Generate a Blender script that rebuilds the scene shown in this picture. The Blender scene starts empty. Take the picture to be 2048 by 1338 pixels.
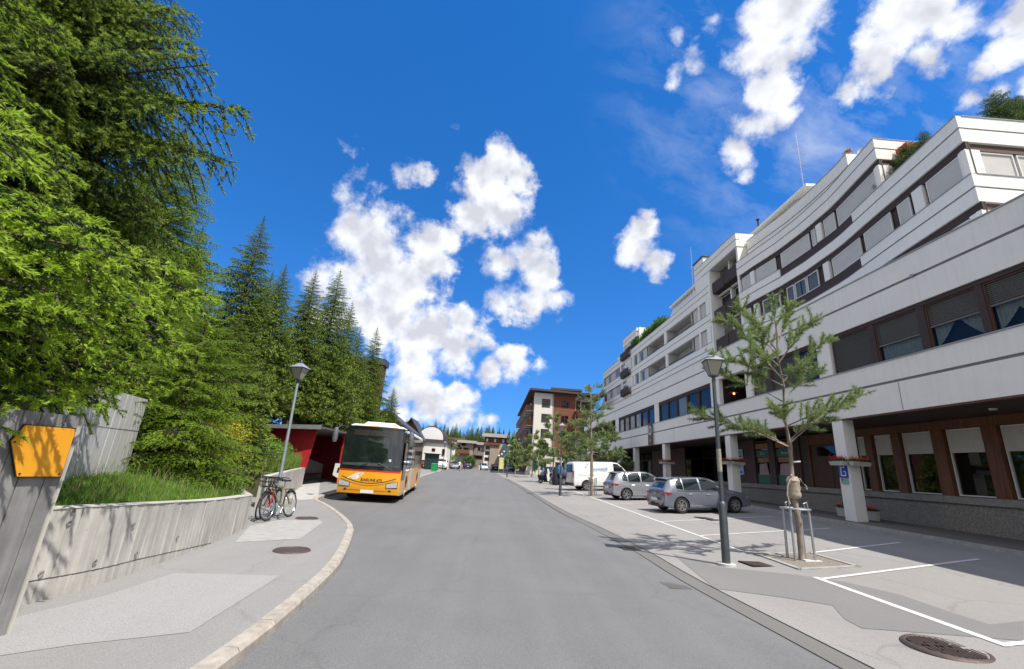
import bpy, bmesh, math, random
import numpy as np
from mathutils import Vector, Matrix
PI = math.pi
SC = bpy.context.scene
COL = SC.collection

# ------------------------------------------------------------------ camera
def _n(v):
    v = np.array(v, float); return v/np.linalg.norm(v)
FPX, CX, CY, H = 879.0, 1024.0, 669.0, 1.9
_dY = _n([985.8-CX, CY-933.4, FPX])
_r = math.radians(3.88); _u = (math.sin(_r), math.cos(_r))
_dZ = _n([_u[0], _u[1], -(_u[0]*_dY[0]+_u[1]*_dY[1])/_dY[2]])
_dX = np.cross(_dY, _dZ)
if _dX[0] < 0: _dX = -_dX
ROT = np.array([_dX, _dY, _dZ])            # rows: world axes in view axes (x right, y up, z forward)
cam_d = bpy.data.cameras.new('camera'); cam = bpy.data.objects.new('camera', cam_d); COL.objects.link(cam)
SC.camera = cam
cam_d.sensor_width = 36.0; cam_d.lens = 36.0*FPX/2048.0
cam_d.clip_start = 0.05; cam_d.clip_end = 6000
cam.matrix_world = Matrix(((ROT[0][0], ROT[0][1], -ROT[0][2], 0), (ROT[1][0], ROT[1][1], -ROT[1][2], 0),
                           (ROT[2][0], ROT[2][1], -ROT[2][2], H), (0, 0, 0, 1)))

# ------------------------------------------------------------------ sun, sky, exposure
SUNV = Vector((0.41, -0.46, 1.0)).normalized()       # towards the sun
EL = math.asin(SUNV.z); AZ = math.atan2(SUNV.x, SUNV.y)
sun_d = bpy.data.lights.new('sun', 'SUN'); sun = bpy.data.objects.new('sun', sun_d); COL.objects.link(sun)
sun_d.energy = 3.75; sun_d.angle = math.radians(0.53); sun_d.color = (1.0, 0.955, 0.88)
sun.rotation_euler = SUNV.to_track_quat('Z', 'Y').to_euler()
SC.view_settings.view_transform = 'Standard'; SC.view_settings.look = 'None'
SC.view_settings.exposure = 0.71; SC.view_settings.gamma = 1.0
SC.view_settings.use_curve_mapping = False
SC.cycles.max_bounces = 6; SC.cycles.diffuse_bounces = 3; SC.cycles.glossy_bounces = 3
SC.cycles.transparent_max_bounces = 10; SC.cycles.transmission_bounces = 4
SC.cycles.caustics_reflective = False; SC.cycles.caustics_refractive = False

def ray(px, py):
    d = ROT @ _n([px-CX, CY-py, FPX]); return d
W = bpy.data.worlds.new('World'); SC.world = W; W.use_nodes = True
nt = W.node_tree; nt.nodes.clear()
def nd(tree, t, **kw):
    n = tree.nodes.new(t)
    for k, v in kw.items(): setattr(n, k, v)
    return n
def lk(tree, a, b): tree.links.new(a, b)
def mth(tree, op, a, b=None, c=None, clamp=False):
    n = tree.nodes.new('ShaderNodeMath'); n.operation = op; n.use_clamp = clamp
    for i, v in enumerate((a, b, c)):
        if v is None: continue
        if isinstance(v, (int, float)): n.inputs[i].default_value = v
        else: tree.links.new(v, n.inputs[i])
    return n.outputs[0]
out = nd(nt, 'ShaderNodeOutputWorld'); bg = nd(nt, 'ShaderNodeBackground'); lk(nt, bg.outputs[0], out.inputs[0])
sky = nd(nt, 'ShaderNodeTexSky'); sky.sky_type = 'NISHITA'; sky.sun_disc = False
sky.sun_elevation = EL; sky.sun_rotation = AZ; sky.altitude = 1500; sky.air_density = 1.0; sky.dust_density = 0.25; sky.ozone_density = 2.2
bg.inputs[1].default_value = 0.15
tc = nd(nt, 'ShaderNodeTexCoord'); dirv = tc.outputs['Generated']
lift = nd(nt, 'ShaderNodeMapping'); lk(nt, dirv, lift.inputs[0]); lift.inputs['Scale'].default_value = (1, 1, .8); lift.inputs['Location'].default_value = (0, 0, .20)
lk(nt, lift.outputs[0], sky.inputs[0])
gm = nd(nt, 'ShaderNodeHueSaturation'); lk(nt, sky.outputs[0], gm.inputs['Color'])
gm.inputs['Saturation'].default_value = 1.36; gm.inputs['Value'].default_value = 1.04; gm.inputs['Hue'].default_value = 0.506
# cumulus clouds: round centres, edges broken into billows
def vor(v, sc, det=3.0):
    n = nd(nt, 'ShaderNodeTexVoronoi'); n.feature = 'F1'; n.inputs['Scale'].default_value = sc; n.inputs['Detail'].default_value = det; n.inputs['Roughness'].default_value = .6; n.normalize = True; lk(nt, v, n.inputs['Vector']); return n.outputs['Distance']
nz1 = nd(nt, 'ShaderNodeTexNoise'); nz1.inputs['Scale'].default_value = 11.0; nz1.inputs['Detail'].default_value = 10; nz1.inputs['Roughness'].default_value = 0.62
lk(nt, dirv, nz1.inputs['Vector'])
nz2 = nd(nt, 'ShaderNodeTexNoise'); nz2.inputs['Scale'].default_value = 7.0; nz2.inputs['Detail'].default_value = 5
lk(nt, dirv, nz2.inputs['Vector'])
sub = nd(nt, 'ShaderNodeVectorMath', operation='SUBTRACT'); lk(nt, nz2.outputs['Color'], sub.inputs[0]); sub.inputs[1].default_value = (.5, .5, .5)
scl = nd(nt, 'ShaderNodeVectorMath', operation='SCALE'); lk(nt, sub.outputs[0], scl.inputs[0]); scl.inputs['Scale'].default_value = 0.075
add = nd(nt, 'ShaderNodeVectorMath', operation='ADD'); lk(nt, dirv, add.inputs[0]); lk(nt, scl.outputs[0], add.inputs[1])
# direction columns, rows and radius of each puff, strength
BLOBS = [(965,370,95,1),(940,430,75,1),(1005,420,70,1),(985,320,55,.9),(1030,365,55,.9),(845,325,60,.6),(800,345,50,.55),(700,297,38,.5),(725,335,42,.5),(685,372,38,.45),(745,372,38,.42),(912,298,40,.5),(598,378,40,.42),
 (760,500,110,1.1),(705,470,70,1),(850,500,80,1),(820,555,85,1),(700,560,85,1),(650,560,60,.9),(890,480,50,.8),(770,590,80,1),(720,615,80,1),
 (1060,520,70,1),(1015,525,65,.95),(1085,570,70,1),(1120,600,50,.85),(1050,600,60,.8),(985,510,50,.75),(1000,608,45,.6),(1070,490,40,.7),
 (1290,455,50,1),(1280,505,60,1),(1305,530,50,.9),(1262,490,45,.8),(1295,420,35,.75),
 (760,650,90,1.05),(690,640,70,.95),(860,665,85,1.1),(920,650,60,1),(830,705,90,1.05),(910,705,70,1),(950,690,50,.8),(640,640,60,.85),
 (1030,728,58,1.05),(985,745,45,.9),(1075,735,45,.9),(830,745,55,.85),(880,742,30,.6),(905,794,42,.9),(850,782,50,.85),(800,790,55,.9),(870,825,70,.9),(800,835,60,.85),(930,838,55,.8),(980,848,40,.6),(760,740,60,.8),(745,800,60,.8),(1060,850,60,.5),
 (1480,300,55,.85),(1510,250,70,.9),(1530,190,75,.95),(1500,120,70,.8),(1560,120,80,.95),(1550,50,90,1),(1600,10,100,1),(1450,180,45,.5),(1570,230,50,.8),(1430,40,60,.5),(1380,60,45,.4),(1350,165,55,.6),(1395,130,50,.55),(1380,355,36,.45),(1490,348,30,.4),(1430,215,35,.4),
 (1740,120,95,.95),(1790,60,110,1),(1700,180,55,.7),(1840,30,110,1),(1850,130,80,.85),(1780,185,50,.6),(1900,60,80,.9),(1960,160,70,.8),(2010,120,80,.9),(2048,40,110,1),(1930,210,50,.6),(1990,200,60,.75),(2060,180,60,.8)]
BLOBS += [(-500,300,260,.9),(-900,700,300,.9),(2500,200,240,.8),(2900,700,300,.9),(1100,-500,260,.8),(300,-700,260,.7)]
mx = None
for (bx_, by_, br_, bw_) in BLOBS:
    c = ray(bx_, by_); c2 = ray(bx_+br_, by_); r = float(np.linalg.norm(c-c2))*1.15
    dn = nd(nt, 'ShaderNodeVectorMath', operation='DISTANCE'); lk(nt, add.outputs[0], dn.inputs[0]); dn.inputs[1].default_value = tuple(c)
    v = mth(nt, 'MULTIPLY_ADD', dn.outputs['Value'], -bw_/r, bw_)
    mx = v if mx is None else mth(nt, 'SMOOTH_MAX', mx, v, 0.10)
# denser cloud cover, added outside the frame to brighten the shaded sides
nz3 = nd(nt, 'ShaderNodeTexNoise'); nz3.inputs['Scale'].default_value = 2.6; nz3.inputs['Detail'].default_value = 2; lk(nt, dirv, nz3.inputs['Vector'])
fwd = nd(nt, 'ShaderNodeVectorMath', operation='DOT_PRODUCT'); lk(nt, dirv, fwd.inputs[0]); fwd.inputs[1].default_value = tuple(ROT @ np.array([0, 0, 1.0]))
back = mth(nt, 'MULTIPLY', mth(nt, 'MULTIPLY_ADD', fwd.outputs['Value'], -5.0, 2.8, clamp=True), mth(nt, 'MULTIPLY_ADD', nz3.outputs['Fac'], 7.0, -2.05))
mx = mth(nt, 'MAXIMUM', mx, mth(nt, 'MINIMUM', back, 1.2))
mxp = mth(nt, 'MAXIMUM', mx, 0.0)
va = vor(add.outputs[0], 17, 1.0)
den = mth(nt, 'MULTIPLY_ADD', mxp, 1.75, -.52)
den = mth(nt, 'ADD', den, mth(nt, 'MULTIPLY_ADD', va, -1.0, .36))
den = mth(nt, 'ADD', den, mth(nt, 'MULTIPLY_ADD', nz1.outputs['Fac'], 3.4, -1.68))
gate = mth(nt, 'MULTIPLY', mxp, 7.0, clamp=True)
mr = nd(nt, 'ShaderNodeMapRange', interpolation_type='SMOOTHSTEP'); lk(nt, mth(nt, 'MULTIPLY', den, gate), mr.inputs[0]); mr.inputs[1].default_value = 0.0
lk(nt, mth(nt, 'MULTIPLY_ADD', nz2.outputs['Fac'], 1.6, .0), mr.inputs[2])
# thin streaky veil high on the right
vc = ray(1760, 40); vd = nd(nt, 'ShaderNodeVectorMath', operation='DISTANCE'); lk(nt, add.outputs[0], vd.inputs[0]); vd.inputs[1].default_value = tuple(vc)
vmp = nd(nt, 'ShaderNodeMapping'); lk(nt, add.outputs[0], vmp.inputs[0]); vmp.inputs['Rotation'].default_value = (.3, .5, .9); vmp.inputs['Scale'].default_value = (3, 11, 5)
vn = nd(nt, 'ShaderNodeTexNoise'); vn.inputs['Scale'].default_value = 1.6; vn.inputs['Detail'].default_value = 9; vn.inputs['Roughness'].default_value = .6; lk(nt, vmp.outputs[0], vn.inputs['Vector'])
veil = mth(nt, 'MULTIPLY', mth(nt, 'MULTIPLY_ADD', vd.outputs['Value'], -2.6, 1.25, clamp=True), mth(nt, 'MULTIPLY_ADD', vn.outputs['Fac'], 3.2, -1.42, clamp=True))
cover = mth(nt, 'MAXIMUM', mr.outputs[0], mth(nt, 'MULTIPLY', veil, .5))
# each billow is brighter on the side towards the sun
off = nd(nt, 'ShaderNodeVectorMath', operation='ADD'); lk(nt, dirv, off.inputs[0]); off.inputs[1].default_value = tuple(Vector(SUNV)*.03)
def soft(v):
    n = nd(nt, 'ShaderNodeTexNoise'); n.inputs['Scale'].default_value = 13.0; n.inputs['Detail'].default_value = 3.0; n.inputs['Roughness'].default_value = .5; lk(nt, v, n.inputs['Vector']); return n.outputs['Fac']
tone = mth(nt, 'MULTIPLY_ADD', mth(nt, 'SUBTRACT', soft(dirv), soft(off.outputs[0])), 1.5, 0.93)
tone = mth(nt, 'ADD', tone, mth(nt, 'MULTIPLY', mth(nt, 'SUBTRACT', mxp, 0.45), -0.17))
tone = mth(nt, 'MAXIMUM', mth(nt, 'MINIMUM', tone, 1.0), 0.70)
cc = nd(nt, 'ShaderNodeCombineColor')
lk(nt, mth(nt, 'MULTIPLY', tone, 4.05), cc.inputs[0]); lk(nt, mth(nt, 'MULTIPLY', tone, 4.15), cc.inputs[1]); lk(nt, mth(nt, 'MULTIPLY_ADD', tone, 3.75, 0.62), cc.inputs[2])
mix = nd(nt, 'ShaderNodeMix', data_type='RGBA'); lk(nt, cover, mix.inputs[0]); lk(nt, gm.outputs[0], mix.inputs[6]); lk(nt, cc.outputs[0], mix.inputs[7])
lk(nt, mix.outputs[2], bg.inputs[0])

# ------------------------------------------------------------------ the lie of the land
X0, XB, SX, SY, YE = 3.25, 14.1, 0.055, 0.010, 110.0
def gz(x, y):
    return SX*(min(max(x, X0), XB)-X0) + SY*min(max(y, 0.0), YE)
def G(px, py, dz=0.0):
    """point of the ground seen in that direction"""
    d = ray(px, py); lo = 0; t = 0.5
    while True:
        p = np.array([0, 0, H])+d*t
        if p[2] < gz(p[0], p[1])+dz or t > 900: break
        t *= 1.02
    lo = t/1.02; hi = t
    for _ in range(40):
        m = (lo+hi)/2; p = np.array([0, 0, H])+d*m
        if p[2] < gz(p[0], p[1])+dz: hi = m
        else: lo = m
    p = np.array([0, 0, H])+d*hi; return Vector((float(p[0]), float(p[1]), float(p[2])))
def onX(px, py, x): d = ray(px, py); return Vector((x, float(d[1]*x/d[0]), float(H+d[2]*x/d[0])))
def onY(px, py, y): d = ray(px, py); return Vector((float(d[0]*y/d[1]), y, float(H+d[2]*y/d[1])))
def onZ(px, py, z): d = ray(px, py); t = (z-H)/d[2]; return Vector((float(d[0]*t), float(d[1]*t), z))
def over(g, px, py):
    """height on the vertical line through ground point g seen at that direction"""
    d = ray(px, py); return H+float(d[2])*math.hypot(g[0], g[1])/math.hypot(d[0], d[1])
def proj(p):
    c = ROT.T @ (np.array([p[0], p[1], p[2]])-np.array([0, 0, H])); return (CX+FPX*c[0]/c[2], CY-FPX*c[1]/c[2])

# ------------------------------------------------------------------ materials
MATS = {}
def mat(name, col, rough=0.6, metal=0.0, var=0.12, scale=4.0, bump=0.0, bscale=60.0, spec=0.5, col2=None, trans=0.0, coat=0.0, detail=5.0, c2amt=0.5, ior=None, emit=None, alpha=None, stretch=None):
    if name in MATS: return MATS[name]
    m = bpy.data.materials.new(name); m.use_nodes = True; t = m.node_tree; MATS[name] = m
    b = t.nodes['Principled BSDF']
    b.inputs['Roughness'].default_value = rough; b.inputs['Metallic'].default_value = metal
    b.inputs['Specular IOR Level'].default_value = spec
    if coat: b.inputs['Coat Weight'].default_value = coat; b.inputs['Coat Roughness'].default_value = 0.05
    if ior: b.inputs['IOR'].default_value = ior
    if alpha is not None: b.inputs['Alpha'].default_value = alpha
    tcn = nd(t, 'ShaderNodeTexCoord'); vec = tcn.outputs['Object']
    if stretch:
        mp = nd(t, 'ShaderNodeMapping'); lk(t, vec, mp.inputs[0]); mp.inputs['Scale'].default_value = stretch; vec = mp.outputs[0]
    if var > 0 or col2:
        n1 = nd(t, 'ShaderNodeTexNoise'); n1.inputs['Scale'].default_value = scale; n1.inputs['Detail'].default_value = detail; n1.inputs['Roughness'].default_value = 0.6
        lk(t, vec, n1.inputs['Vector'])
        mxn = nd(t, 'ShaderNodeMix', data_type='RGBA')
        mr_ = nd(t, 'ShaderNodeMapRange'); lk(t, n1.outputs['Fac'], mr_.inputs[0]); mr_.inputs[1].default_value = 0.5-c2amt*0.5+0.12; mr_.inputs[2].default_value = 0.5+c2amt*0.5-0.12+0.01
        if c2amt == 0.5: mr_.inputs[1].default_value = .3; mr_.inputs[2].default_value = .7
        lk(t, mr_.outputs[0], mxn.inputs[0])
        a = tuple(c*(1-var) for c in col[:3]); bb = col2 if col2 else tuple(min(1, c*(1+var)) for c in col[:3])
        mxn.inputs[6].default_value = (*a, 1); mxn.inputs[7].default_value = (*bb, 1)
        lk(t, mxn.outputs[2], b.inputs['Base Color'])
    else:
        b.inputs['Base Color'].default_value = (*col[:3], 1)
    if bump > 0:
        n2 = nd(t, 'ShaderNodeTexNoise'); n2.inputs['Scale'].default_value = bscale; n2.inputs['Detail'].default_value = 4; lk(t, vec, n2.inputs['Vector'])
        bp = nd(t, 'ShaderNodeBump'); bp.inputs['Strength'].default_value = bump; bp.inputs['Distance'].default_value = 0.01
        lk(t, n2.outputs['Fac'], bp.inputs['Height']); lk(t, bp.outputs[0], b.inputs['Normal'])
    if emit: b.inputs['Emission Color'].default_value = (*emit, 1); b.inputs['Emission Strength'].default_value = 1.0
    if trans > 0:
        tr = nd(t, 'ShaderNodeBsdfTranslucent'); ms = nd(t, 'ShaderNodeMixShader'); ms.inputs[0].default_value = trans
        tr.inputs[0].default_value = (*[min(1, c*1.5) for c in col[:3]], 1)
        o = t.nodes['Material Output']; lk(t, b.outputs[0], ms.inputs[1]); lk(t, tr.outputs[0], ms.inputs[2]); lk(t, ms.outputs[0], o.inputs[0])
    return m

# ------------------------------------------------------------------ mesh building
class MB:
    def __init__(s): s.v = []; s.f = []; s.m = []
    def quad(s, a, b, c, d, mi=0):
        i = len(s.v); s.v += [tuple(a), tuple(b), tuple(c), tuple(d)]; s.f.append((i, i+1, i+2, i+3)); s.m.append(mi); return s
    def poly(s, pts, mi=0):
        i = len(s.v); s.v += [tuple(p) for p in pts]; s.f.append(tuple(range(i, i+len(pts)))); s.m.append(mi); return s
    def hexa(s, p, mi=0):
        """8 points: bottom ring 0-3 then top ring 4-7"""
        i = len(s.v); s.v += [tuple(q) for q in p]
        for q in ((0,3,2,1),(4,5,6,7),(0,1,5,4),(1,2,6,5),(2,3,7,6),(3,0,4,7)): s.f.append(tuple(i+k for k in q)); s.m.append(mi)
        return s
    def box(s, x0, x1, y0, y1, z0, z1, mi=0):
        return s.hexa([(x0,y0,z0),(x1,y0,z0),(x1,y1,z0),(x0,y1,z0),(x0,y0,z1),(x1,y0,z1),(x1,y1,z1),(x0,y1,z1)], mi)
    def tube(s, a, b, r0, r1=None, n=8, mi=0, caps=True):
        r1 = r0 if r1 is None else r1
        a = Vector(a); b = Vector(b); d = (b-a)
        if d.length < 1e-6: return s
        q = d.to_track_quat('Z', 'Y'); i = len(s.v)
        for k in range(n):
            w = q @ Vector((math.cos(2*PI*k/n), math.sin(2*PI*k/n), 0)); s.v.append(tuple(a+w*r0)); s.v.append(tuple(b+w*r1))
        for k in range(n):
            j = (k+1) % n; s.f.append((i+2*k, i+2*j, i+2*j+1, i+2*k+1)); s.m.append(mi)
        if caps:
            s.f.append(tuple(i+2*k for k in range(n))[::-1]); s.m.append(mi); s.f.append(tuple(i+2*k+1 for k in range(n))); s.m.append(mi)
        return s
    def path(s, pts, rs, n=8, mi=0):
        """one tube through many points with shared rings"""
        pts = [Vector(p) for p in pts]; i = len(s.v); K = len(pts)
        if isinstance(rs, (int, float)): rs = [rs]*K
        for j, p in enumerate(pts):
            d = (pts[min(j+1, K-1)]-pts[max(j-1, 0)]); q = d.to_track_quat('Z', 'Y')
            for k in range(n): s.v.append(tuple(p+q @ Vector((math.cos(2*PI*k/n), math.sin(2*PI*k/n), 0))*rs[j]))
        # keep rings aligned: re-match start vertex
        for j in range(1, K):
            base = i+(j-1)*n; cur = i+j*n; ring = s.v[cur:cur+n]; best = min(range(n), key=lambda o: (Vector(ring[o])-Vector(s.v[base])).length)
            # direction check
            o2 = (best+1) % n; o3 = (best-1) % n
            if (Vector(ring[o2])-Vector(s.v[base+1])).length <= (Vector(ring[o3])-Vector(s.v[base+1])).length: ring = [ring[(best+k) % n] for k in range(n)]
            else: ring = [ring[(best-k) % n] for k in range(n)]
            s.v[cur:cur+n] = ring
        for j in range(K-1):
            for k in range(n):
                a = i+j*n+k; b = i+j*n+(k+1) % n; s.f.append((a, b, b+n, a+n)); s.m.append(mi)
        s.f.append(tuple(i+k for k in range(n))[::-1]); s.m.append(mi); s.f.append(tuple(i+(K-1)*n+k for k in range(n))); s.m.append(mi)
        return s
    def lathe(s, prof, n=16, c=(0,0,0), mi=0, axis='z'):
        i = len(s.v)
        for (r, z) in prof:
            for k in range(n):
                a = 2*PI*k/n
                if axis == 'z': s.v.append((c[0]+r*math.cos(a), c[1]+r*math.sin(a), c[2]+z))
                else: s.v.append((c[0]+r*math.cos(a), c[1]+z, c[2]+r*math.sin(a)))
        for j in range(len(prof)-1):
            for k in range(n):
                a = i+j*n+k; b = i+j*n+(k+1) % n; s.f.append((a, b, b+n, a+n)); s.m.append(mi)
        return s
    def prism(s, pts, ext, mi=0):
        """polygon pts (3d) extruded by vector ext"""
        e = Vector(ext); n = len(pts); i = len(s.v); s.v += [tuple(p) for p in pts]; s.v += [tuple(Vector(p)+e) for p in pts]
        s.f.append(tuple(range(i, i+n))[::-1]); s.m.append(mi); s.f.append(tuple(range(i+n, i+2*n))); s.m.append(mi)
        for k in range(n):
            j = (k+1) % n; s.f.append((i+k, i+j, i+n+j, i+n+k)); s.m.append(mi)
        return s
    def torus(s, c, axis, R, r, n=24, k=6, mi=0):
        q = Vector(axis).to_track_quat('Z', 'Y'); c = Vector(c); i = len(s.v)
        for a in range(n):
            A = 2*PI*a/n
            for b in range(k):
                B = 2*PI*b/k; s.v.append(tuple(c+q @ Vector(((R+r*math.cos(B))*math.cos(A), (R+r*math.cos(B))*math.sin(A), r*math.sin(B)))))
        for a in range(n):
            for b in range(k):
                s.f.append((i+a*k+b, i+((a+1) % n)*k+b, i+((a+1) % n)*k+(b+1) % k, i+a*k+(b+1) % k)); s.m.append(mi)
        return s
    def build(s, name, mats, parent=None, smooth=False, base=None, fixn=True):
        me = bpy.data.meshes.new(name)
        v = s.v
        if base is not None: v = [(p[0]-base[0], p[1]-base[1], p[2]-base[2]) for p in v]
        me.from_pydata(v, [], s.f)
        if not isinstance(mats, (list, tuple)): mats = [mats]
        for mm in mats: me.materials.append(mm)
        if len(mats) > 1: me.polygons.foreach_set('material_index', s.m)
        if fixn:
            bm = bmesh.new(); bm.from_mesh(me); bmesh.ops.recalc_face_normals(bm, faces=bm.faces); bm.to_mesh(me); bm.free()
        if smooth:
            me.polygons.foreach_set('use_smooth', [True]*len(me.polygons))
            try: me.set_sharp_from_angle(angle=math.radians(38))
            except Exception: pass
        me.update()
        o = bpy.data.objects.new(name, me); COL.objects.link(o)
        if parent: o.parent = parent
        return o
def inst(name, me, parent=None, loc=(0,0,0), rot=(0,0,0), scale=(1,1,1)):
    o = bpy.data.objects.new(name, me); COL.objects.link(o); o.location = loc; o.rotation_euler = rot; o.scale = scale
    if parent: o.parent = parent
    return o
def tag(o, label=None, cat=None, group=None, kind=None):
    if label: o['label'] = label
    if cat: o['category'] = cat
    if group: o['group'] = group
    if kind: o['kind'] = kind
    return o
def thing(name, loc, label, cat, group=None, rz=0.0):
    o = bpy.data.objects.new(name, None); COL.objects.link(o); o.location = loc; o.rotation_euler = (0, 0, rz)
    o.empty_display_size = 0.2
    return tag(o, label, cat, group)
def kids(o): return [c for c in bpy.data.objects if c.parent == o]
def copy_thing(src, loc, rz=None, label=None, group=None, scale=None):
    table = {}
    for c in bpy.data.objects: table.setdefault(c.parent, []).append(c)
    r = src.copy(); COL.objects.link(r); r.location = loc
    if rz is not None: r.rotation_euler = (0, 0, rz)
    if scale: r.scale = scale
    if label: r['label'] = label
    if group: r['group'] = group
    def rec(a, b):
        for ch in table.get(a, []):
            c = ch.copy(); COL.objects.link(c); c.parent = b; rec(ch, c)
    rec(src, r); return r
def sheet(name, poly, dz, m, kind='structure', fine=None):
    """flat outline (x, y) laid on the ground dz above it, cut where the ground folds"""
    bm = bmesh.new(); bm.faces.new([bm.verts.new((p[0], p[1], 0)) for p in poly])
    for (ax, v) in ((0, X0), (0, XB), (1, 0.0), (1, YE)):
        no = (1, 0, 0) if ax == 0 else (0, 1, 0); co = (v, 0, 0) if ax == 0 else (0, v, 0)
        bmesh.ops.bisect_plane(bm, geom=bm.verts[:]+bm.edges[:]+bm.faces[:], plane_co=co, plane_no=no)
    bmesh.ops.triangulate(bm, faces=bm.faces[:])
    for v in bm.verts: v.co.z = gz(v.co.x, v.co.y)+dz
    bmesh.ops.recalc_face_normals(bm, faces=bm.faces)
    for f in bm.faces:
        if f.normal.z < 0: f.normal_flip()
    me = bpy.data.meshes.new(name); bm.to_mesh(me); bm.free(); me.materials.append(m)
    o = bpy.data.objects.new(name, me); COL.objects.link(o); o['kind'] = kind; return o
def text_mesh(name, txt, size, m, parent, mw, align='CENTER', depth=0.003, xscale=1.0):
    cu = bpy.data.curves.new(name, 'FONT'); cu.body = txt; cu.size = size; cu.extrude = depth; cu.align_x = align; cu.align_y = 'CENTER'
    to = bpy.data.objects.new(name, cu); COL.objects.link(to)
    dg = bpy.context.evaluated_depsgraph_get(); me = bpy.data.meshes.new_from_object(to.evaluated_get(dg))
    bpy.data.objects.remove(to); bpy.data.curves.remove(cu)
    me.materials.clear(); me.materials.append(m); me.name = name
    me.transform(mw @ Matrix.Diagonal((xscale, 1, 1, 1)))
    o = bpy.data.objects.new(name, me); COL.objects.link(o)
    if parent: o.parent = parent
    return o
# ------------------------------------------------------------------ surface materials
def asphalt(name, col, speck, patch=0.15, crack=0.0):
    m = bpy.data.materials.new(name); m.use_nodes = True; t = m.node_tree; b = t.nodes['Principled BSDF']
    tcn = nd(t, 'ShaderNodeTexCoord'); vec = tcn.outputs['Object']
    n1 = nd(t, 'ShaderNodeTexNoise'); n1.inputs['Scale'].default_value = 0.35; n1.inputs['Detail'].default_value = 8; n1.inputs['Roughness'].default_value = .65; lk(t, vec, n1.inputs['Vector'])
    n2 = nd(t, 'ShaderNodeTexNoise'); n2.inputs['Scale'].default_value = 70; n2.inputs['Detail'].default_value = 3; n2.inputs['Roughness'].default_value = .7; lk(t, vec, n2.inputs['Vector'])
    vo = nd(t, 'ShaderNodeTexVoronoi'); vo.inputs['Scale'].default_value = 95; lk(t, vec, vo.inputs['Vector'])
    mp = nd(t, 'ShaderNodeMapping'); lk(t, vec, mp.inputs[0]); mp.inputs['Scale'].default_value = (2.2, .06, 1)
    n3 = nd(t, 'ShaderNodeTexNoise'); n3.inputs['Scale'].default_value = 0.9; n3.inputs['Detail'].default_value = 4; lk(t, mp.outputs[0], n3.inputs['Vector'])
    f = mth(t, 'MULTIPLY_ADD', n1.outputs['Fac'], patch*2, 1-patch)
    f = mth(t, 'MULTIPLY', f, mth(t, 'MULTIPLY_ADD', n3.outputs['Fac'], patch*1.3, 1-patch*.65))
    g = mth(t, 'MULTIPLY_ADD', n2.outputs['Fac'], speck*2, 1-speck)
    g2 = mth(t, 'MULTIPLY_ADD', vo.outputs['Distance'], -speck*1.2, 1+speck*.4)
    k = mth(t, 'MULTIPLY', f, mth(t, 'MULTIPLY', g, g2))
    if crack:
        v2 = nd(t, 'ShaderNodeTexVoronoi'); v2.feature = 'DISTANCE_TO_EDGE'; v2.inputs['Scale'].default_value = 0.22
        ns = nd(t, 'ShaderNodeTexNoise'); ns.inputs['Scale'].default_value = 1.2; ns.inputs['Detail'].default_value = 6; lk(t, vec, ns.inputs['Vector'])
        av = nd(t, 'ShaderNodeVectorMath', operation='ADD'); lk(t, vec, av.inputs[0]); lk(t, ns.outputs['Color'], av.inputs[1]); lk(t, av.outputs[0], v2.inputs['Vector'])
        cr = mth(t, 'MULTIPLY_ADD', mth(t, 'MULTIPLY', v2.outputs['Distance'], 120, clamp=True), crack, 1-crack); k = mth(t, 'MULTIPLY', k, cr)
    vs = nd(t, 'ShaderNodeVectorMath', operation='SCALE'); vs.inputs[0].default_value = col; lk(t, k, vs.inputs['Scale']); lk(t, vs.outputs[0], b.inputs['Base Color'])
    b.inputs['Roughness'].default_value = 0.86; b.inputs['Specular IOR Level'].default_value = 0.35
    bp = nd(t, 'ShaderNodeBump'); bp.inputs['Strength'].default_value = 0.35; bp.inputs['Distance'].default_value = 0.006; lk(t, vo.outputs['Distance'], bp.inputs['Height']); lk(t, bp.outputs[0], b.inputs['Normal'])
    MATS[name] = m; return m
M_road = asphalt('road_asphalt', (0.178, 0.178, 0.180), .45, .24, crack=.10)
M_park = asphalt('parking_asphalt', (0.295, 0.28, 0.268), .34, .16, crack=.20)
M_patch = asphalt('asphalt_patch', (0.205, 0.20, 0.195), .24, .10)
M_gut = asphalt('gutter_asphalt', (0.17, 0.165, 0.155), .26, .15)
M_side = asphalt('sidewalk_asphalt', (0.275, 0.268, 0.262), .34, .16, crack=.10)
M_light = asphalt('sidewalk_pale', (0.33, 0.325, 0.32), .34, .12)
M_walk = asphalt('arcade_paving', (0.16, 0.145, 0.13), .25, .2)
M_far = mat('far_ground', (0.10, 0.12, 0.06), .9, col2=(0.16, 0.15, 0.10), scale=.2)
M_line = mat('road_paint', (0.78, 0.78, 0.76), .6, var=.1, scale=14, col2=(0.55, 0.54, 0.52))
M_kerb = mat('granite_kerb', (0.33, 0.285, 0.24), .8, col2=(0.47, 0.43, 0.38), scale=7, bump=.4, bscale=90)
M_kerb2 = mat('concrete_kerb', (0.33, 0.32, 0.30), .85, var=.2, scale=6, bump=.3)
M_soil = mat('soil', (0.15, 0.12, 0.095), .95, col2=(0.30, 0.27, 0.23), scale=16, bump=.8, bscale=40)
M_iron = mat('cast_iron', (0.095, 0.068, 0.060), .6, metal=.3, var=.25, scale=14, bump=.3)
M_ironD = mat('iron_dark', (0.010, 0.008, 0.007), .9, var=.2, spec=.08)
M_turf = mat('turf', (0.07, 0.13, 0.025), .95, col2=(0.12, 0.15, 0.05), scale=3, bump=.6, bscale=20)

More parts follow.
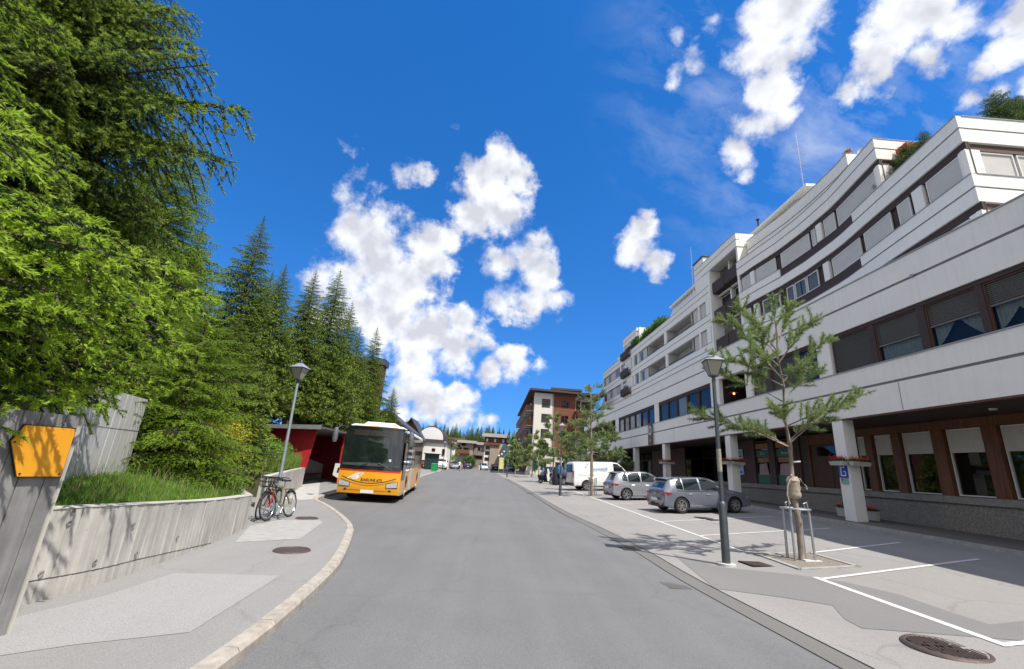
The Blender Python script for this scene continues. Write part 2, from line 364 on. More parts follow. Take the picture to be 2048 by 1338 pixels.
# concrete with vertical board marks
def concrete(name, col, amt=0.25):
    m = bpy.data.materials.new(name); m.use_nodes = True; t = m.node_tree; b = t.nodes['Principled BSDF']
    vec = nd(t, 'ShaderNodeTexCoord').outputs['Object']
    n1 = nd(t, 'ShaderNodeTexNoise'); n1.inputs['Scale'].default_value = 1.6; n1.inputs['Detail'].default_value = 9; n1.inputs['Roughness'].default_value = .68; lk(t, vec, n1.inputs['Vector'])
    mp = nd(t, 'ShaderNodeMapping'); lk(t, vec, mp.inputs[0]); mp.inputs['Scale'].default_value = (9, 9, .55)
    n2 = nd(t, 'ShaderNodeTexNoise'); n2.inputs['Scale'].default_value = 1.5; n2.inputs['Detail'].default_value = 6; lk(t, mp.outputs[0], n2.inputs['Vector'])
    vo = nd(t, 'ShaderNodeTexVoronoi'); vo.inputs['Scale'].default_value = 9; lk(t, vec, vo.inputs['Vector'])
    pit = mth(t, 'MULTIPLY_ADD', mth(t, 'MULTIPLY', vo.outputs['Distance'], 11, clamp=True), .45, .55)
    k = mth(t, 'MULTIPLY', mth(t, 'MULTIPLY_ADD', n1.outputs['Fac'], amt*2.4, 1-amt*1.2), mth(t, 'MULTIPLY_ADD', n2.outputs['Fac'], amt*2, 1-amt))
    k = mth(t, 'MULTIPLY', k, pit)
    vs = nd(t, 'ShaderNodeVectorMath', operation='SCALE'); vs.inputs[0].default_value = col; lk(t, k, vs.inputs['Scale']); lk(t, vs.outputs[0], b.inputs['Base Color'])
    b.inputs['Roughness'].default_value = 0.85
    bp = nd(t, 'ShaderNodeBump'); bp.inputs['Strength'].default_value = 0.4; bp.inputs['Distance'].default_value = 0.01; lk(t, k, bp.inputs['Height']); lk(t, bp.outputs[0], b.inputs['Normal'])
    MATS[name] = m; return m
M_conc = concrete('board_concrete', (0.44, 0.42, 0.385), .42)
M_concL = concrete('pale_concrete', (0.52, 0.51, 0.50), .24)
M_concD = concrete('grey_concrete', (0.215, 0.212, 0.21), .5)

# ------------------------------------------------------------------ ground, road, pavements
bmg = MB()
xs = [-1500, -300, -60, -20, -8, 0, X0, 8, XB, 20, 40, 120, 1500]; ys = [-300, -60, -10, 0, 10, 30, 60, YE, 200, 400, 1800]
for i in range(len(xs)-1):
    for j in range(len(ys)-1):
        q = [(xs[i], ys[j]), (xs[i+1], ys[j]), (xs[i+1], ys[j+1]), (xs[i], ys[j+1])]
        bmg.quad(*[(a, b, gz(a, b)-0.03) for a, b in q])
tag(bmg.build('ground', M_far), kind='structure')

REDGE = [(4.3, -6), (4.2, 2), (4.02, 5.3), (3.8, 8.9), (3.78, 12), (3.52, 16.6), (3.15, 21.5), (2.65, 37), (1.9, 55), (0.9, 75), (-0.4, 100)]
LEDGE = [(-2.32, -6), (-2.21, 1), (-2.19, 4.6), (-2.23, 6.03), (-2.42, 8.06), (-2.75, 9.7), (-3.13, 11.25), (-3.5, 12.5), (-4.3, 14.2), (-5.6, 16.6), (-6.6, 18.2), (-6.95, 20), (-7.0, 24), (-6.95, 32), (-6.75, 43), (-7.2, 52), (-8.2, 80), (-9.5, 100)]
def smooth_poly(pts, n=5):
    P = [Vector((a, b, 0)) for a, b in pts]; o = []
    for i in range(len(P)-1):
        p0 = P[max(i-1, 0)]; p1 = P[i]; p2 = P[i+1]; p3 = P[min(i+2, len(P)-1)]
        for k in range(n):
            t = k/n; o.append(tuple((0.5*((2*p1)+(p2-p0)*t+(2*p0-5*p1+4*p2-p3)*t*t+(3*p1-p0-3*p2+p3)*t**3))[:2]))
    o.append(tuple(P[-1][:2])); return o
LS = smooth_poly(LEDGE); RS = smooth_poly(REDGE)
sheet('road', LS+[(-40, 125), (-40, 190), (60, 190), (60, 118), (8, 112)]+RS[::-1], 0.0, M_road)
KH = 0.11
# left pavement, raised
lf = sheet('pavement', [(-14, -6), (-2.38-.15, -6)]+[(x-.15, y) for x, y in LS[1:]]+[(-30, 100), (-30, 30), (-14, 24)], KH, M_side)
# pale strip laid in the pavement
pp = [G(-60, 1345, KH), G(0, 1312, KH), G(150, 1290, KH), G(380, 1265, KH), G(560, 1152, KH), G(350, 1146, KH), G(200, 1195, KH), G(30, 1235, KH), G(-60, 1290, KH)]
pp = [(p.x, p.y) for p in pp]
sheet('pavement_strip', pp, KH+.004, M_light)
p2 = [G(470, 1085, KH), G(600, 1078, KH), G(645, 1045, KH), G(640, 1040, KH), G(560, 1040, KH), G(500, 1052, KH)]
sheet('pavement_slab', [(p.x, p.y) for p in p2], KH+.004, mat('slab_pale', (0.34, 0.332, 0.32), .85, var=.12, scale=5, bump=.2))
p3 = [G(600, 1000, KH), G(636, 998, KH), G(640, 966, KH), G(628, 957, KH), G(606, 968, KH), G(575, 996, KH)]
sheet('pavement_bay', [(p.x, p.y) for p in p3], KH+.004, mat('slab_bay', (0.42, 0.41, 0.395), .85, var=.12, scale=5))
# kerb stones, one mesh each
pave = tag(bpy.data.objects.new('kerb', None), kind='structure'); COL.objects.link(pave)
def resample(pts, step):
    o = [Vector((*pts[0], 0))]; acc = 0; i = 0; cur = Vector((*pts[0], 0)); rest = [Vector((*p, 0)) for p in pts[1:]]
    for q in rest:
        while (q-cur).length+acc >= step:
            d = (q-cur).normalized(); cur = cur+d*(step-acc); acc = 0; o.append(cur.copy())
        acc += (q-cur).length; cur = q
    return o
rnd = random.Random(4)
ks = resample(LS, 0.72)
for i in range(len(ks)-1):
    a = ks[i]; b = ks[i+1]
    if a.y > 75 or a.y < 0: continue
    d = (b-a).normalized(); nrm = Vector((-d.y, d.x, 0)); g = .006
    a2 = a+d*g; b2 = b-d*g; w = .165; j = rnd.uniform(-.005, .005); j2 = rnd.uniform(-.004, .004)
    za, zb = gz(a.x, a.y), gz(b.x, b.y); m_ = MB()
    A = [a2+nrm*j, b2+nrm*j, b2+nrm*w, a2+nrm*w]
    lo = [(A[0].x, A[0].y, za-.08), (A[1].x, A[1].y, zb-.08), (A[2].x, A[2].y, zb-.08), (A[3].x, A[3].y, za-.08)]
    md = [(A[0].x, A[0].y, za+KH-.03), (A[1].x, A[1].y, zb+KH-.03)]
    bev = .028
    t0 = a2+nrm*(j+bev); t1 = b2+nrm*(j+bev)
    tp = [(t0.x, t0.y, za+KH+.008+j2), (t1.x, t1.y, zb+KH+.008+j2), (A[2].x, A[2].y, zb+KH+.008+j2), (A[3].x, A[3].y, za+KH+.008+j2)]
    m_.quad(lo[0], lo[1], md[1], md[0]).quad(md[0], md[1], tp[1], tp[0]).quad(tp[0], tp[1], tp[2], tp[3]).quad(lo[3], lo[2], tp[2], tp[3])
    m_.poly([lo[0], md[0], tp[0], tp[3], lo[3]]).poly([lo[1], md[1], tp[1], tp[2], lo[2]])
    m_.build('kerb_stone', M_kerb, pave)
# right side: gutter band, parking plaza
sheet('plaza', [(x+.02, y) for x, y in RS]+[(8, 112), (13.3, 112), (13.3, -6)], 0.004, M_park)
sheet('gutter', [(x-.18, y) for x, y in RS if y < 60]+[(x+.17, y) for x, y in RS[::-1] if y < 60], 0.008, M_gut)
dk = MB()
for off in (-.18, .17):
    pts = [(x+off, y) for x, y in RS if y < 60]
    for a, b in zip(pts[:-1], pts[1:]):
        dk.quad((a[0]-.01, a[1], gz(*a)+.012), (a[0]+.012, a[1], gz(*a)+.012), (b[0]+.012, b[1], gz(*b)+.012), (b[0]-.01, b[1], gz(*b)+.012))
tag(dk.build('gutter_joint', M_ironD), kind='structure')
pa = [(1345, 1108), (1430, 1178), (1560, 1195), (1665, 1212), (1690, 1240), (1725, 1258), (1860, 1268), (2048, 1283), (2048, 1243), (1980, 1250), (1900, 1225), (1800, 1190), (1690, 1165), (1590, 1150), (1440, 1135)]
sheet('asphalt_repair', [tuple(G(*p)[:2]) for p in pa], 0.009, M_patch)
def strip(name, a, b, w, dz=.013):
    a = Vector((*a, 0)); b = Vector((*b, 0)); d = (b-a).normalized(); n = Vector((-d.y, d.x, 0))*w/2
    return sheet(name, [(p.x, p.y) for p in (a-n, b-n, b+n, a+n)], dz, M_line)
PX = 6.34
strip('parking_line', (PX, 5.88), (PX, 9.2), .12); strip('parking_line', (PX, 11.7), (PX-.1, 62), .10)
for (y0, y1, x1, x0) in ((5.95, 6.75, 11.2, PX+.062), (9.05, 10.9, 11.5, PX), (11.6, 13.1, 11.6, 8.0), (14.15, 15.9, 11.7, PX), (17.4, 19.3, 11.8, PX), (20.9, 23.1, 11.9, PX), (24.4, 26.6, 11.9, PX), (27.9, 30.2, 12, PX), (31.5, 33.8, 12, PX), (35.2, 37.5, 12, PX), (39, 41.3, 12, PX), (43, 45.3, 12, PX), (47, 49, 12, PX), (3.2, 4.2, 11.2, PX)):
    strip('parking_line', (x0, y0), (x1, y1), .10)
# the kerb before the arcade and its floor
ak = MB(); ak.hexa([(13.12, -4, gz(13.12, -4)-.1), (13.3, -4, gz(13.3, -4)-.1), (13.3, 90, gz(13.3, 90)-.1), (13.12, 90, gz(13.12, 90)-.1)]+[(13.12, -4, gz(13.12, 0)+.09), (13.3, -4, gz(13.3, 0)+.1), (13.3, 90, gz(13.3, 90)+.1), (13.12, 90, gz(13.12, 90)+.09)])
arc_k = tag(bpy.data.objects.new('kerb', None), kind='structure'); COL.objects.link(arc_k)
y = 2.0
while y < 60:
    a = MB(); e = y+.985; z0, z1 = gz(13.2, y), gz(13.2, e)
    a.hexa([(13.1, y, z0-.1), (13.28, y, z0-.1), (13.28, e, z1-.1), (13.1, e, z1-.1), (13.12, y, z0+.085), (13.28, y, z0+.09), (13.28, e, z1+.09), (13.12, e, z1+.085)]).build('kerb_stone', M_kerb2, arc_k); y += 1.0
sheet('arcade_floor', [(13.2, -4), (20, -4), (20, 90), (13.2, 90)], 0.08, M_walk)
# tree pit
def tree_pit(cx, cy, ax, ay):
    """four kerb pieces round bare soil; ax, ay half sizes"""
    pit = tag(bpy.data.objects.new('tree_pit', None), kind='structure'); COL.objects.link(pit)
    P = [(cx-ax, cy-ay), (cx+ax, cy-ay*.7), (cx+ax, cy+ay), (cx-ax, cy+ay*.8)]
    s_ = sheet('soil', P, .014, M_soil); s_.parent = pit; del s_['kind']
    for i in range(4):
        a = Vector((*P[i], 0)); b = Vector((*P[(i+1) % 4], 0)); d = (b-a).normalized(); n = Vector((d.y, -d.x, 0))*.11
        q = [a-d*.1, b+d*.1, b+n+d*.1, a+n-d*.1]
        MB().hexa([(p.x, p.y, gz(p.x, p.y)-.05) for p in q]+[(p.x, p.y, gz(p.x, p.y)+.03) for p in q]).build('pit_edge', M_kerb2, pit)
    return pit
tree_pit(7.2, 10.7, .66, .80); tree_pit(6.75, 30.4, .6, .8)
# drains and manholes
def manhole(c, r, label, ribs=True):
    z = gz(c[0], c[1])+(KH if c[0] < -2 else 0)
    t = thing('manhole_cover', (c[0], c[1], z), label, 'manhole cover')
    MB().lathe([(r*.9, .012), (r*.93, .024), (r, .022), (r+.02, .006), (r+.03, -.01)], 36).build('frame', M_iron, t, True)
    MB().lathe([(0.001, .012), (r*.9, .012)], 36).build('cover', M_ironD if ribs else M_iron, t)
    if ribs:
        k = MB(); n = 13
        for i in range(n):
            x = -r*.82+i*(r*1.64)/(n-1); h = math.sqrt(max(0, (r*.86)**2-x*x)); w = r*.034
            for (a, b) in (((-h, -.03), (.03, h)) if i % 3 else ((-h, -h*.45), (-h*.35, h*.3), (h*.4, h))):
                if b > a+.02: k.box(x-w, x+w, a, b, .0125, .021)
        k.build('rib', M_iron, t)
    return t
c = G(1892, 1297); manhole((c.x, c.y), .40, 'large round ribbed iron manhole cover in the near parking asphalt')
c = G(584, 1101, KH); manhole((c.x, c.y), .30, 'round rusty manhole cover in the middle of the left pavement', False)
c = G(614, 1037, KH); manhole((c.x, c.y), .27, 'small thin iron cover in the pavement beyond the bicycles', False)
def grate(c, w, l, rz, label, n=9):
    t = thing('drain_grate', (c[0], c[1], gz(c[0], c[1])+.012), label, 'drain grate', rz=rz)
    MB().box(-w/2, w/2, -l/2, l/2, -.02, .002).build('pit', M_ironD, t); 
    for i in range(n):
        y = -l/2+(i+.5)*l/n; MB().box(-w/2+.02, w/2-.02, y-l/n*.2, y+l/n*.2, .003, .013).build('bar', M_iron, t)
    MB().box(-w/2, -w/2+.018, -l/2, l/2, .003, .012).build('frame_bar', M_iron, t); MB().box(w/2-.018, w/2, -l/2, l/2, .003, .012).build('frame_bar', M_iron, t)
c = G(1350, 1174); grate(c, .46, .42, .1+PI/2, 'slotted iron drain grate in the road beside the gutter', 7)
c = G(1259, 1099); grate(c, .42, .42, .1, 'dark drain grate where the lamp shadow ends', 6)
c = G(1416, 1038); grate(c, .5, 1.1, .2, 'flat rusty grate in the parking bay beside the grey hatchback', 8)
c = G(1512, 1129); grate(c, .5, .5, .1, 'square rusty cover between the lamp post and the tree pit', 5)
# ------------------------------------------------------------------ the long stepped building on the right
def weathered(name, col, a1, a2):
    m = bpy.data.materials.new(name); m.use_nodes = True; t = m.node_tree; b = t.nodes['Principled BSDF']; vec = nd(t, 'ShaderNodeTexCoord').outputs['Object']; k = None
    for sc_, st_, am in ((1.1, (1, 1, 1), a1), (3.0, (2.5, 2.5, .13), a2), (.5, (1, 1, 3), a1*.6)):
        mp_ = nd(t, 'ShaderNodeMapping'); lk(t, vec, mp_.inputs[0]); mp_.inputs['Scale'].default_value = st_; n_ = nd(t, 'ShaderNodeTexNoise'); n_.inputs['Scale'].default_value = sc_; n_.inputs['Detail'].default_value = 8; n_.inputs['Roughness'].default_value = .65; lk(t, mp_.outputs[0], n_.inputs['Vector'])
        f = mth(t, 'MULTIPLY_ADD', mth(t, 'MINIMUM', mth(t, 'MULTIPLY', n_.outputs['Fac'], 1.9), 1.0), am*1.6, 1-am*1.6); k = f if k is None else mth(t, 'MULTIPLY', k, f)
    vs = nd(t, 'ShaderNodeVectorMath', operation='SCALE'); vs.inputs[0].default_value = col; lk(t, k, vs.inputs['Scale']); lk(t, vs.outputs[0], b.inputs['Base Color']); b.inputs['Roughness'].default_value = .82; MATS[name] = m; return m
M_white = weathered('render_white', (0.84, 0.815, 0.765), .07, .10)
M_whiteC = mat('render_cap', (0.30, 0.31, 0.33), .6, var=.15)
M_groove = mat('groove_paint', (0.20, 0.18, 0.21), .8, var=.12)
M_brown = mat('brown_siding', (0.050, 0.030, 0.026), .75, var=.25, scale=3, stretch=(1, .3, 8))
M_timber = mat('red_timber', (0.135, 0.050, 0.021), .55, var=.45, scale=2.5, stretch=(7, 7, .5), bump=.15, bscale=20)
M_timberD = mat('dark_timber', (0.075, 0.036, 0.024), .6, var=.35, scale=3, stretch=(5, 5, .6))
M_soffit = mat('soffit_boards', (0.055, 0.035, 0.028), .65, var=.3, scale=3, stretch=(6, .4, 1))
M_frameW = mat('frame_white', (0.70, 0.69, 0.66), .5, var=.05)
M_blind = mat('roller_blind', (0.52, 0.50, 0.47), .75, var=.06, scale=1.2)
M_slat = mat('blind_slats', (0.145, 0.135, 0.118), .55, var=.12, scale=2, stretch=(1, 1, 20))
def clear_glass(name, tint, ior=1.5, back=.85):
    m = bpy.data.materials.new(name); m.use_nodes = True; t = m.node_tree; t.nodes.remove(t.nodes['Principled BSDF']); o = t.nodes['Material Output']
    g = nd(t, 'ShaderNodeBsdfGlossy'); g.inputs['Roughness'].default_value = .015; tr = nd(t, 'ShaderNodeBsdfTransparent'); tr.inputs[0].default_value = (*tint, 1)
    f = nd(t, 'ShaderNodeFresnel'); ge = nd(t, 'ShaderNodeNewGeometry'); lk(t, mth(t, 'MULTIPLY_ADD', ge.outputs['Backfacing'], 1/ior-ior, ior), f.inputs[0]); mx_ = nd(t, 'ShaderNodeMixShader'); lk(t, f.outputs[0], mx_.inputs[0]); lk(t, tr.outputs[0], mx_.inputs[1]); lk(t, g.outputs[0], mx_.inputs[2]); lk(t, mx_.outputs[0], o.inputs[0]); MATS[name] = m; return m
M_glass = clear_glass('window_glass', (.50, .53, .52), 1.45)
M_shop = clear_glass('shop_glass', (.42, .44, .43), 1.9)
M_upper = clear_glass('upper_glass', (.6, .62, .6), 1.4)
M_curt = mat('curtain', (0.50, 0.50, 0.52), .85, var=.28, scale=3, stretch=(1, 14, .3))
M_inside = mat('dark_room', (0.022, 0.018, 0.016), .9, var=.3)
M_loggia = mat('loggia_wall', (0.50, 0.49, 0.475), .85, var=.05)
M_stone = mat('wall_stone', (0.20, 0.185, 0.165), .9, col2=(0.32, 0.30, 0.27), scale=28, bump=.9, bscale=45, c2amt=.4)
M_sill = mat('stone_sill', (0.26, 0.25, 0.23), .85, var=.2, scale=5)
M_metal = mat('galvanised', (0.42, 0.44, 0.46), .45, metal=.7, var=.12)
M_black = mat('black_metal', (0.02, 0.02, 0.022), .5, metal=.3, var=.1)
LX = 13.6
lowX = lambda y: LX
TP = [(15.4, 19.75), (17.5, 20.12), (20.3, 20.6), (22.2, 20.95), (25, 21.5), (28.5, 21.75), (31.5, 21.7), (34.5, 21.4), (37.2, 21.25), (43, 21.2), (95, 20.9)]
def towX(y): return float(np.interp(y, [p[0] for p in TP], [p[1] for p in TP]))
def yat(fx, px, z, y0=2.0, y1=120.0):
    """where along facade fx a point at height z is seen at column px (2048 wide)"""
    a, b = y0, y1
    for _ in range(50):
        m = (a+b)/2
        if proj((fx(m), m, z))[0] > px: a = m
        else: b = m
    return (a+b)/2
def wb(mb, fx, ya, yb, d0, d1, z0, z1, step=None, mi=0):
    n = 1 if not step else max(1, int((yb-ya)/step)); Y = [ya+(yb-ya)*k/n for k in range(n+1)]
    i = len(mb.v)
    for y in Y: mb.v += [(fx(y)+d0, y, z0), (fx(y)+d1, y, z0), (fx(y)+d1, y, z1), (fx(y)+d0, y, z1)]
    for k in range(n):
        a = i+4*k; b = a+4
        for q in ((0, 1), (1, 2), (2, 3), (3, 0)): mb.f.append((a+q[0], a+q[1], b+q[1], b+q[0])); mb.m.append(mi)
    mb.f.append((i, i+1, i+2, i+3)); mb.m.append(mi); e = i+4*n; mb.f.append((e+3, e+2, e+1, e)); mb.m.append(mi)
    return mb
bld = thing('apartment_building', (13.6, 15.5, .7), 'long white stepped apartment building with brown trim, curved terraces and shops below', 'apartment building')
BB = (13.6, 15.5, .7)
def P(mb, name, m, parent=None, smooth=False): return mb.build(name, m, parent or bld, smooth, base=BB)
Z = dict(sof=4.6, g1=5.62, s1=6.35, h1=8.0, g2=8.93, top=9.74)
def band(fx, y0, y1, z0, z1, gz_, d=0.0, th=.3, cap=True, name='facade_band'):
    """white parapet band with a recessed painted groove and a dark cap line"""
    m = MB(); st = 1.2
    wb(m, fx, y0, y1, d, d+th, z0, gz_-.045, st); wb(m, fx, y0, y1, d, d+th, gz_+.045, z1, st)
    o = P(m, name, M_white, smooth=False)
    g = MB(); wb(g, fx, y0+.01, y1-.01, d+.03, d+th-.02, gz_-.045, gz_+.045, st); g.build('groove', M_groove, o, base=BB)
    if cap:
        c = MB(); wb(c, fx, y0-.02, y1+.02, d-.03, d+th+.02, z1+.002, z1+.045, st); c.build('coping', M_whiteC, o, base=BB)
    return o
NY, FY = -2.0, 66.0
band(lowX, NY, FY, Z['sof'], Z['s1'], Z['g1'], th=.28, cap=False)
band(lowX, NY, FY+2.5, Z['h1'], Z['top'], Z['g2'], th=.28)
# thin sill line, vertical joints with little spouts
m = MB(); wb(m, lowX, NY, FY, -.035, .28, Z['s1']+.002, Z['s1']+.04, 4); P(m, 'window_sill', M_whiteC)
m = MB()
for y in (14.3, 24.2, 33.8, 44.5, 54.5): wb(m, lowX, y-.012, y+.012, -.004, .02, Z['sof']+.02, Z['g1']-.06); 
P(m, 'expansion_joint', M_groove)['kind'] = 'stuff'
for y in (13.0, 17.9, 26.0, 37.0, 48): MB().box(LX-.10, LX, y-.03, y+.03, Z['g2']-.03, Z['g2']+.05).build('spout', M_metal, bld, base=BB)
# slab, soffit, roof of the low part
m = MB(); m.box(LX+.28, 30, NY, FY, Z['top']-.5, Z['top']-.3); P(m, 'roof_slab', M_whiteC)
m = MB(); m.box(LX+.28, 30, NY, FY, Z['sof']+.02, Z['sof']+.2); P(m, 'floor_slab', M_soffit)
m = MB(); m.box(LX+.02, LX+.10, NY, FY, Z['sof']-.06, Z['sof']-.002); P(m, 'soffit_edge', M_timber)
for k in range(17):
    x = LX+.12+k*.145
    MB().box(x, x+.135, NY, FY, Z['sof']-.035, Z['sof']-.004).build('soffit_board', M_soffit, bld, base=BB)
m = MB(); m.box(LX+.28, 30, NY-.3, NY, 0, Z['top']).box(LX+.3, 30, FY, FY+.3, 0.3, Z['top']); P(m, 'end_wall', M_white)
# ---- first floor windows
def Yl(px, z=7.2): return yat(lowX, px, z)
def posts(edges, z0, z1, name='pillar', d=(.02, .26), m_=M_white, fx=lowX):
    for a, b in edges: P(wb(MB(), fx, b, a, d[0], d[1], z0+.002, z1-.002), name, m_)
posts([(Yl(1660), Yl(1634)), (Yl(1503), Yl(1490)), (Yl(1438), Yl(1421)), (Yl(1317), Yl(1308.5)), (Yl(1237), Yl(1230.5))], Z['s1']+.04, Z['h1'])
def window(fx, ya, yb, z0, z1, kind, rec=.16, fr=.055, fm=M_frameW, blind=1.0, bm_=M_blind, gm=M_glass, seed=0):
    """ya<yb ; kind: blind / glass / curtain / slats"""
    m = MB(); d = rec
    wb(m, fx, ya, ya+fr, d-.03, d+.05, z0, z1); wb(m, fx, yb-fr, yb, d-.03, d+.05, z0, z1)
    wb(m, fx, ya+fr, yb-fr, d-.03, d+.05, z0, z0+fr*.8); wb(m, fx, ya+fr, yb-fr, d-.03, d+.05, z1-fr, z1)
    f = P(m, 'window', fm)
    if kind != 'blind' or blind < 1:
        p = MB(); p.quad((fx(ya+fr)+d+.03, ya+fr, z0+fr*.8), (fx(yb-fr)+d+.03, yb-fr, z0+fr*.8), (fx(yb-fr)+d+.03, yb-fr, z1-fr), (fx(ya+fr)+d+.03, ya+fr, z1-fr))
        p.build('pane', gm, f, base=BB)
    if kind in ('blind', 'slats'):
        zb = z1-fr-(z1-z0-1.8*fr)*blind
        b = MB()
        if kind == 'blind': wb(b, fx, ya+fr+.005, yb-fr-.005, d+.0, d+.02, zb+.004, z1-fr-.002)
        else:
            n = max(3, int((z1-fr-zb)/.055))
            for k in range(n):
                za = zb+(z1-fr-zb)*k/n; zc = za+(z1-fr-zb)/n*.9
                i = len(b.v); y0_, y1_ = ya+fr+.005, yb-fr-.005
                b.quad((fx(y0_)+d-.012, y0_, za), (fx(y1_)+d-.012, y1_, za), (fx(y1_)+d+.022, y1_, zc), (fx(y0_)+d+.022, y0_, zc))
            wb(b, fx, ya+fr+.005, yb-fr-.005, d-.02, d+.02, zb-.03, zb)
        b.build('blind', bm_, f, base=BB, fixn=False)
    if kind == 'curtain':
        c = MB(); n = max(4, int((yb-ya)/.09)); r = random.Random(seed); ylo, yhi = ya+fr+.02, yb-fr-.02
        gap = r.uniform(.35, .6); s0 = ylo+(yhi-ylo)*gap
        for (u, w) in ((ylo, s0-.06), (s0+.06, yhi)) if r.random() < .6 else ((ylo, yhi),):
            k = max(3, int((w-u)/.07))
            for q in range(k):
                y0_ = u+(w-u)*q/k; y1_ = u+(w-u)*(q+1)/k; e0 = .012 if q % 2 else 0; e1 = 0 if q % 2 else .012
                c.quad((fx(y0_)+d+.05+e0, y0_, z0+fr), (fx(y1_)+d+.05+e1, y1_, z0+fr), (fx(y1_)+d+.05+e1, y1_, z1-fr), (fx(y0_)+d+.05+e0, y0_, z1-fr))
        c.build('curtain', M_curt, f, base=BB, fixn=False)
    return f
def backing(fx, ya, yb, z0, z1, d=.24, m_=M_brown, name='brown_panel', th=.06, step=1.2):
    return P(wb(MB(), fx, ya, yb, d, d+th, z0, z1, step), name, m_)
def mull(fx, pairs, z0, z1, d=(.06, .22), m_=M_brown, name='mullion'):
    for a, b in pairs: P(wb(MB(), fx, min(a, b), max(a, b), d[0], d[1], z0, z1), name, m_)
zs, zh = Z['s1']+.045, Z['h1']-.002
backing(lowX, NY, Yl(1634), zs, zh, d=.36, m_=M_inside, name='dark_interior')
P(wb(MB(), lowX, NY, Yl(1662), .05, .2, zh-.14, zh), 'lintel', M_brown)
WL = [(2240, 2090, 'slats', .45, 1), (2075, 1968, 'slats', .48, 2), (1955, 1850, 'slats', .52, 3), (1835, 1748, 'slats', .60, 4), (1737, 1663, 'slats', 1.0, 5)]
for (a, b, k, bl, sd) in WL:
    ya, yb = Yl(a), Yl(b); f = window(lowX, ya, yb, zs, zh-.14, k, rec=.12, blind=bl, bm_=M_slat, gm=M_upper, fm=M_timberD)
    if bl < 1:
        c = MB(); r = random.Random(sd); n = 22
        for q in range(n):
            y0_ = ya+.1+(yb-ya-.2)*q/n; y1_ = ya+.1+(yb-ya-.2)*(q+1)/n; t = abs((q+.5)/n-.5)*2; zt = zs+.12+(.55)*(1-t)**1.5*0+(.12 if sd % 2 else .4)*(1-t)
            tt = lambda w: zs+.06+(.75 if sd % 2 else .5)*max(0, 1-abs(w-.5)*2)**1.3; u0, u1 = q/n, (q+1)/n; c.quad((LX+.21+.014*(q % 2), y0_, zs+.06 if sd == 4 else tt(u0)), (LX+.21+.014*((q+1) % 2), y1_, zs+.06 if sd == 4 else tt(u1)), (LX+.21+.014*((q+1) % 2), y1_, zh-.2), (LX+.21+.014*(q % 2), y0_, zh-.2))
        c.build('curtain', mat('net_curtain', (.34, .36, .33), .9, var=.3, scale=4, stretch=(1, 10, 1)), f, base=BB, fixn=False)
mull(lowX, [(Yl(2090), Yl(2075)), (Yl(1968), Yl(1955)), (Yl(1850), Yl(1835)), (Yl(1748), Yl(1737))], zs, zh-.14)
P(MB().box(LX+.14, LX+.36, NY, Yl(2240), zs, zh-.14), 'brown_panel', M_brown)
# second bay: blinds down and dark panes
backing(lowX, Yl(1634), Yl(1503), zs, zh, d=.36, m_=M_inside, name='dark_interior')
P(wb(MB(), lowX, Yl(1634), Yl(1503), .05, .2, zh-.12, zh), 'lintel', M_brown)
for (a, b, k, bl) in ((1633, 1594, 'glass', 0), (1590, 1541, 'slats', .95), (1537, 1504, 'slats', 1.0)):
    window(lowX, Yl(a), Yl(b), zs, zh-.12, k, rec=.12, blind=bl, bm_=M_slat, gm=M_upper, fm=M_timberD)
mull(lowX, [(Yl(1594), Yl(1590)), (Yl(1541), Yl(1537))], zs, zh-.12)
# open loggia with a hanging lamp
def loggia_dark(ya, yb, z0, z1, dep=2.2, m_=M_inside):
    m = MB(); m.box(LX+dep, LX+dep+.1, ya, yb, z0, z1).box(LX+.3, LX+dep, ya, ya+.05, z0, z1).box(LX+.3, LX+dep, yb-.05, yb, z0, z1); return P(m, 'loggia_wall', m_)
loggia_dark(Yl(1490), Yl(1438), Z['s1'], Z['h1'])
ly = Yl(1453, 7.2)
hl = thing('hanging_lamp', (14.2, ly+.3, 7.1), 'small orange glowing dish lamp hanging in the dark open loggia above the shops', 'lamp')
MB().tube((0, 0, .05), (0, 0, .95), .012).build('cord', M_black, hl); MB().lathe([(.02, .12), (.08, .1), (.28, 0), (.30, -.02), (.05, .02)], 16).build('lamp_shade', mat('copper_shade', (.45, .12, .04), .35, metal=.6), hl, True)
MB().lathe([(.001, -.10), (.05, -.08), (.065, -.03), (.03, .02)], 12).build('bulb', mat('bulb', (.9, .5, .2), .5, var=0, emit=(3.0, 1.1, .35)), hl, True)
# bay of five panes, then bays further along
def bay(pxa, pxb, n, kinds, fx=lowX):
    ya, yb = Yl(pxa), Yl(pxb); backing(fx, ya, yb, zs, zh, d=.36, m_=M_inside, name='dark_interior'); P(wb(MB(), fx, ya, yb, .05, .2, zh-.2, zh), 'lintel', M_brown)
    w = (yb-ya)/n
    for i in range(n):
        k = kinds[i % len(kinds)]; window(fx, ya+i*w+.07, ya+(i+1)*w-.07, zs, zh-.2, k, rec=.12, fm=M_timberD, gm=M_upper, seed=i*7+int(pxa))
    mull(fx, [(ya+i*w-.07+(.07 if i == 0 else 0), ya+i*w+.07-(.07 if i == n else 0)) for i in range(n+1)], zs, zh-.2)
bay(1421, 1317, 5, ['glass', 'glass', 'curtain', 'glass', 'glass'])
bay(1308.5, 1237, 6, ['glass', 'glass', 'curtain', 'curtain', 'glass', 'curtain'])
loggia_dark(Yl(1230.5), FY, Z['s1'], Z['h1'], 3.5)
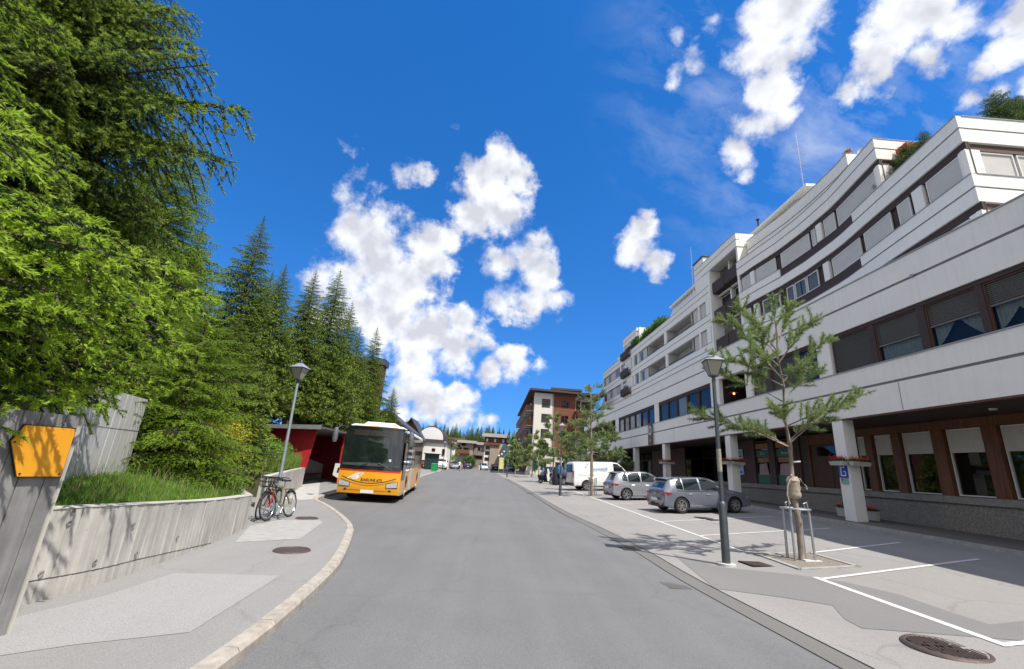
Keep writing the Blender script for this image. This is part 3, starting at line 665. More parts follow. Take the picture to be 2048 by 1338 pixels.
# ---- ground floor under the overhang
GX = 16.15
gX = lambda y: GX
def Yg(px, z=2.8): return yat(gX, px, z)
yw0, yw1 = NY, Yg(1718)
wz = 1.98
fl = lambda y: gz(14.1, y)+.08
m = MB(); m.hexa([(GX, yw0, fl(0)-.1), (GX+.4, yw0, fl(0)-.1), (GX+.4, 46, fl(0)-.1), (GX, 46, fl(0)-.1), (GX, yw0, 1.72), (GX+.4, yw0, 1.72), (GX+.4, 46, 1.72), (GX, 46, 1.72)]); P(m, 'base_wall', M_stone)
y = NY
while y < 46:
    MB().box(GX-.10, GX+.42, y, y+1.19, 1.73, 1.96).build('sill_stone', M_sill, bld, base=BB); y += 1.2
# timber framed shop windows
zt0, zt1 = 1.965, 4.55
P(MB().box(GX-.02, GX+.16, NY, Yg(1718), 4.25, zt1), 'head_beam', M_timber)
pe = [(2190, 2150), (2035, 2003), (1903, 1871), (1808, 1787), (1755, 1738)]
pe = [(2172, 2135), (2016, 1984), (1903, 1878), (1812, 1795), (1755, 1740)]
for a, b in pe:
    ya, yb = Yg(a), Yg(b); P(MB().box(GX-.06, GX+.14, ya, yb, zt0, 4.25), 'window_post', M_timber)
P(MB().box(GX-.06, GX+.14, Yg(1718)-.05, Yg(1718)+.25, zt0, zt1), 'window_post', M_timber)
eds = [(-1.9, Yg(2172))]+[(Yg(pe[i][1]), Yg(pe[i+1][0])) for i in range(len(pe)-1)]+[(Yg(1740), Yg(1718)-.05)]
for i, (a, b) in enumerate(eds):
    f = window(gX, a+.03, b-.03, zt0+.02, 4.23, 'glass', rec=.10, fr=.05, gm=M_shop)
    wb(MB(), gX, a+.08, b-.08, .05, .12, 3.42, 4.17).build('roller_box', mat('roller_cream', (.55, .53, .49), .7, var=.06), f, base=BB)
P(MB().box(GX+.3, GX+.35, NY, Yg(1718), 1.9, 4.5), 'dark_interior', M_inside)
# boarded wall with door, shop fronts
yA, yB = Yg(1718)+.25, Yg(1616)
wall_back = lambda a, b, m_, d=.1, name='wall_panel', z0=1.965, z1=4.55: P(MB().box(GX+d, GX+d+.08, a, b, z0, z1), name, m_)
ya, yb = Yg(1700), Yg(1622)
def boarded(ya, yb, d, m_, z0=1.965, z1=4.5, w=.16):
    z = z0
    while z < z1-.02:
        P(MB().box(GX+d, GX+d+.03, ya, yb, z, min(z+w-.012, z1)), 'plank', m_); z += w
yd0, yd1 = Yg(1712), Yg(1624)
P(MB().box(GX-.02, GX+.12, yd0-.12, yd0, zt0, 4.5), 'door_post', M_timber); P(MB().box(GX-.02, GX+.12, yd1, yd1+.12, zt0, 4.5), 'door_post', M_timber)
P(MB().box(GX+.0, GX+.12, yd0, yd1, 4.02, 4.5), 'door_lintel', M_timber)
dr = P(MB().box(GX+.06, GX+.10, yd0, yd1, 1.97, 4.02), 'door', mat('door_wood', (.085, .036, .018), .6, var=.3, scale=3, stretch=(3, 3, 6)))
ym = (yd0+yd1)/2
for k in range(11):
    for (a, b) in ((yd0+.04, ym-.03), (ym+.03, yd1-.04)):
        z = 2.03+k*.125
        if z < 3.35: MB().box(GX+.035, GX+.058, a, b, z, z+.112).build('plank', MATS['door_wood'], dr, base=BB)
MB().box(GX+.03, GX+.055, yd0+.25, yd1-.3, 3.45, 3.9).build('door_window', M_glass, dr, base=BB)
wall_back(Yg(1624)+.12, Yg(1603), mat('grey_panel', (.075, .068, .06), .8, var=.1))
P(MB().box(GX+.0, GX+.14, Yg(1603), Yg(1597), zt0, 4.55), 'window_post', M_timberD)
# bank windows in green and timber
M_green = mat('bank_green', (0.012, 0.13, 0.055), .45, var=.1)
M_org = mat('shop_orange', (0.42, 0.19, 0.05), .6, var=.15)
for i, (a, b) in enumerate(((1590, 1552), (1540, 1512))):
    ya, yb = Yg(a), Yg(b); f = window(gX, ya, yb, zt0, 4.45, 'glass', rec=.1, fr=.06, fm=M_timberD, gm=M_shop)
    MB().box(GX+.06, GX+.11, ya+.07, yb-.07, 3.5, 3.92).build('green_sign', M_green, f, base=BB)
    MB().box(GX+.05, GX+.09, ya+.1, yb-.1, 4.0, 4.3).build('orange_panel', M_org, f, base=BB)
    MB().box(GX+.06, GX+.10, ya+.1, yb-.2, 3.2, 3.46).build('orange_panel', M_org, f, base=BB)
    MB().box(GX+.06, GX+.10, ya+.07, yb-.07, 2.0, 2.55).build('green_panel', M_green, f, base=BB)
    MB().prism([(GX+.055, ya+.2, 2.5), (GX+.055, yb-.25, 2.5), (GX+.055, yb-.35, 3.1), (GX+.055, ya+.35, 3.15)], (.01, 0, 0)).build('poster', mat('pale_poster', (.42, .38, .38), .6, col2=(.5, .25, .25), scale=3), f, base=BB)
    mw = Matrix.Translation(Vector((GX+.055-BB[0], (ya+yb)/2-BB[1], 3.70-BB[2]))) @ Matrix(((0, 0, -1, 0), (-1, 0, 0, 0), (0, 1, 0, 0), (0, 0, 0, 1)))
    text_mesh('sign_lettering', 'BCVS' if i else 'Banque', .2, M_frameW, f, mw)
for a, b in ((1597, 1590), (1552, 1540), (1512, 1503)): P(MB().box(GX-.02, GX+.14, Yg(a), Yg(b), zt0, 4.55), 'window_post', M_timberD)
# dark boarded part with posters
ya, yb = Yg(1503), Yg(1466)
wall_back(ya, yb, M_timberD, .12); boarded(ya, yb, .08, M_timberD, w=.22)
def rect_px(name, pts, fx, m_, parent, th=.03):
    q = [onX(px, py, fx) for px, py in pts]; return MB().prism([tuple(p) for p in q], (th, 0, 0)).build(name, m_, parent, base=BB)
M_post1 = mat('poster_blue', (.30, .47, .62), .5, var=.15, scale=8, col2=(.55, .66, .75)); M_post2 = mat('poster_sky', (.22, .42, .68), .5, col2=(.5, .65, .8), scale=5)
for nm_, z0, z1, mm, lab in (('upper', 3.45, 4.05, M_post1, 'upper pale blue notice on the brown shop wall behind the grey hatchback'), ('lower', 2.45, 3.25, M_post2, 'lower sky blue poster with red figure on the brown shop wall')):
    y0_, y1_ = Yg(1487), Yg(1470)
    t = thing('poster', (GX+.04, (y0_+y1_)/2, z0), lab, 'poster', 'posters on the brown shop wall')
    MB().box(GX+.02, GX+.045, y0_, y1_, z0, z1).build('board', mm, t, base=tuple(t.location))
    MB().box(GX+.012, GX+.019, y0_+.15, y1_-.2, z0+.12, z0+.2).build('print', mat('ink_blue', (.05, .07, .2), .6, var=0), t, base=tuple(t.location))
    if nm_ == 'lower': MB().prism([(GX+.012, y1_-.45, z1-.12), (GX+.012, y1_-.62, z1-.15), (GX+.012, y1_-.68, z1-.42), (GX+.012, y1_-.5, z1-.36)], (.006, 0, 0)).build('print', mat('ink_red', (.5, .04, .05), .6, var=0), t, base=tuple(t.location))
    else: MB().box(GX+.012, GX+.019, y0_+.15, y1_-.15, z1-.2, z1-.15).box(GX+.012, GX+.019, y0_+.15, y1_-.15, z1-.33, z1-.29).build('print', MATS['ink_blue'], t, base=tuple(t.location))
# deeper shop fronts
SXp = 18.2
def shop(ya, yb, z0=.9, z1=4.5, n=3, m_=M_timber, x=SXp):
    P(MB().box(x+.1, x+.15, ya, yb, z0, z1), 'dark_interior', M_inside)
    w = (yb-ya)/n
    for i in range(n+1): P(MB().box(x-.05, x+.1, ya+i*w-.05, ya+i*w+.05, z0, z1), 'window_post', m_)
    P(MB().box(x-.05, x+.1, ya, yb, 3.7, 3.85), 'transom', m_)
    for i in range(n):
        P(MB().quad((x, ya+i*w+.05, z0), (x, ya+(i+1)*w-.05, z0), (x, ya+(i+1)*w-.05, 3.7), (x, ya+i*w+.05, 3.7)), 'shop_pane', M_shop)
shop(Yg(1466), 33, n=4); shop(33, 41, n=4, m_=M_timberD); shop(41, 52, n=5, m_=mat('grey_frame', (.10, .11, .12), .5)); shop(52, 66, n=5, m_=M_timberD)
P(MB().box(SXp-.12, SXp-.06, 28, 31, 3.75, 4.25), 'shop_sign', mat('shop_board', (.045, .042, .04), .6))
mw = Matrix.Translation(Vector((SXp-.125-BB[0], 29.5-BB[1], 4.0-BB[2]))) @ Matrix(((0, 0, -1, 0), (-1, 0, 0, 0), (0, 1, 0, 0), (0, 0, 0, 1)))
text_mesh('sign_lettering', 'BOUTIQUE', .3, M_frameW, bld, mw)
# awning and bin like shapes in the shop at the far left
P(MB().box(GX, GX+.1, 38, 46, 1.9, 4.5), 'wall_panel', M_timberD)
# small lights in the soffit
for y in (12.8, 20.5, 30): MB().lathe([(.001, -.05), (.09, -.05), (.1, -.03), (.1, 0)], 16, (15.0, y, Z['sof']-.03)).build('ceiling_light', mat('spot_white', (.7, .68, .6), .4, var=0), bld, True, base=BB)
# ---- pillars of the arcade
def pillar(px, w=.55, dx=.44, label=None):
    y = yat(lowX, px, 2.5); return P(MB().box(LX+.02, LX+.02+dx, y-w/2, y+w/2, gz(14, y)-.05, Z['sof']-.005), 'pillar', M_white), y
_, yp1 = pillar(1688); _, yp2 = pillar(1459); _, yp3 = pillar(1328); pillar(1268); pillar(1236)
_ = P(MB().box(16.0, 16.5, 30.2, 30.8, .9, 4.55), 'pillar', M_white)
P(MB().box(LX+.05, LX+.5, FY-.8, FY, .9, Z['sof']), 'pillar', M_white)

# ---- the curved upper floors
C = dict(D0=20.17, D1=21.54, C0=17.09, C1=18.46, B0=14.02, B1=15.39, A0=10.95, A1=12.32)
gof = .72
yc = 15.4; yD = 20.3
y75 = 36.6
band(towX, yD, y75, C['D0'], C['D1'], C['D0']+gof)
def split_band(n0, n1, z0, z1, cuts):
    """lower half runs through, upper half is left out (brown) between cuts"""
    g = z0+gof; m = MB(); wb(m, towX, n0, n1, 0, .3, z0, g-.045, 1.0); o = P(m, 'facade_band', M_white)
    wb(MB(), towX, n0+.01, n1-.01, .04, .28, g-.045, g+.045, 1.0).build('groove', M_groove, o, base=BB)
    segs = [(n0, cuts[0]), (cuts[1], n1)]
    for a, b in segs:
        if b > a: P(wb(MB(), towX, a, b, 0, .3, g+.045, z1, 1.0), 'facade_band', M_white)
        wb(MB(), towX, a, b, -.03, .32, z1+.002, z1+.04, 1.0).build('coping', M_whiteC, o, base=BB)
    P(wb(MB(), towX, cuts[0], cuts[1], .08, .2, g+.05, z1, 1.0), 'brown_panel', M_brown)
def Yt(px, z): return yat(towX, px, z, 15.4, 120)
split_band(yc, y75, C['C0'], C['C1'], (Yt(1705, 17.9), Yt(1560, 17.9)))
split_band(yc, y75, C['B0'], C['B1'], (Yt(1723, 14.9), Yt(1570, 14.9)))
band(towX, yc, y75, C['A0'], C['A1'], C['A0']+gof)
# rows of windows
def row(z0, z1, items, ya, yb, fasc=.40):
    """items: (px_left, px_right, kind) on this row; brown backing all along"""
    backing(towX, ya, yb, z0, z1, d=.22, m_=M_brown)
    P(wb(MB(), towX, ya, yb, .10, .2, z1-fasc, z1-.003, 1.0), 'brown_fascia', M_brown)
    zm = (z0+z1-fasc)/2
    for it in items:
        b, a = Yt(it[0], zm), Yt(it[1], zm)
        a = max(a, ya+.02)
        if it[2] == 'P': P(wb(MB(), towX, a, b, .015, .24, z0+.003, z1-fasc if it[2] == 'Q' else z1-fasc-.003), 'pillar', M_white)
        else: window(towX, a, b, z0+.02, z1-fasc-.02, {'b': 'blind', 'c': 'curtain', 'g': 'glass'}[it[2]], rec=.12, fr=.06, seed=int(it[0]))
row(C['C1'], C['D0'], [(1750, 1800, 'P'), (1672, 1749, 'b'), (1646, 1667, 'b'), (1632, 1642, 'P'), (1621, 1628, 'b'), (1560, 1616, 'b'), (1511, 1549, 'b'), (1500, 1508, 'P'), (1483, 1497, 'b')], yD, y75)
row(C['B1'], C['C0'], [(1921, 1990, 'P'), (1852, 1919, 'b'), (1826, 1846, 'P'), (1794, 1818, 'b'), (1727, 1780, 'b'), (1663, 1719, 'b'), (1647, 1658, 'P'), (1612, 1634, 'c'), (1588, 1610, 'c'), (1572, 1586, 'c'), (1545, 1558, 'c'), (1524, 1541, 'c'), (1508, 1516, 'P'), (1486, 1500, 'b')], yc, y75)
row(C['A1'], C['B0'], [(1945, 2030, 'P'), (1880, 1941, 'b'), (1851, 1867, 'P'), (1815, 1835, 'b'), (1740, 1790, 'b'), (1680, 1725, 'b'), (1600, 1650, 'c'), (1540, 1580, 'b')], yc, y75)
backing(towX, yc, y75, Z['top']-.3, C['A0'], d=.2, m_=M_white, name='wall_panel')
# end face towards the street corner: sunlit bands, windows, brown boards
def endband(y, x0, x1, z0, z1, g):
    m = MB(); m.box(x0, x1, y, y+.3, z0, g-.045).box(x0, x1, y, y+.3, g+.045, z1); o = P(m, 'facade_band', M_white)
    MB().box(x0+.02, x1, y+.03, y+.25, g-.045, g+.045).build('groove', M_groove, o, base=BB)
    MB().box(x0-.03, x1, y-.03, y+.32, z1+.002, z1+.045).build('coping', M_whiteC, o, base=BB)
xe = towX(yc)+.302
for a in ('C', 'B', 'A'): endband(yc, xe, 34, C[a+'0'], C[a+'1'], C[a+'0']+gof)
endband(yD, towX(yD)+.302, 34, C['D0'], C['D1'], C['D0']+gof)
def endrow(y, x0, z0, z1, wins, pil):
    P(MB().box(x0, 34, y+.24, y+.3, z0, z1), 'brown_panel', M_brown)
    k = z0+.02
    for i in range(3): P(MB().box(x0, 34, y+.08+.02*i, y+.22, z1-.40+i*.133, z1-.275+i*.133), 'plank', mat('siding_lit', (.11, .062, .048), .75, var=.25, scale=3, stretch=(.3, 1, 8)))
    P(MB().box(x0-.28, x0+pil, y+.015, y+.236, z0+.003, z1-.403), 'pillar', M_white)
    for (a, b) in wins:
        m = MB(); f_ = .06; m.box(a, a+f_, y+.1, y+.2, z0+.02, z1-.42).box(b-f_, b, y+.1, y+.2, z0+.02, z1-.42).box(a+f_, b-f_, y+.1, y+.2, z1-.42-f_, z1-.42)
        fo = P(m, 'window', M_frameW); MB().box(a+f_, b-f_, y+.15, y+.17, z0+.02, z1-.42-f_).build('blind', M_blind, fo, base=BB)
    z = z0+.02; xs_ = wins[-1][1]+.15
    while z < z1-.45: P(MB().box(xs_, 34, y+.12, y+.2, z, z+.125), 'plank', MATS['siding_lit']); z += .135
endrow(yc, xe, C['B1'], C['C0'], [(xe+.45, xe+2.0), (xe+2.15, xe+3.5)], .4)
endrow(yc, xe, C['A1'], C['B0'], [(xe+.45, xe+2.0), (xe+2.15, xe+3.5)], .4)
endrow(yD, towX(yD)+.302, C['C1'], C['D0'], [(towX(yD)+.9, towX(yD)+2.6)], .5)
P(MB().box(xe, 34, yc+.1, yc+.3, Z['top']-.3, C['A0']), 'wall_panel', M_white)
P(MB().box(21.9, 34, yc+.31, 24, C['C1']-1.2, C['C1']-1.0), 'roof_slab', M_whiteC)
P(MB().box(22.1, 34, yD+.31, 70, C['D1']-1.2, C['D1']-1.0), 'roof_slab', M_whiteC)
P(MB().box(22.5, 34, yD+.8, 80, Z['top']-.3, C['D1']-1.25), 'core_wall', M_loggia)
# set back parapets and the sunlit roof above
f24 = lambda y: towX(y)+.95
band(f24, 24.0, 36.2, C['D1']+.1, C['D1']+2.15, C['D1']+1.2)
P(MB().box(22.56, 25.5, 24.0, 24.25, C['D1']+.1, C['D1']+2.15), 'facade_band', M_white)
P(MB().box(24.5, 34, 24.5, 60, C['D1']+.6, C['D1']+.8), 'roof_slab', M_whiteC)
pent = MB(); pent.hexa([(26.0, 32, 22.2), (33, 32, 22.2), (33, 62, 22.2), (26.0, 62, 22.2), (26.3, 32, 26.8), (33, 32, 26.8), (33, 62, 26.8), (26.3, 62, 26.8)]); P(pent, 'penthouse_wall', M_white)
P(MB().hexa([(25.2, 31.6, 26.85), (33.4, 31.6, 27.3), (33.4, 62.4, 27.3), (25.2, 62.4, 26.85), (25.2, 31.6, 27.1), (33.4, 31.6, 27.5), (33.4, 62.4, 27.5), (25.2, 62.4, 27.1)]), 'penthouse_roof', M_white)
P(MB().hexa([(23.9, 33.5, 22.3), (25.9, 33.5, 22.3), (25.9, 62, 22.3), (23.9, 62, 22.3), (25.7, 33.5, 26.8), (25.9, 33.5, 26.8), (25.9, 62, 26.8), (25.7, 62, 26.8)]), 'roof_slope', M_frameW)
# recessed bay with brown balconies, topped by one more band
ybA, ybB = y75, Yt(1424, 18)
rx = lambda y: towX(y)+1.0
E0, E1 = C['D0']+3.05, C['D1']+3.05
band(towX, ybA-.3, ybB+3.2, E0, E1, E0+gof)
P(MB().box(towX(ybA)+.302, 30, ybA-.3, ybA, E0, E1), 'facade_band', M_white); P(MB().box(towX(ybA)+.1, 25, ybA-.25, ybA-.0, C['D1']-.2, E0), 'wall_panel', M_white)
P(wb(MB(), towX, ybA, ybB+3.2, 1.2, 1.5, Z['top'], E0), 'wall_panel', M_brown)
P(wb(MB(), towX, ybA-.28, ybA-.01, .02, 1.2, Z['top'], C['D0']), 'wall_panel', M_white)
P(wb(MB(), towX, ybB, ybB+.3, .02, 1.5, Z['top'], E0), 'wall_panel', M_white)
P(wb(MB(), towX, ybB+.3, ybB+3.2, .05, 1.4, C['D1']-.5, E0), 'wall_panel', M_white)
P(MB().box(21.25, 30, ybA, ybB+3.2, E0-.12, E0-.005), 'roof_slab', M_loggia)
ymid = (ybA+ybB)/2
for k, zb in enumerate((C['A1']-.25, C['B1']-.25, C['C1']-.25, C['D1']-.25)):
    for j, (a, b) in enumerate(((ybA+.1, ymid-.15), (ymid+.15, ybB-.1))):
        w = window(lambda y: towX(y)+1.0, a, b, zb+.3, zb+1.85, 'curtain' if k % 2 else 'glass', rec=.1, fr=.05, fm=M_frameW, seed=k*3+j)
        bal = P(wb(MB(), towX, a, b, .1+.1*j, .16+.1*j, zb-.75, zb+.35), 'balcony_front', M_brown)
        wb(MB(), towX, a, b, .1+.1*j, .95, zb-.85, zb-.76).build('balcony_floor', M_brown, bal, base=BB)
        if k < 3: wb(MB(), towX, a, b, .75, .98, zb+1.95, zb+2.12).build('roller_box', M_frameW, bal, base=BB)
    P(wb(MB(), towX, ymid-.1, ymid+.1, .75, 1.05, zb-.5, zb+1.9), 'pillar', M_white)
# left wing: two floors of loggias and windows
yl0, yl1, yl2 = ybB+.3, Yt(1262, 16), Yt(1207, 16)
for a in ('D', 'C', 'B', 'A'): band(towX, yl0, yl2, C[a+'0'], C[a+'1'], C[a+'0']+gof)
band(lambda y: towX(y)+1.6, yl0, Yt(1290, 22), C['D1']-.1, C['D1']+1.0, C['D1']+.5)
def Yw(px): return Yt(px, 16)
for (z0, z1) in ((C['C1'], C['D0']), (C['B1'], C['C0']), (C['A1'], C['B0'])):
    zz = (z0+z1)/2; Y = lambda px: Yt(px+ (20.5-zz)*0, zz)
    # loggias
    def off(px): return px+{0: 0, 1: 3, 2: 6}[[C['C1'], C['B1'], C['A1']].index(z0)]
    lg = [(off(1294), off(1328)), (off(1332), off(1381))]
    for (p0, p1) in lg:
        b, a = Y(p0), Y(p1); m = MB()
        wb(m, towX, a, b, 1.9, 2.0, z0, z1).box(21.3, 23.1, a, a+.12, z0, z1).box(21.25, 23.1, b-.12, b, z0, z1); P(m, 'loggia_wall', M_loggia)
        P(wb(MB(), towX, a, b, .3, 1.9, z1-.03, z1-.002), 'loggia_ceiling', M_loggia)
        P(wb(MB(), towX, a+.3, b-(b-a)*.45, 1.8, 1.89, z0+.1, z0+1.25), 'window', M_brown)
        P(wb(MB(), towX, a, b, .12, .16, z0-.0, z0+.30), 'railing', M_black)
    solid = [(Y(off(1419)), Y(off(1382))), (Y(off(1293)), Y(off(1262)))]
    pts = [yl0, Y(off(1381)), Y(off(1332)), Y(off(1328)), Y(off(1294)), yl2]
    for (a, b) in ((yl0, pts[1]), (pts[4], yl2)): backing(towX, a, b, z0, z1, d=.26)
    P(wb(MB(), towX, pts[2]-.0, pts[3], .01, .5, z0, z1), 'pillar', M_white)
    for (p0, p1, k) in ((1411, 1419, 'P'), (1401, 1408, 'b'), (1395.5, 1398.5, 'P'), (1385, 1393, 'b'), (1286, 1292, 'b'), (1279, 1285, 'c'), (1275, 1277, 'P'), (1268, 1273, 'c'), (1264, 1267, 'P'), (1250, 1262, 'P'), (1244, 1248, 'c'), (1240, 1242, 'P'), (1230, 1239, 'c'), (1222, 1229, 'b'), (1217, 1221, 'g'), (1210, 1216, 'b')):
        b, a = Y(off(p0)), Y(off(p1))
        if k == 'P': P(wb(MB(), towX, a, b, .015, .27, z0+.003, z1-.003), 'pillar', M_white)
        else: window(towX, a, b, z0+.02, z1-.12, {'b': 'blind', 'c': 'curtain', 'g': 'glass'}[k], rec=.15, fr=.06, seed=int(p0+z0))
P(MB().box(20.95, 30, yl2, yl2+.3, Z['top']-.3, C['D1']), 'end_wall', M_white)
# brown balconies on the slim stair bay and its raised top
sa, sb = Yt(1262, 19), Yt(1246, 19)
for zb in (C['A1'], C['B1'], C['C1'], C['D1']):
    bf = P(wb(MB(), towX, sa, sb, -.5, -.44, zb-.8, zb+.25), 'balcony_front', M_brown); wb(MB(), towX, sa, sb, -.44, .2, zb-.9, zb-.81).build('balcony_floor', M_brown, bf, base=BB)
    P(wb(MB(), towX, sa+.2, sb-.3, -.02, .1, zb+.9, zb+1.2), 'roller_box', M_frameW)
s2, s3 = Yt(1277, 21), Yt(1249, 21)
band(towX, s2, s3, E0-.4, E1-.4, E0-.4+gof, d=-.25); P(wb(MB(), towX, s2+.05, s3, .1, 2, C['D1'], E0-.4), 'wall_panel', M_brown); P(MB().box(towX(s2)+.06, 26, s2-.3, s2, C['D1']-.2, E1-.4), 'wall_panel', M_white)
P(wb(MB(), towX, s3, yl2-6, 1.2, 1.5, C['D1'], C['D1']+1.6), 'wall_panel', M_white)
P(MB().box(30, 34, NY, 90, 0, C['D1']-1), 'rear_wall', M_loggia)
# ------------------------------------------------------------------ walls and bank on the left
def offset_curve(pts, d):
    o = []
    for i, p in enumerate(pts):
        a = Vector((*pts[max(i-1, 0)], 0)); b = Vector((*pts[min(i+1, len(pts)-1)], 0)); t = (b-a).normalized(); n = Vector((-t.y, t.x, 0)); o.append((p[0]+n.x*d, p[1]+n.y*d))
    return o
WC = [(-5.05, 4.2), (-4.93, 5.3), (-4.8, 6.19), (-4.85, 7.06), (-4.97, 8.2), (-5.06, 8.9), (-5.22, 9.9), (-5.46, 11.0)]
wsm = resample(smooth_poly(WC, 8), 0.118)
wsm = [(p.x, p.y) for p in wsm]
def wtop(y): return float(np.interp(y, [4, 6, 7, 8.7, 11], [1.13, 1.12, 1.075, .99, .915]))
wall = thing('retaining_wall', (-5.0, 7.5, .1), 'low curved board marked concrete retaining wall holding the grass bank', 'wall')
wbase = (-5.0, 7.5, .1)
rw = random.Random(8); m = MB(); off = offset_curve(wsm, .24)
for i in range(len(wsm)-1):
    a, b = Vector((*wsm[i], 0)), Vector((*wsm[i+1], 0)); t = (b-a).normalized(); n = Vector((t.y, -t.x, 0))
    j1 = rw.uniform(-.004, .007); j2 = rw.uniform(-.003, .004); g = .006
    za = gz(a.x, a.y)+KH-.12; zt = wtop((a.y+b.y)/2); zt0_, zt1_ = wtop(a.y), wtop(b.y); zj = float(np.interp(a.y, [4, 7, 9, 9.6], [.44, .34, .22, .1]))
    for (z0, z1, z2, jj) in ((za, zj-.008, zj-.008, j2), (zj+.008, zt0_, zt1_, j1)):
        p = a+t*g+n*jj; q = b-t*g+n*jj; r = rw.uniform(-.003, .003)
        m.quad((p.x, p.y, z0), (q.x, q.y, z0), (q.x+r, q.y, z2), (p.x+r, p.y, z1))
        for (u, w, zz) in ((p, a-n*.012, z1), (w_ := q, b-n*.012, z2)):
            m.quad((u.x, u.y, z0), (w.x, w.y, z0), (w.x, w.y, zz), (u.x, u.y, zz))
    aa, bb = a-n*.012, b-n*.012
    m.quad((aa.x, aa.y, za), (bb.x, bb.y, za), (bb.x, bb.y, zt1_-.004), (aa.x, aa.y, zt0_-.004))
    oa, ob = off[i], off[i+1]
    m.quad((a.x+n.x*.012, a.y+n.y*.012, zt0_), (b.x+n.x*.012, b.y+n.y*.012, zt1_), (ob[0], ob[1], zt1_+.005), (oa[0], oa[1], zt0_+.005))
    m.quad((oa[0], oa[1], .2), (ob[0], ob[1], .2), (ob[0], ob[1], zt1_+.005), (oa[0], oa[1], zt0_+.005))
m.build('wall_body', M_conc, wall, base=wbase, fixn=False)
# tie holes cast in the concrete
for (px, py) in ((182, 1124), (270, 1108), (84, 1146), (133, 1046), (262, 1050), (155, 1022), (228, 1168), (355, 1075)):
    d = ray(px, py); best = min(range(len(wsm)), key=lambda i: abs(wsm[i][0]/wsm[i][1]-d[0]/d[1])); c = wsm[best]
    if best+1 >= len(wsm): continue
    a, b = Vector((*wsm[best], 0)), Vector((*wsm[best+1], 0)); t = (b-a).normalized(); n = Vector((t.y, -t.x, 0)); z = H+float(d[2])*math.hypot(*c)/math.hypot(d[0], d[1])
    cc_ = Vector((c[0], c[1], z))+n*.012
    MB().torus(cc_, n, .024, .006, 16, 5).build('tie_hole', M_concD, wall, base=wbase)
# return leg of the wall
ra, rb = Vector((-5.46, 11.0, 0)), Vector((-9.9, 17.2, 0)); t = (rb-ra).normalized(); n = Vector((-t.y, t.x, 0))*.22
MB().hexa([(ra.x, ra.y, 0), (rb.x, rb.y, .2), (rb.x+n.x, rb.y+n.y, .2), (ra.x+n.x, ra.y+n.y, 0), (ra.x, ra.y, .915), (rb.x, rb.y, 1.05), (rb.x+n.x, rb.y+n.y, 1.05), (ra.x+n.x, ra.y+n.y, .92)]).build('wall_return', M_conc, wall, base=wbase)
# big slabs
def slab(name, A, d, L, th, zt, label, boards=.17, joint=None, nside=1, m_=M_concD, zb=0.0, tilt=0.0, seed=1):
    """upright board marked slab: near corner A, runs along d for L, faces the road"""
    A = Vector((*A, 0)); d = Vector((*d, 0)).normalized(); n = Vector((d.y, -d.x, 0))
    if n.x < 0: n = -n
    t = thing(name, (A.x, A.y, zb), label, 'wall'); base = (A.x, A.y, zb); r = random.Random(seed)
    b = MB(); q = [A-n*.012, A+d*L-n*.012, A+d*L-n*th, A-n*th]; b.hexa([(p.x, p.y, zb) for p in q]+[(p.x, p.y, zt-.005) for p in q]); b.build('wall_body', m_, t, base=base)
    k = 0.0
    while k < L-.01:
        w = min(boards*r.uniform(.75, 1.2), L-k); j = r.uniform(-.003, .008)
        for (z0, z1) in (((zb, joint-.012), (joint+.012, zt)) if joint else ((zb, zt),)):
            p = A+d*(k+.005)+n*j; s = A+d*(k+w-.005)+n*j; p2 = p-n*(.03+j); s2 = s-n*(.03+j)
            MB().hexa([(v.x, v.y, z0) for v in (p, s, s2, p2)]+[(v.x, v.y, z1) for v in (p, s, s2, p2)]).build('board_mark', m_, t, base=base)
        k += w
    return t
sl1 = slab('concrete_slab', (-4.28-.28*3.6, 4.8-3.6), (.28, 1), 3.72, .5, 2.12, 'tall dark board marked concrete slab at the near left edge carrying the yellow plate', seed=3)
a, b = Vector((-4.262, 4.80, 0)), Vector((-4.93, 5.52, 0)); n = Vector((.73, .68, 0))*.02
MB().hexa([(p.x, p.y, 0) for p in (a, b, b-Vector((.3, .1, 0)), a-Vector((.35, .1, 0)))]+[(p.x, p.y, 2.11) for p in (a, b, b-Vector((.3, .1, 0)), a-Vector((.35, .1, 0)))]).build('edge_face', M_conc, sl1, base=tuple(sl1.location))
sd = Vector((-.3, 1, 0)).normalized(); c2 = Vector((-7.39, 9.63, 0))-sd*3.4
slab('concrete_slab', (c2.x, c2.y), (sd.x, sd.y), 3.4, .3, 2.78, 'pale upright concrete slab standing in the grass behind the curved wall', joint=2.12, m_=M_concL, zb=.6, seed=5)
# yellow plate on the dark slab
sg = thing('yellow_plate', (-4.33, 4.5, 1.5), 'blank amber yellow metal plate with cut corners bolted on the dark concrete slab', 'sign')
nn = Vector((1, -.28, 0)).normalized(); A0 = Vector((-4.28, 4.8, 0))
def onslab(px, py, o=.05):
    d = Vector(ray(px, py).tolist()); p0 = A0+nn*o; c = Vector((0, 0, H)); t = (p0-c).dot(nn)/d.dot(nn); return c+d*t
pl = [onslab(*p) for p in ((23, 882), (52, 850), (152, 858), (122, 953), (34, 953))]
M_yel = mat('amber_plate', (0.74, 0.33, 0.018), .45, var=.06, scale=2, coat=.3)
MB().prism([tuple(p) for p in pl], tuple(-nn*.008)).build('plate', M_yel, sg, base=tuple(sg.location))
pc = sum(pl, Vector())/5
MB().prism([tuple(pc+(p-pc)*1.035-nn*.009) for p in pl], tuple(-nn*.02)).build('backing_plate', M_black, sg, base=tuple(sg.location))
for p in (pl[3], pl[4], pl[0]): q = pc+(p-pc)*.9+nn*.001; MB().tube(q, q+nn*.006, .008, n=8).build('bolt', M_black, sg, base=tuple(sg.location))

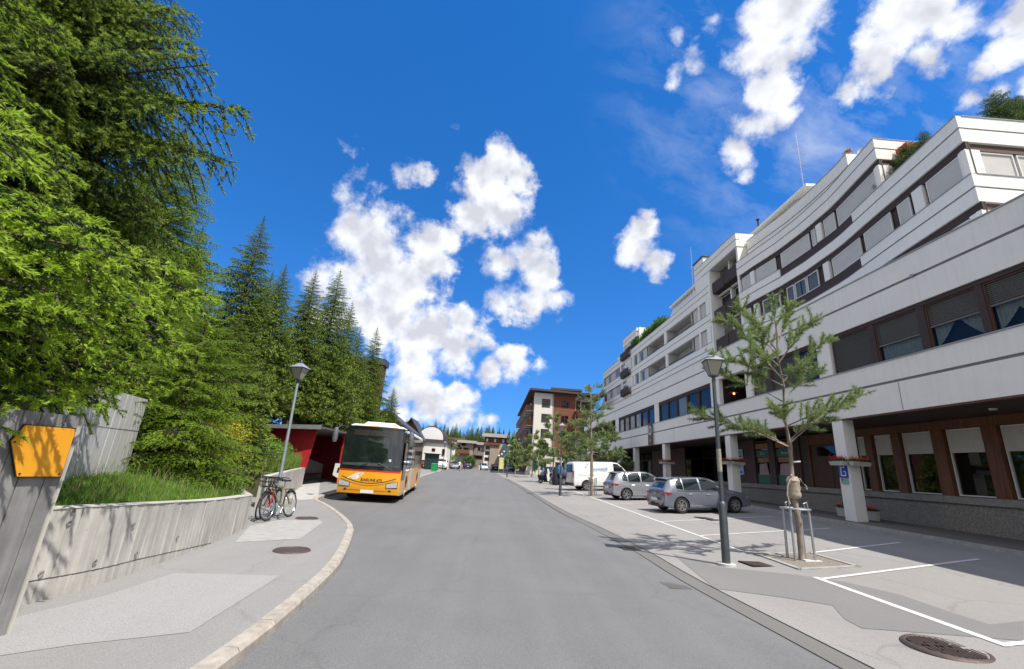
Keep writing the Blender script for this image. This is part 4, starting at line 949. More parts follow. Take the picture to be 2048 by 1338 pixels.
# grass bank
def xedge(y): return float(np.interp(y, [-6, 4, 6, 7, 8.7, 9.9, 11, 11.3, 13.5, 15.5, 17.3, 17.5, 22.6, 23, 34, 60], [-5.2, -5.3, -5.1, -5.15, -5.3, -5.5, -5.7, -5.9, -7.4, -8.8, -10, -8.1, -9.4, -11.3, -12.2, -13]))
def bankz(x, y):
    e = xedge(y); h = float(np.interp(y, [4, 11, 14, 18, 60], [1.03, .80, .85, 1.0, 1.2]))+gz(0, y)
    return h+.16*max(0, e-x)**.9*(1 if y < 11 else 1.1)+.05*math.sin(x*2.1+y)+.04*math.sin(y*1.7)
M_bank = mat('bank_earth', (0.045, 0.075, 0.018), .95, col2=(0.10, 0.085, 0.04), scale=2.2, bump=.8, bscale=14)
m = MB(); ysb = [-6+i*.5 for i in range(134)]; xo = [0, .3, .7, 1.2, 2, 3, 4.5, 6.5, 9, 13, 20, 35]
i0 = 0
for y in ysb:
    for o in xo: x = xedge(y)-o; m.v.append((x, y, bankz(x, y)))
K = len(xo)
for i in range(len(ysb)-1):
    for j in range(K-1):
        a = i*K+j; m.f.append((a, a+K, a+K+1, a+1)); m.m.append(0)
    a = i*K; m.v += [(m.v[a][0]+.01, m.v[a][1], 0), (m.v[a+K][0]+.01, m.v[a+K][1], 0)]; L_ = len(m.v); m.f.append((a, L_-2, L_-1, a+K)); m.m.append(0)
tag(m.build('grass_bank', M_bank), kind='structure')
# second low wall behind the bicycles
w2a, w2b = Vector((-6.9, 14.6, 0)), Vector((-9.24, 22.9, 0)); w2 = thing('planter_wall', (-8, 18.6, .2), 'low straight concrete planter wall behind the bicycles with long grass above', 'wall')
t = (w2b-w2a).normalized(); n = Vector((t.y, -t.x, 0)); Lw = (w2b-w2a).length; k = 0; r = random.Random(2); bs = (-8, 18.6, .2)
while k < Lw-.01:
    w = min(.22, Lw-k); j = r.uniform(-.004, .006); p = w2a+t*(k+.004)+n*j; q = w2a+t*(k+w-.004)+n*j; p2 = p-n*.22; q2 = q-n*.22
    z0 = .1; f = lambda v: 1.02+gz(0, v.y)
    MB().hexa([(v.x, v.y, z0) for v in (p, q, q2, p2)]+[(v.x, v.y, f(v)) for v in (p, q, q2, p2)]).build('board_mark', M_conc, w2, base=bs); k += w
e = w2b; MB().hexa([(v.x, v.y, .1) for v in (e, e+Vector((-2.2, .3, 0)), e+Vector((-2.2, .5, 0)), e+Vector((0, .22, 0)))]+[(v.x, v.y, 1.25) for v in (e, e+Vector((-2.2, .3, 0)), e+Vector((-2.2, .5, 0)), e+Vector((0, .22, 0)))]).build('wall_return', M_conc, w2, base=bs)

# ------------------------------------------------------------------ plants, numpy based
NP = np.random.RandomState(7)
def tri_mesh(name, tris, mi, mats):
    """tris (n,3,3)"""
    n = len(tris); me = bpy.data.meshes.new(name)
    me.vertices.add(n*3); me.vertices.foreach_set('co', tris.reshape(-1).astype(np.float32))
    me.loops.add(n*3); me.loops.foreach_set('vertex_index', np.arange(n*3, dtype=np.int32))
    me.polygons.add(n); me.polygons.foreach_set('loop_start', np.arange(0, n*3, 3, dtype=np.int32))
    try: me.polygons.foreach_set('loop_total', np.full(n, 3, dtype=np.int32))
    except Exception: pass
    for m_ in mats: me.materials.append(m_)
    me.polygons.foreach_set('material_index', mi.astype(np.int32)); me.update(calc_edges=True); return me
def needles(p0, p1, dens, ln, wd, ang=50, rs=NP):
    """needle triangles along segments (n,3)->(n,3)"""
    d = p1-p0; L = np.linalg.norm(d, axis=1); u = d/np.maximum(L, 1e-6)[:, None]
    cnt = np.maximum(1, (L*dens+rs.rand(len(L))).astype(int)); idx = np.repeat(np.arange(len(L)), cnt); m_ = len(idx)
    t = rs.rand(m_)[:, None]; P_ = p0[idx]+d[idx]*t; U = u[idx]
    ref = np.where(np.abs(U[:, 2:3]) < .9, np.array([[0, 0, 1.]]), np.array([[1., 0, 0]])); a = np.cross(U, ref); a /= np.linalg.norm(a, axis=1)[:, None]; b = np.cross(U, a)
    th = rs.rand(m_)*2*PI; R_ = a*np.cos(th)[:, None]+b*np.sin(th)[:, None]; c, s = math.cos(math.radians(ang)), math.sin(math.radians(ang))
    D = U*c+R_*s; T_ = np.cross(D, R_+U*.3); T_ /= np.maximum(np.linalg.norm(T_, axis=1), 1e-6)[:, None]
    l = (ln*(.75+.5*rs.rand(m_)))[:, None]; w = wd/2
    return np.stack([P_-T_*w, P_+T_*w, P_+D*l], 1), idx
def tube_tris(pts, rs_, k=4):
    o = []; pts = np.array(pts, float)
    rings = []
    for j in range(len(pts)):
        d = pts[min(j+1, len(pts)-1)]-pts[max(j-1, 0)]; d /= max(np.linalg.norm(d), 1e-6); ref = np.array([0, 0, 1.]) if abs(d[2]) < .9 else np.array([1., 0, 0]); a = np.cross(d, ref); a /= np.linalg.norm(a); b = np.cross(d, a)
        rings.append([pts[j]+(a*math.cos(2*PI*q/k)+b*math.sin(2*PI*q/k))*rs_[j] for q in range(k)])
    for j in range(len(pts)-1):
        for q in range(k):
            A, B, C_, D_ = rings[j][q], rings[j][(q+1) % k], rings[j+1][(q+1) % k], rings[j+1][q]; o += [[A, B, C_], [A, C_, D_]]
    return np.array(o)
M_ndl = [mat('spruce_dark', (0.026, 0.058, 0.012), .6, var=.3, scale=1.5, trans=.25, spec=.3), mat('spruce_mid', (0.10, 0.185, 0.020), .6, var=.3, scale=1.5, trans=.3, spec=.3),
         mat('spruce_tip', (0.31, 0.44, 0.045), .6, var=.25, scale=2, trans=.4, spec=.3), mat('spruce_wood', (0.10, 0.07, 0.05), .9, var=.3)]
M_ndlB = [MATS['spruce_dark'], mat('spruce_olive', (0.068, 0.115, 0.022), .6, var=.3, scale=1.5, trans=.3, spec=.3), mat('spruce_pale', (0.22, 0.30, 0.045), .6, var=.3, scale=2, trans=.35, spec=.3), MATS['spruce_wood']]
M_bark = mat('spruce_bark', (0.12, 0.09, 0.07), .95, var=.35, scale=9, bump=.8, bscale=18)
def spruce_branch(L, seed, dens=130, ln=.026, wd=.0055, tw=.055, sub=.07, droop=.18, hang=.5, tipl=.07):
    rs = np.random.RandomState(seed); S0, S1, K_ = [], [], []     # segments, kind 0 old 1 mid 2 tip
    def main(t): return np.array([t*L, rs_w*math.sin(t*3), .10*t*L-droop*L*t*t])
    rs_w = .04*L*rs.randn()*.3
    wood = [tube_tris([main(t) for t in np.linspace(0, 1, 7)], np.linspace(.018*L/2+.004, .003, 7), 4)]
    t = .08; side = 1
    def seg(a, b, k): S0.append(a); S1.append(b); K_.append(k)
    mp_ = [main(x) for x in np.linspace(.15, 1, 14)]
    for i in range(13): seg(mp_[i], mp_[i+1], 2 if i > 11 else 1)
    while t < .985:
        side = -side; p = main(t); dm = main(t+.01)-main(t); dm /= np.linalg.norm(dm); ang = math.radians(rs.uniform(48, 66))*side
        dx = math.cos(ang); dy = math.sin(ang); l = (L*.40*(1-t)**.75*(min(1, t*3.0+.25))+.09)*rs.uniform(.75, 1.15)
        hg = hang*rs.uniform(.5, 1.3); n_ = max(2, int(l/.07)); pts = []
        for j in range(n_+1):
            u_ = j/n_; pts.append(p+np.array([dx*l*u_, dy*l*u_, dm[2]*l*u_-hg*l*u_*u_]))
        wood.append(tube_tris(pts[::max(1, n_//3)]+[pts[-1]], np.linspace(.005, .002, len(pts[::max(1, n_//3)])+1), 3))
        for j in range(n_):
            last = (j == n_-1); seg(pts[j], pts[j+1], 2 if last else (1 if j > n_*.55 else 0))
        s2 = 1; q = .05
        while q < l-.03:
            s2 = -s2; u_ = q/l; pp_ = p+np.array([dx*q, dy*q, dm[2]*q-hg*l*u_*u_]); a2 = ang+math.radians(50)*s2
            l2 = min(.17, (l-q)*.55+.03)*rs.uniform(.7, 1.2); e_ = pp_+np.array([math.cos(a2)*l2, math.sin(a2)*l2, -l2*rs.uniform(.05, .55)])
            if l2 > tipl*1.2:
                mid_ = pp_+(e_-pp_)*(1-tipl/l2); seg(pp_, mid_, 1 if u_ > .4 else 0); seg(mid_, e_, 2)
            else: seg(pp_, e_, 2 if rs.rand() < .75 else 1)
            q += sub*rs.uniform(.8, 1.25)
        t += tw/L*rs.uniform(.8, 1.2)
    S0 = np.array(S0); S1 = np.array(S1); K_ = np.array(K_)
    T_, idx = needles(S0, S1, dens, ln, wd, 50, rs); kk = K_[idx]
    # young tips are fuller
    m2 = K_ == 2; T2, _ = needles(S0[m2], S1[m2], dens*.9, ln*.9, wd*1.3, 35, rs)
    W_ = np.concatenate(wood); tr = np.concatenate([T_, T2, W_]); mi = np.concatenate([kk, np.full(len(T2), 2), np.full(len(W_), 3)])
    return tr, mi
def spruce_tree(loc, Ht, R, label, brs, LB, group=None, n=240, z0f=.06, mats=None, az=None, seed=1, trunk_r=None, pw=.85, name='spruce_tree', up=0.0, rmin=.25, whorl=0, extra=()):
    """trunk + branches that share a few meshes"""
    t = thing(name, loc, label, 'spruce tree', group); r = random.Random(seed); tr_ = trunk_r or Ht*.013
    MB().path([(0, 0, -.3), (r.uniform(-.05, .05), 0, Ht*.4), (0, r.uniform(-.05, .05), Ht*.8), (0, 0, Ht)], [tr_, tr_*.7, tr_*.3, .01], 9).build('trunk', M_bark, t, True)
    for i in range(n):
        f = (i+.5)/n; z = Ht*(z0f+(1-z0f-.01)*f**1.12)
        if whorl and f < .9: z = round(z/whorl)*whorl+r.uniform(-.07, .07)
        a = i*2.399963+r.uniform(-.25, .25)
        if az: a = az[0]+(az[1]-az[0])*((i*.618034) % 1.0)+r.uniform(-.1, .1)
        h = z/Ht; rr = R*((1-h)**pw)*r.uniform(.78, 1.12)*(min(1, .6+h*4)); rr = max(rr, rmin*.6 if h < .95 else .12)
        me = brs[r.randrange(len(brs))]; s = rr/LB
        el = (-.10+.75*max(0, h-.35)+up+r.uniform(-.12, .12))
        inst('branch', me, t, (0, 0, z), (r.uniform(-.25, .25), -el, a), (s, s*r.uniform(.9, 1.15), s*r.uniform(.9, 1.1)))
    for (z, a, el, l) in extra: s = l/LB; inst('branch', brs[r.randrange(len(brs))], t, (0, 0, z), (r.uniform(-.3, .3), -el, a), (s, s, s))
    return t
def crown_mesh(name, Ht, R, n, brt, LB, mats, seed=1, z0f=.05, pw=.8):
    """a whole crown as one mesh of many small branches for trees further off"""
    r = np.random.RandomState(seed); out_, om = [], []
    for i in range(n):
        f = (i+.5)/n; z = Ht*(z0f+(1-z0f-.015)*f**1.1); a = i*2.399963+r.uniform(-.3, .3); h = z/Ht
        rr = max(R*((1-h)**pw)*r.uniform(.72, 1.15)*(min(1, .6+h*4)), .16); tr, mi = brt[r.randint(len(brt))]; s = rr/LB
        el = -.12+.8*max(0, h-.35)+r.uniform(-.12, .12); c, s_ = math.cos(el), math.sin(el); ca, sa_ = math.cos(a), math.sin(a)
        M_ = np.array([[ca, -sa_, 0], [sa_, ca, 0], [0, 0, 1]]) @ np.array([[c, 0, -s_], [0, 1, 0], [s_, 0, c]]); out_.append((tr*s) @ M_.T+np.array([0, 0, z])); om.append(mi)
    # leader
    tp = np.array([[0, 0, Ht*.93]]); T_, _ = needles(tp, np.array([[0, 0, Ht]]), 160, .06*R/2.5, .02, 55, r); out_.append(T_); om.append(np.full(len(T_), 1))
    return tri_mesh(name, np.concatenate(out_), np.concatenate(om), mats)
LB = 2.2
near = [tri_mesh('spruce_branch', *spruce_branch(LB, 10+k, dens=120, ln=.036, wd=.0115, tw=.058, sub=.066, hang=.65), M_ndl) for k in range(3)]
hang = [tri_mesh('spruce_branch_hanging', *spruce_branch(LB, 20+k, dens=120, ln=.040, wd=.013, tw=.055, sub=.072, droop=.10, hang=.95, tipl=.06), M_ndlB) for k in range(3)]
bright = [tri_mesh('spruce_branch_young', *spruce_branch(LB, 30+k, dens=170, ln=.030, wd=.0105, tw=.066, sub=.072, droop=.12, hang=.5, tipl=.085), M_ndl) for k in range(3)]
# near trees
def bz(x, y): return bankz(x, y)
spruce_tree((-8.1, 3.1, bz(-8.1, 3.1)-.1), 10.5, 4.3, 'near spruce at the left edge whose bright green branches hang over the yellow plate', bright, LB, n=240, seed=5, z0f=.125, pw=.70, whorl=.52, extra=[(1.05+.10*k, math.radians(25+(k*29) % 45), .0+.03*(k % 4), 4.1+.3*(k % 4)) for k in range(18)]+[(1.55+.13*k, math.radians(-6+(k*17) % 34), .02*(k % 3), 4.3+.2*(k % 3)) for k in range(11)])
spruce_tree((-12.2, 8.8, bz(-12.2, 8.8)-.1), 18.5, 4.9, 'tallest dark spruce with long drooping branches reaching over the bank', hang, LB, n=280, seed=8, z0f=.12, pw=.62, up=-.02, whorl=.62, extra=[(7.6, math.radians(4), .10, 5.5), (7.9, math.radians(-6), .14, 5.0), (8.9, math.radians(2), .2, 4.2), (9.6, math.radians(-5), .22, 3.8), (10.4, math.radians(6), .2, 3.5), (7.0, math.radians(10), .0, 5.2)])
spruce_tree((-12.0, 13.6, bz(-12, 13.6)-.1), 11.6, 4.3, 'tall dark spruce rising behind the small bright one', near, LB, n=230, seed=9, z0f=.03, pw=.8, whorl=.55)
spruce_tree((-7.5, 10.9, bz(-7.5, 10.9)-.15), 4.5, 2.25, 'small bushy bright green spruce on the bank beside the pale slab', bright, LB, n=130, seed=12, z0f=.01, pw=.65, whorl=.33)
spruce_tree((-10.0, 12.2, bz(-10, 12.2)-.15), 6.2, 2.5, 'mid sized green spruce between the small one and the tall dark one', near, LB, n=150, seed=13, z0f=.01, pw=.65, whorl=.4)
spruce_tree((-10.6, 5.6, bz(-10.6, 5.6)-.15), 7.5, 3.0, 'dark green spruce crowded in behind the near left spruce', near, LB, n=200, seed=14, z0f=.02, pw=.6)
# row further along
mids = [spruce_branch(2.0, 40+k, dens=26, ln=.115, wd=.050, tw=.15, sub=.19, hang=.6, tipl=.12) for k in range(3)]
CR = [crown_mesh('crown', 11.0, 2.9, 300, mids, 2.0, M_ndlB, seed=60+k) for k in range(3)]
ROWT = [(-12.4, 20.0, 11.6, 1.05, 'first spruce of the row beyond the lamp post with a pointed top'), (-13.2, 24.5, 11.3, 1.0, 'second spruce of the row, standing behind the left lamp'), (-13.0, 28.0, 12.6, 1.0, 'third spruce of the row, twin tops against the cloud'),
        (-12.6, 31.0, 14.2, 1.1, 'tall pointed spruce above the red bus shelter'), (-12.9, 35.5, 13.2, 1.05, 'spruce of the row just left of the bus front'), (-13.2, 39.5, 12.3, 1.0, 'slim spruce whose top meets the cloud above the bus'), (-13.0, 44.0, 13.6, 1.1, 'last tall spruce in front of the brown tower block'), (-12.3, 52.0, 8.6, .9, 'short spruce at the end of the row beside the dark roofs'),
        (-10.7, 17.4, 6.0, 1.15, 'lower green spruce behind the yellow bush'), (-14.8, 22.2, 7.0, 1.1, 'lower spruce behind the red shelter wall'), (-13.2, 34, 8.0, 1.1, 'lower spruce above the bus shelter roof'), (-11.9, 41, 7.5, 1.15, 'lower spruce behind the bus roof'),
        (-16.5, 17.5, 12.5, 1.2, 'dark spruce deep behind the row, left one'), (-17.5, 23.0, 12.0, 1.3, 'dark spruce deep behind the row, middle one'), (-17, 30, 12.5, 1.3, 'dark spruce deep behind the row, right one'), (-17, 10, 10.5, 1.3, 'dark spruce behind the tallest spruce'), (-15.5, 5, 10, 1.3, 'dark spruce far behind the near left spruce')]
for i, (x, y, h, w, lab) in enumerate(ROWT):
    lift = 2.6 if 23 < y < 32 and x > -14 else 0; h -= lift
    t = thing('spruce_tree', (x, y, bz(x, y)-.2+lift), lab, 'spruce tree'); s = h/11.0; r = random.Random(i)
    inst('crown', CR[i % 3], t, (0, 0, 0), (0, 0, r.uniform(0, 6)), (s**.35*w, s**.35*w, s)); MB().path([(0, 0, -lift), (0, 0, h*.5), (0, 0, h*.97)], [.16, .09, .012], 7).build('trunk', M_bark, t, True)

# grass: blades as one mesh
def blades(name, pts, hmin, hmax, wd, mats, rs, mi=None, lean=.35):
    n = len(pts); a = rs.rand(n)*2*PI; h = hmin+(hmax-hmin)*rs.rand(n); l = lean*h*rs.rand(n)*1.6; b = rs.rand(n)*2*PI
    dx, dy = np.cos(a)*wd/2, np.sin(a)*wd/2; lx, ly = np.cos(b)*l, np.sin(b)*l; P0 = np.array(pts)
    z = np.zeros(n)
    A = P0+np.stack([-dx, -dy, z], 1); B = P0+np.stack([dx, dy, z], 1); Mi = P0+np.stack([lx*.35, ly*.35, h*.6], 1); C1 = Mi+np.stack([-dx, -dy, z], 1)*.8; C2 = Mi+np.stack([dx, dy, z], 1)*.8; T_ = P0+np.stack([lx, ly, h], 1)
    tr = np.concatenate([np.stack([A, B, C2], 1), np.stack([A, C2, C1], 1), np.stack([C1, C2, T_], 1)]); k = rs.randint(0, len(mats), n) if mi is None else mi; return tr, np.concatenate([k]*3)
M_gr = [mat('grass_a', (0.15, 0.28, 0.03), .6, var=.25, trans=.4), mat('grass_b', (0.22, 0.34, 0.045), .6, var=.25, trans=.4), mat('grass_c', (0.085, 0.19, 0.022), .6, var=.25, trans=.3), mat('grass_dry', (0.32, 0.28, 0.13), .7, var=.25, trans=.3)]
rs = np.random.RandomState(3)
def scat(n, y0, y1, d0, d1, clump=0.0, f=bankz):
    P_ = []
    for _ in range(n):
        y = rs.uniform(y0, y1); e = xedge(y); o = d0+(d1-d0)*rs.rand()**1.3; x = e-o; P_.append((x, y, f(x, y)-.02))
    return P_
T1, k1 = blades('g', scat(20000, 4.5, 11.2, -.03, 2.6), .04, .15, .010, M_gr[:3], rs)
T2, k2 = blades('g', scat(1500, 5, 11.2, .0, 2.4), .18, .42, .006, M_gr, rs)
T3, k3 = blades('g', scat(13000, 11.2, 17.3, 0, 4.5), .15, .55, .016, M_gr, rs)
T4, k4 = blades('g', scat(9000, 17.5, 22.8, -.1, 2.6), .25, .75, .018, M_gr, rs)
go = bpy.data.objects.new('grass', tri_mesh('grass', np.concatenate([T1, T2, T3, T4]), np.concatenate([k1, k2, k3, k4]), M_gr)); COL.objects.link(go)
tag(go, 'long green grass growing on the bank above the concrete walls', 'grass', kind='stuff')
# white umbel flowers
M_fl = mat('flower_white', (.75, .76, .70), .7, var=.05); M_yf = mat('broom_yellow', (0.62, 0.48, 0.02), .6, var=.2, trans=.3); M_br = mat('broom_green', (0.17, 0.26, 0.03), .6, var=.25, trans=.3)
P_ = np.array(scat(150, 12.5, 22, .1, 3.6)); o_ = []
for p in P_:
    h = rs.uniform(.45, .85)
    for q in range(14):
        c = p+np.array([rs.uniform(-.05, .05), rs.uniform(-.05, .05), h+rs.uniform(-.015, .02)]); a = rs.rand()*6; s = .016
        o_.append([c+[s*math.cos(a), s*math.sin(a), 0], c+[s*math.cos(a+2.1), s*math.sin(a+2.1), .006], c+[s*math.cos(a+4.2), s*math.sin(a+4.2), 0]])
fo = bpy.data.objects.new('wild_flowers', tri_mesh('wild_flowers', np.array(o_), np.zeros(len(o_)), [M_fl])); COL.objects.link(fo); tag(fo, 'white wild flower heads scattered in the long grass', 'flowers', kind='stuff')
# the broom bush
def bush(name, c, rx_, ry_, rz_, n, mats, label, cat, seed, lf=.05, group=None, parent=None, stems=True):
    r = np.random.RandomState(seed); t = parent or thing(name, c, label, cat, group); tr = []; mi = []
    d = r.randn(n, 3); d /= np.linalg.norm(d, axis=1)[:, None]; rad = (.55+.5*r.rand(n))*(1+.18*np.sin(d[:, 0]*5+d[:, 2]*7)+.1*np.sin(d[:, 1]*11)); P0 = d*rad[:, None]*np.array([rx_, ry_, rz_])+np.array([0, 0, rz_*.9]); P0 = P0[P0[:, 2] > -.05]; n = len(P0)
    a = r.randn(n, 3); a /= np.linalg.norm(a, axis=1)[:, None]; b = np.cross(a, r.randn(n, 3)); b /= np.linalg.norm(b, axis=1)[:, None]
    l = lf*(.6+.8*r.rand(n))[:, None]; T_ = np.stack([P0-b*l*.25, P0+b*l*.25, P0+a*l+np.array([0, 0, .3])*l], 1); k = (r.rand(n) < .5).astype(int)
    if len(mats) > 2: k = r.randint(0, len(mats), n)
    o = bpy.data.objects.new('foliage', tri_mesh('foliage', T_, k, mats)); COL.objects.link(o); o.parent = t
    if stems:
        m = MB()
        for i in range(7): a_ = i*.9; m.tube((0, 0, -.1), (math.cos(a_)*rx_*.5, math.sin(a_)*ry_*.5, rz_*1.1), .02, .008, 5)
        so = m.build('stems', M_bark, t); so['kind'] = 'stuff'
    return t
bush('broom_bush', (-9.6, 15.6, bz(-9.6, 15.6)), 1.25, 1.1, .85, 15000, [M_yf, M_br], 'rounded bush in yellow bloom on the bank behind the grass', 'bush', 4, .05)
bush('shrub', (-9.4, 19.3, bz(-9.4, 19.3)), .9, 1.3, .5, 8000, M_gr[:3], 'low green shrub on the planter beside the red shelter', 'shrub', 6, .07)
# ------------------------------------------------------------------ street lamps
M_post = mat('lamp_post_grey', (0.09, 0.105, 0.115), .45, metal=.5, var=.15, scale=5); M_postL = mat('lamp_post_pale', (0.36, 0.42, 0.46), .4, metal=.5, var=.12)
M_milk = mat('lamp_glass', (0.50, 0.48, 0.40), .25, var=.05, trans=.4); M_cap = mat('lamp_cap', (0.40, 0.43, 0.45), .4, metal=.5, var=.08)
def lantern(t, zb, s=1.0):
    """four sided lantern that widens upwards under a pyramid roof"""
    w0, w1, hh = .085*s, .185*s, .34*s; rot = PI/5
    def ring(w, z): return [(w*math.cos(rot+PI/2*k)*1.414, w*math.sin(rot+PI/2*k)*1.414, z) for k in range(4)]
    MB().lathe([(.03, zb-.12), (.05, zb-.10), (.035, zb-.05), (.075, zb-.01), (.12*s, zb), (.12*s, zb+.015)], 12).build('socket', M_post, t, True)
    a, b = ring(w0, zb+.02), ring(w1, zb+.02+hh)
    for k in range(4):
        j = (k+1) % 4; MB().prism([a[k], a[j], b[j], b[k]], tuple(-(Vector(a[k])+Vector(a[j])).normalized()*.004)).build('lamp_pane', M_milk, t)
    f = MB()
    for k in range(4): f.tube(a[k], b[k], .009, n=5); f.tube(b[k], b[(k+1) % 4], .012, n=5); f.tube(a[k], a[(k+1) % 4], .009, n=5)
    f.build('lantern_frame', M_post, t)
    c, d = ring(w1*1.22, zb+.03+hh), ring(.05*s, zb+.03+hh+.15*s); m = MB()
    m.poly(c[::-1]); e = ring(w1*.55, zb+.03+hh+.10*s)
    for k in range(4):
        j = (k+1) % 4; m.quad(c[k], c[j], e[j], e[k]); m.quad(e[k], e[j], d[j], d[k])
    m.poly(d); m.build('lantern_roof', M_cap, t)
    MB().lathe([(.05*s, zb+.18+hh), (.055*s, zb+.22+hh), (.03, zb+.24+hh), (.02, zb+.28+hh), (.001, zb+.30+hh)], 10).build('finial', M_post, t, True)
def lamp(loc, hgt, label, m_=M_post, lean=(0, 0), base=True, group='street lamps with four sided lanterns'):
    t = thing('street_lamp', loc, label, 'street lamp', group); hb = hgt-.62
    L = lambda z: (lean[0]*z, lean[1]*z, z)
    if base: MB().lathe([(.085, 0), (.085, 1.18), (.075, 1.24), (.05, 1.27)], 14).build('post_base', m_, t, True); z0 = 1.25; MB().lathe([(.19, -.03), (.19, .025), (.09, .03)], 14).build('footing', mat('foot_white', (.5, .5, .48), .8), t, True)
    else: z0 = -.05
    MB().path([(0, 0, z0), (0, 0, hb-.1)], [.052, .040], 12).build('post', m_, t, True)
    if base: MB().lathe([(.052, 0), (.05, .5)], 12, (0, 0, 1.9)).build('sticker', mat('post_sticker', (.28, .27, .22), .6, var=.3, scale=20), t, True)
    lantern(t, hb); t.rotation_euler = (-lean[1], lean[0], 0); return t
c = G(1453, 1131); lamp((c.x, c.y, c.z+.02), 4.72, 'near dark grey street lamp on the right between gutter and tree pit', lean=(0, 0))
c = G(545, 1034); lamp((c.x, c.y, KH+gz(c.x, c.y)), 4.45, 'leaning pale grey street lamp on the left pavement behind the bicycles', M_postL, lean=(-.022, 0), base=False)
c = G(1120, 993); lamp((c.x, c.y, c.z), 4.7, 'dark street lamp further along beside the second plaza pine', lean=(0, 0))
c = G(1004, 944); lamp((c.x-.0, 62, gz(c.x, 62)), 4.4, 'small distant street lamp at the right road edge')
lamp((-7.6, 70, gz(0, 70)+KH), 4.4, 'distant street lamp on the left pavement near the pale house', M_post)

# ------------------------------------------------------------------ vehicles
def car_paint(name, col, metal=.6): return mat(name, col, .28, metal=metal, var=.04, coat=.8, spec=.5)
M_tyre = mat('tyre', (0.018, 0.018, 0.019), .8, var=.2); M_rim = mat('alloy_rim', (0.55, 0.55, 0.56), .3, metal=.8, var=.05); M_rimD = mat('wheel_well', (0.012, 0.012, 0.013), .8, var=0)
M_cglass = mat('car_glass', (0.010, 0.016, 0.020), .04, spec=1.0, var=0, ior=1.7); M_rlight = mat('tail_lamp', (0.42, 0.008, 0.012), .15, var=.1, coat=1); M_hl = mat('headlamp', (0.55, 0.57, 0.60), .12, metal=.3, var=.25, scale=18, coat=1)
M_plastic = mat('black_plastic', (0.022, 0.022, 0.024), .55, var=.1); M_plate = mat('plate_white', (.72, .72, .70), .5, var=0); M_seam = mat('panel_seam', (.02, .02, .022), .7, var=0); M_chrome = mat('chrome', (.65, .66, .68), .18, metal=1, var=0)
def cat_interp(keys, n):
    """smooth resampling of rows of numbers"""
    K = np.array(keys, float); o = []
    m_ = len(K)
    for i in range(m_-1):
        p0, p1, p2, p3 = K[max(i-1, 0)], K[i], K[i+1], K[min(i+2, m_-1)]
        for k in range(n):
            t = k/n; v = .5*((2*p1)+(p2-p0)*t+(2*p0-5*p1+4*p2-p3)*t*t+(3*p1-p0-3*p2+p3)*t**3)
            lo = np.minimum(p1, p2); hi = np.maximum(p1, p2); d = (hi-lo)*.12+1e-4; o.append(np.clip(v, lo-d, hi+d))
    o.append(K[-1]); return np.array(o)
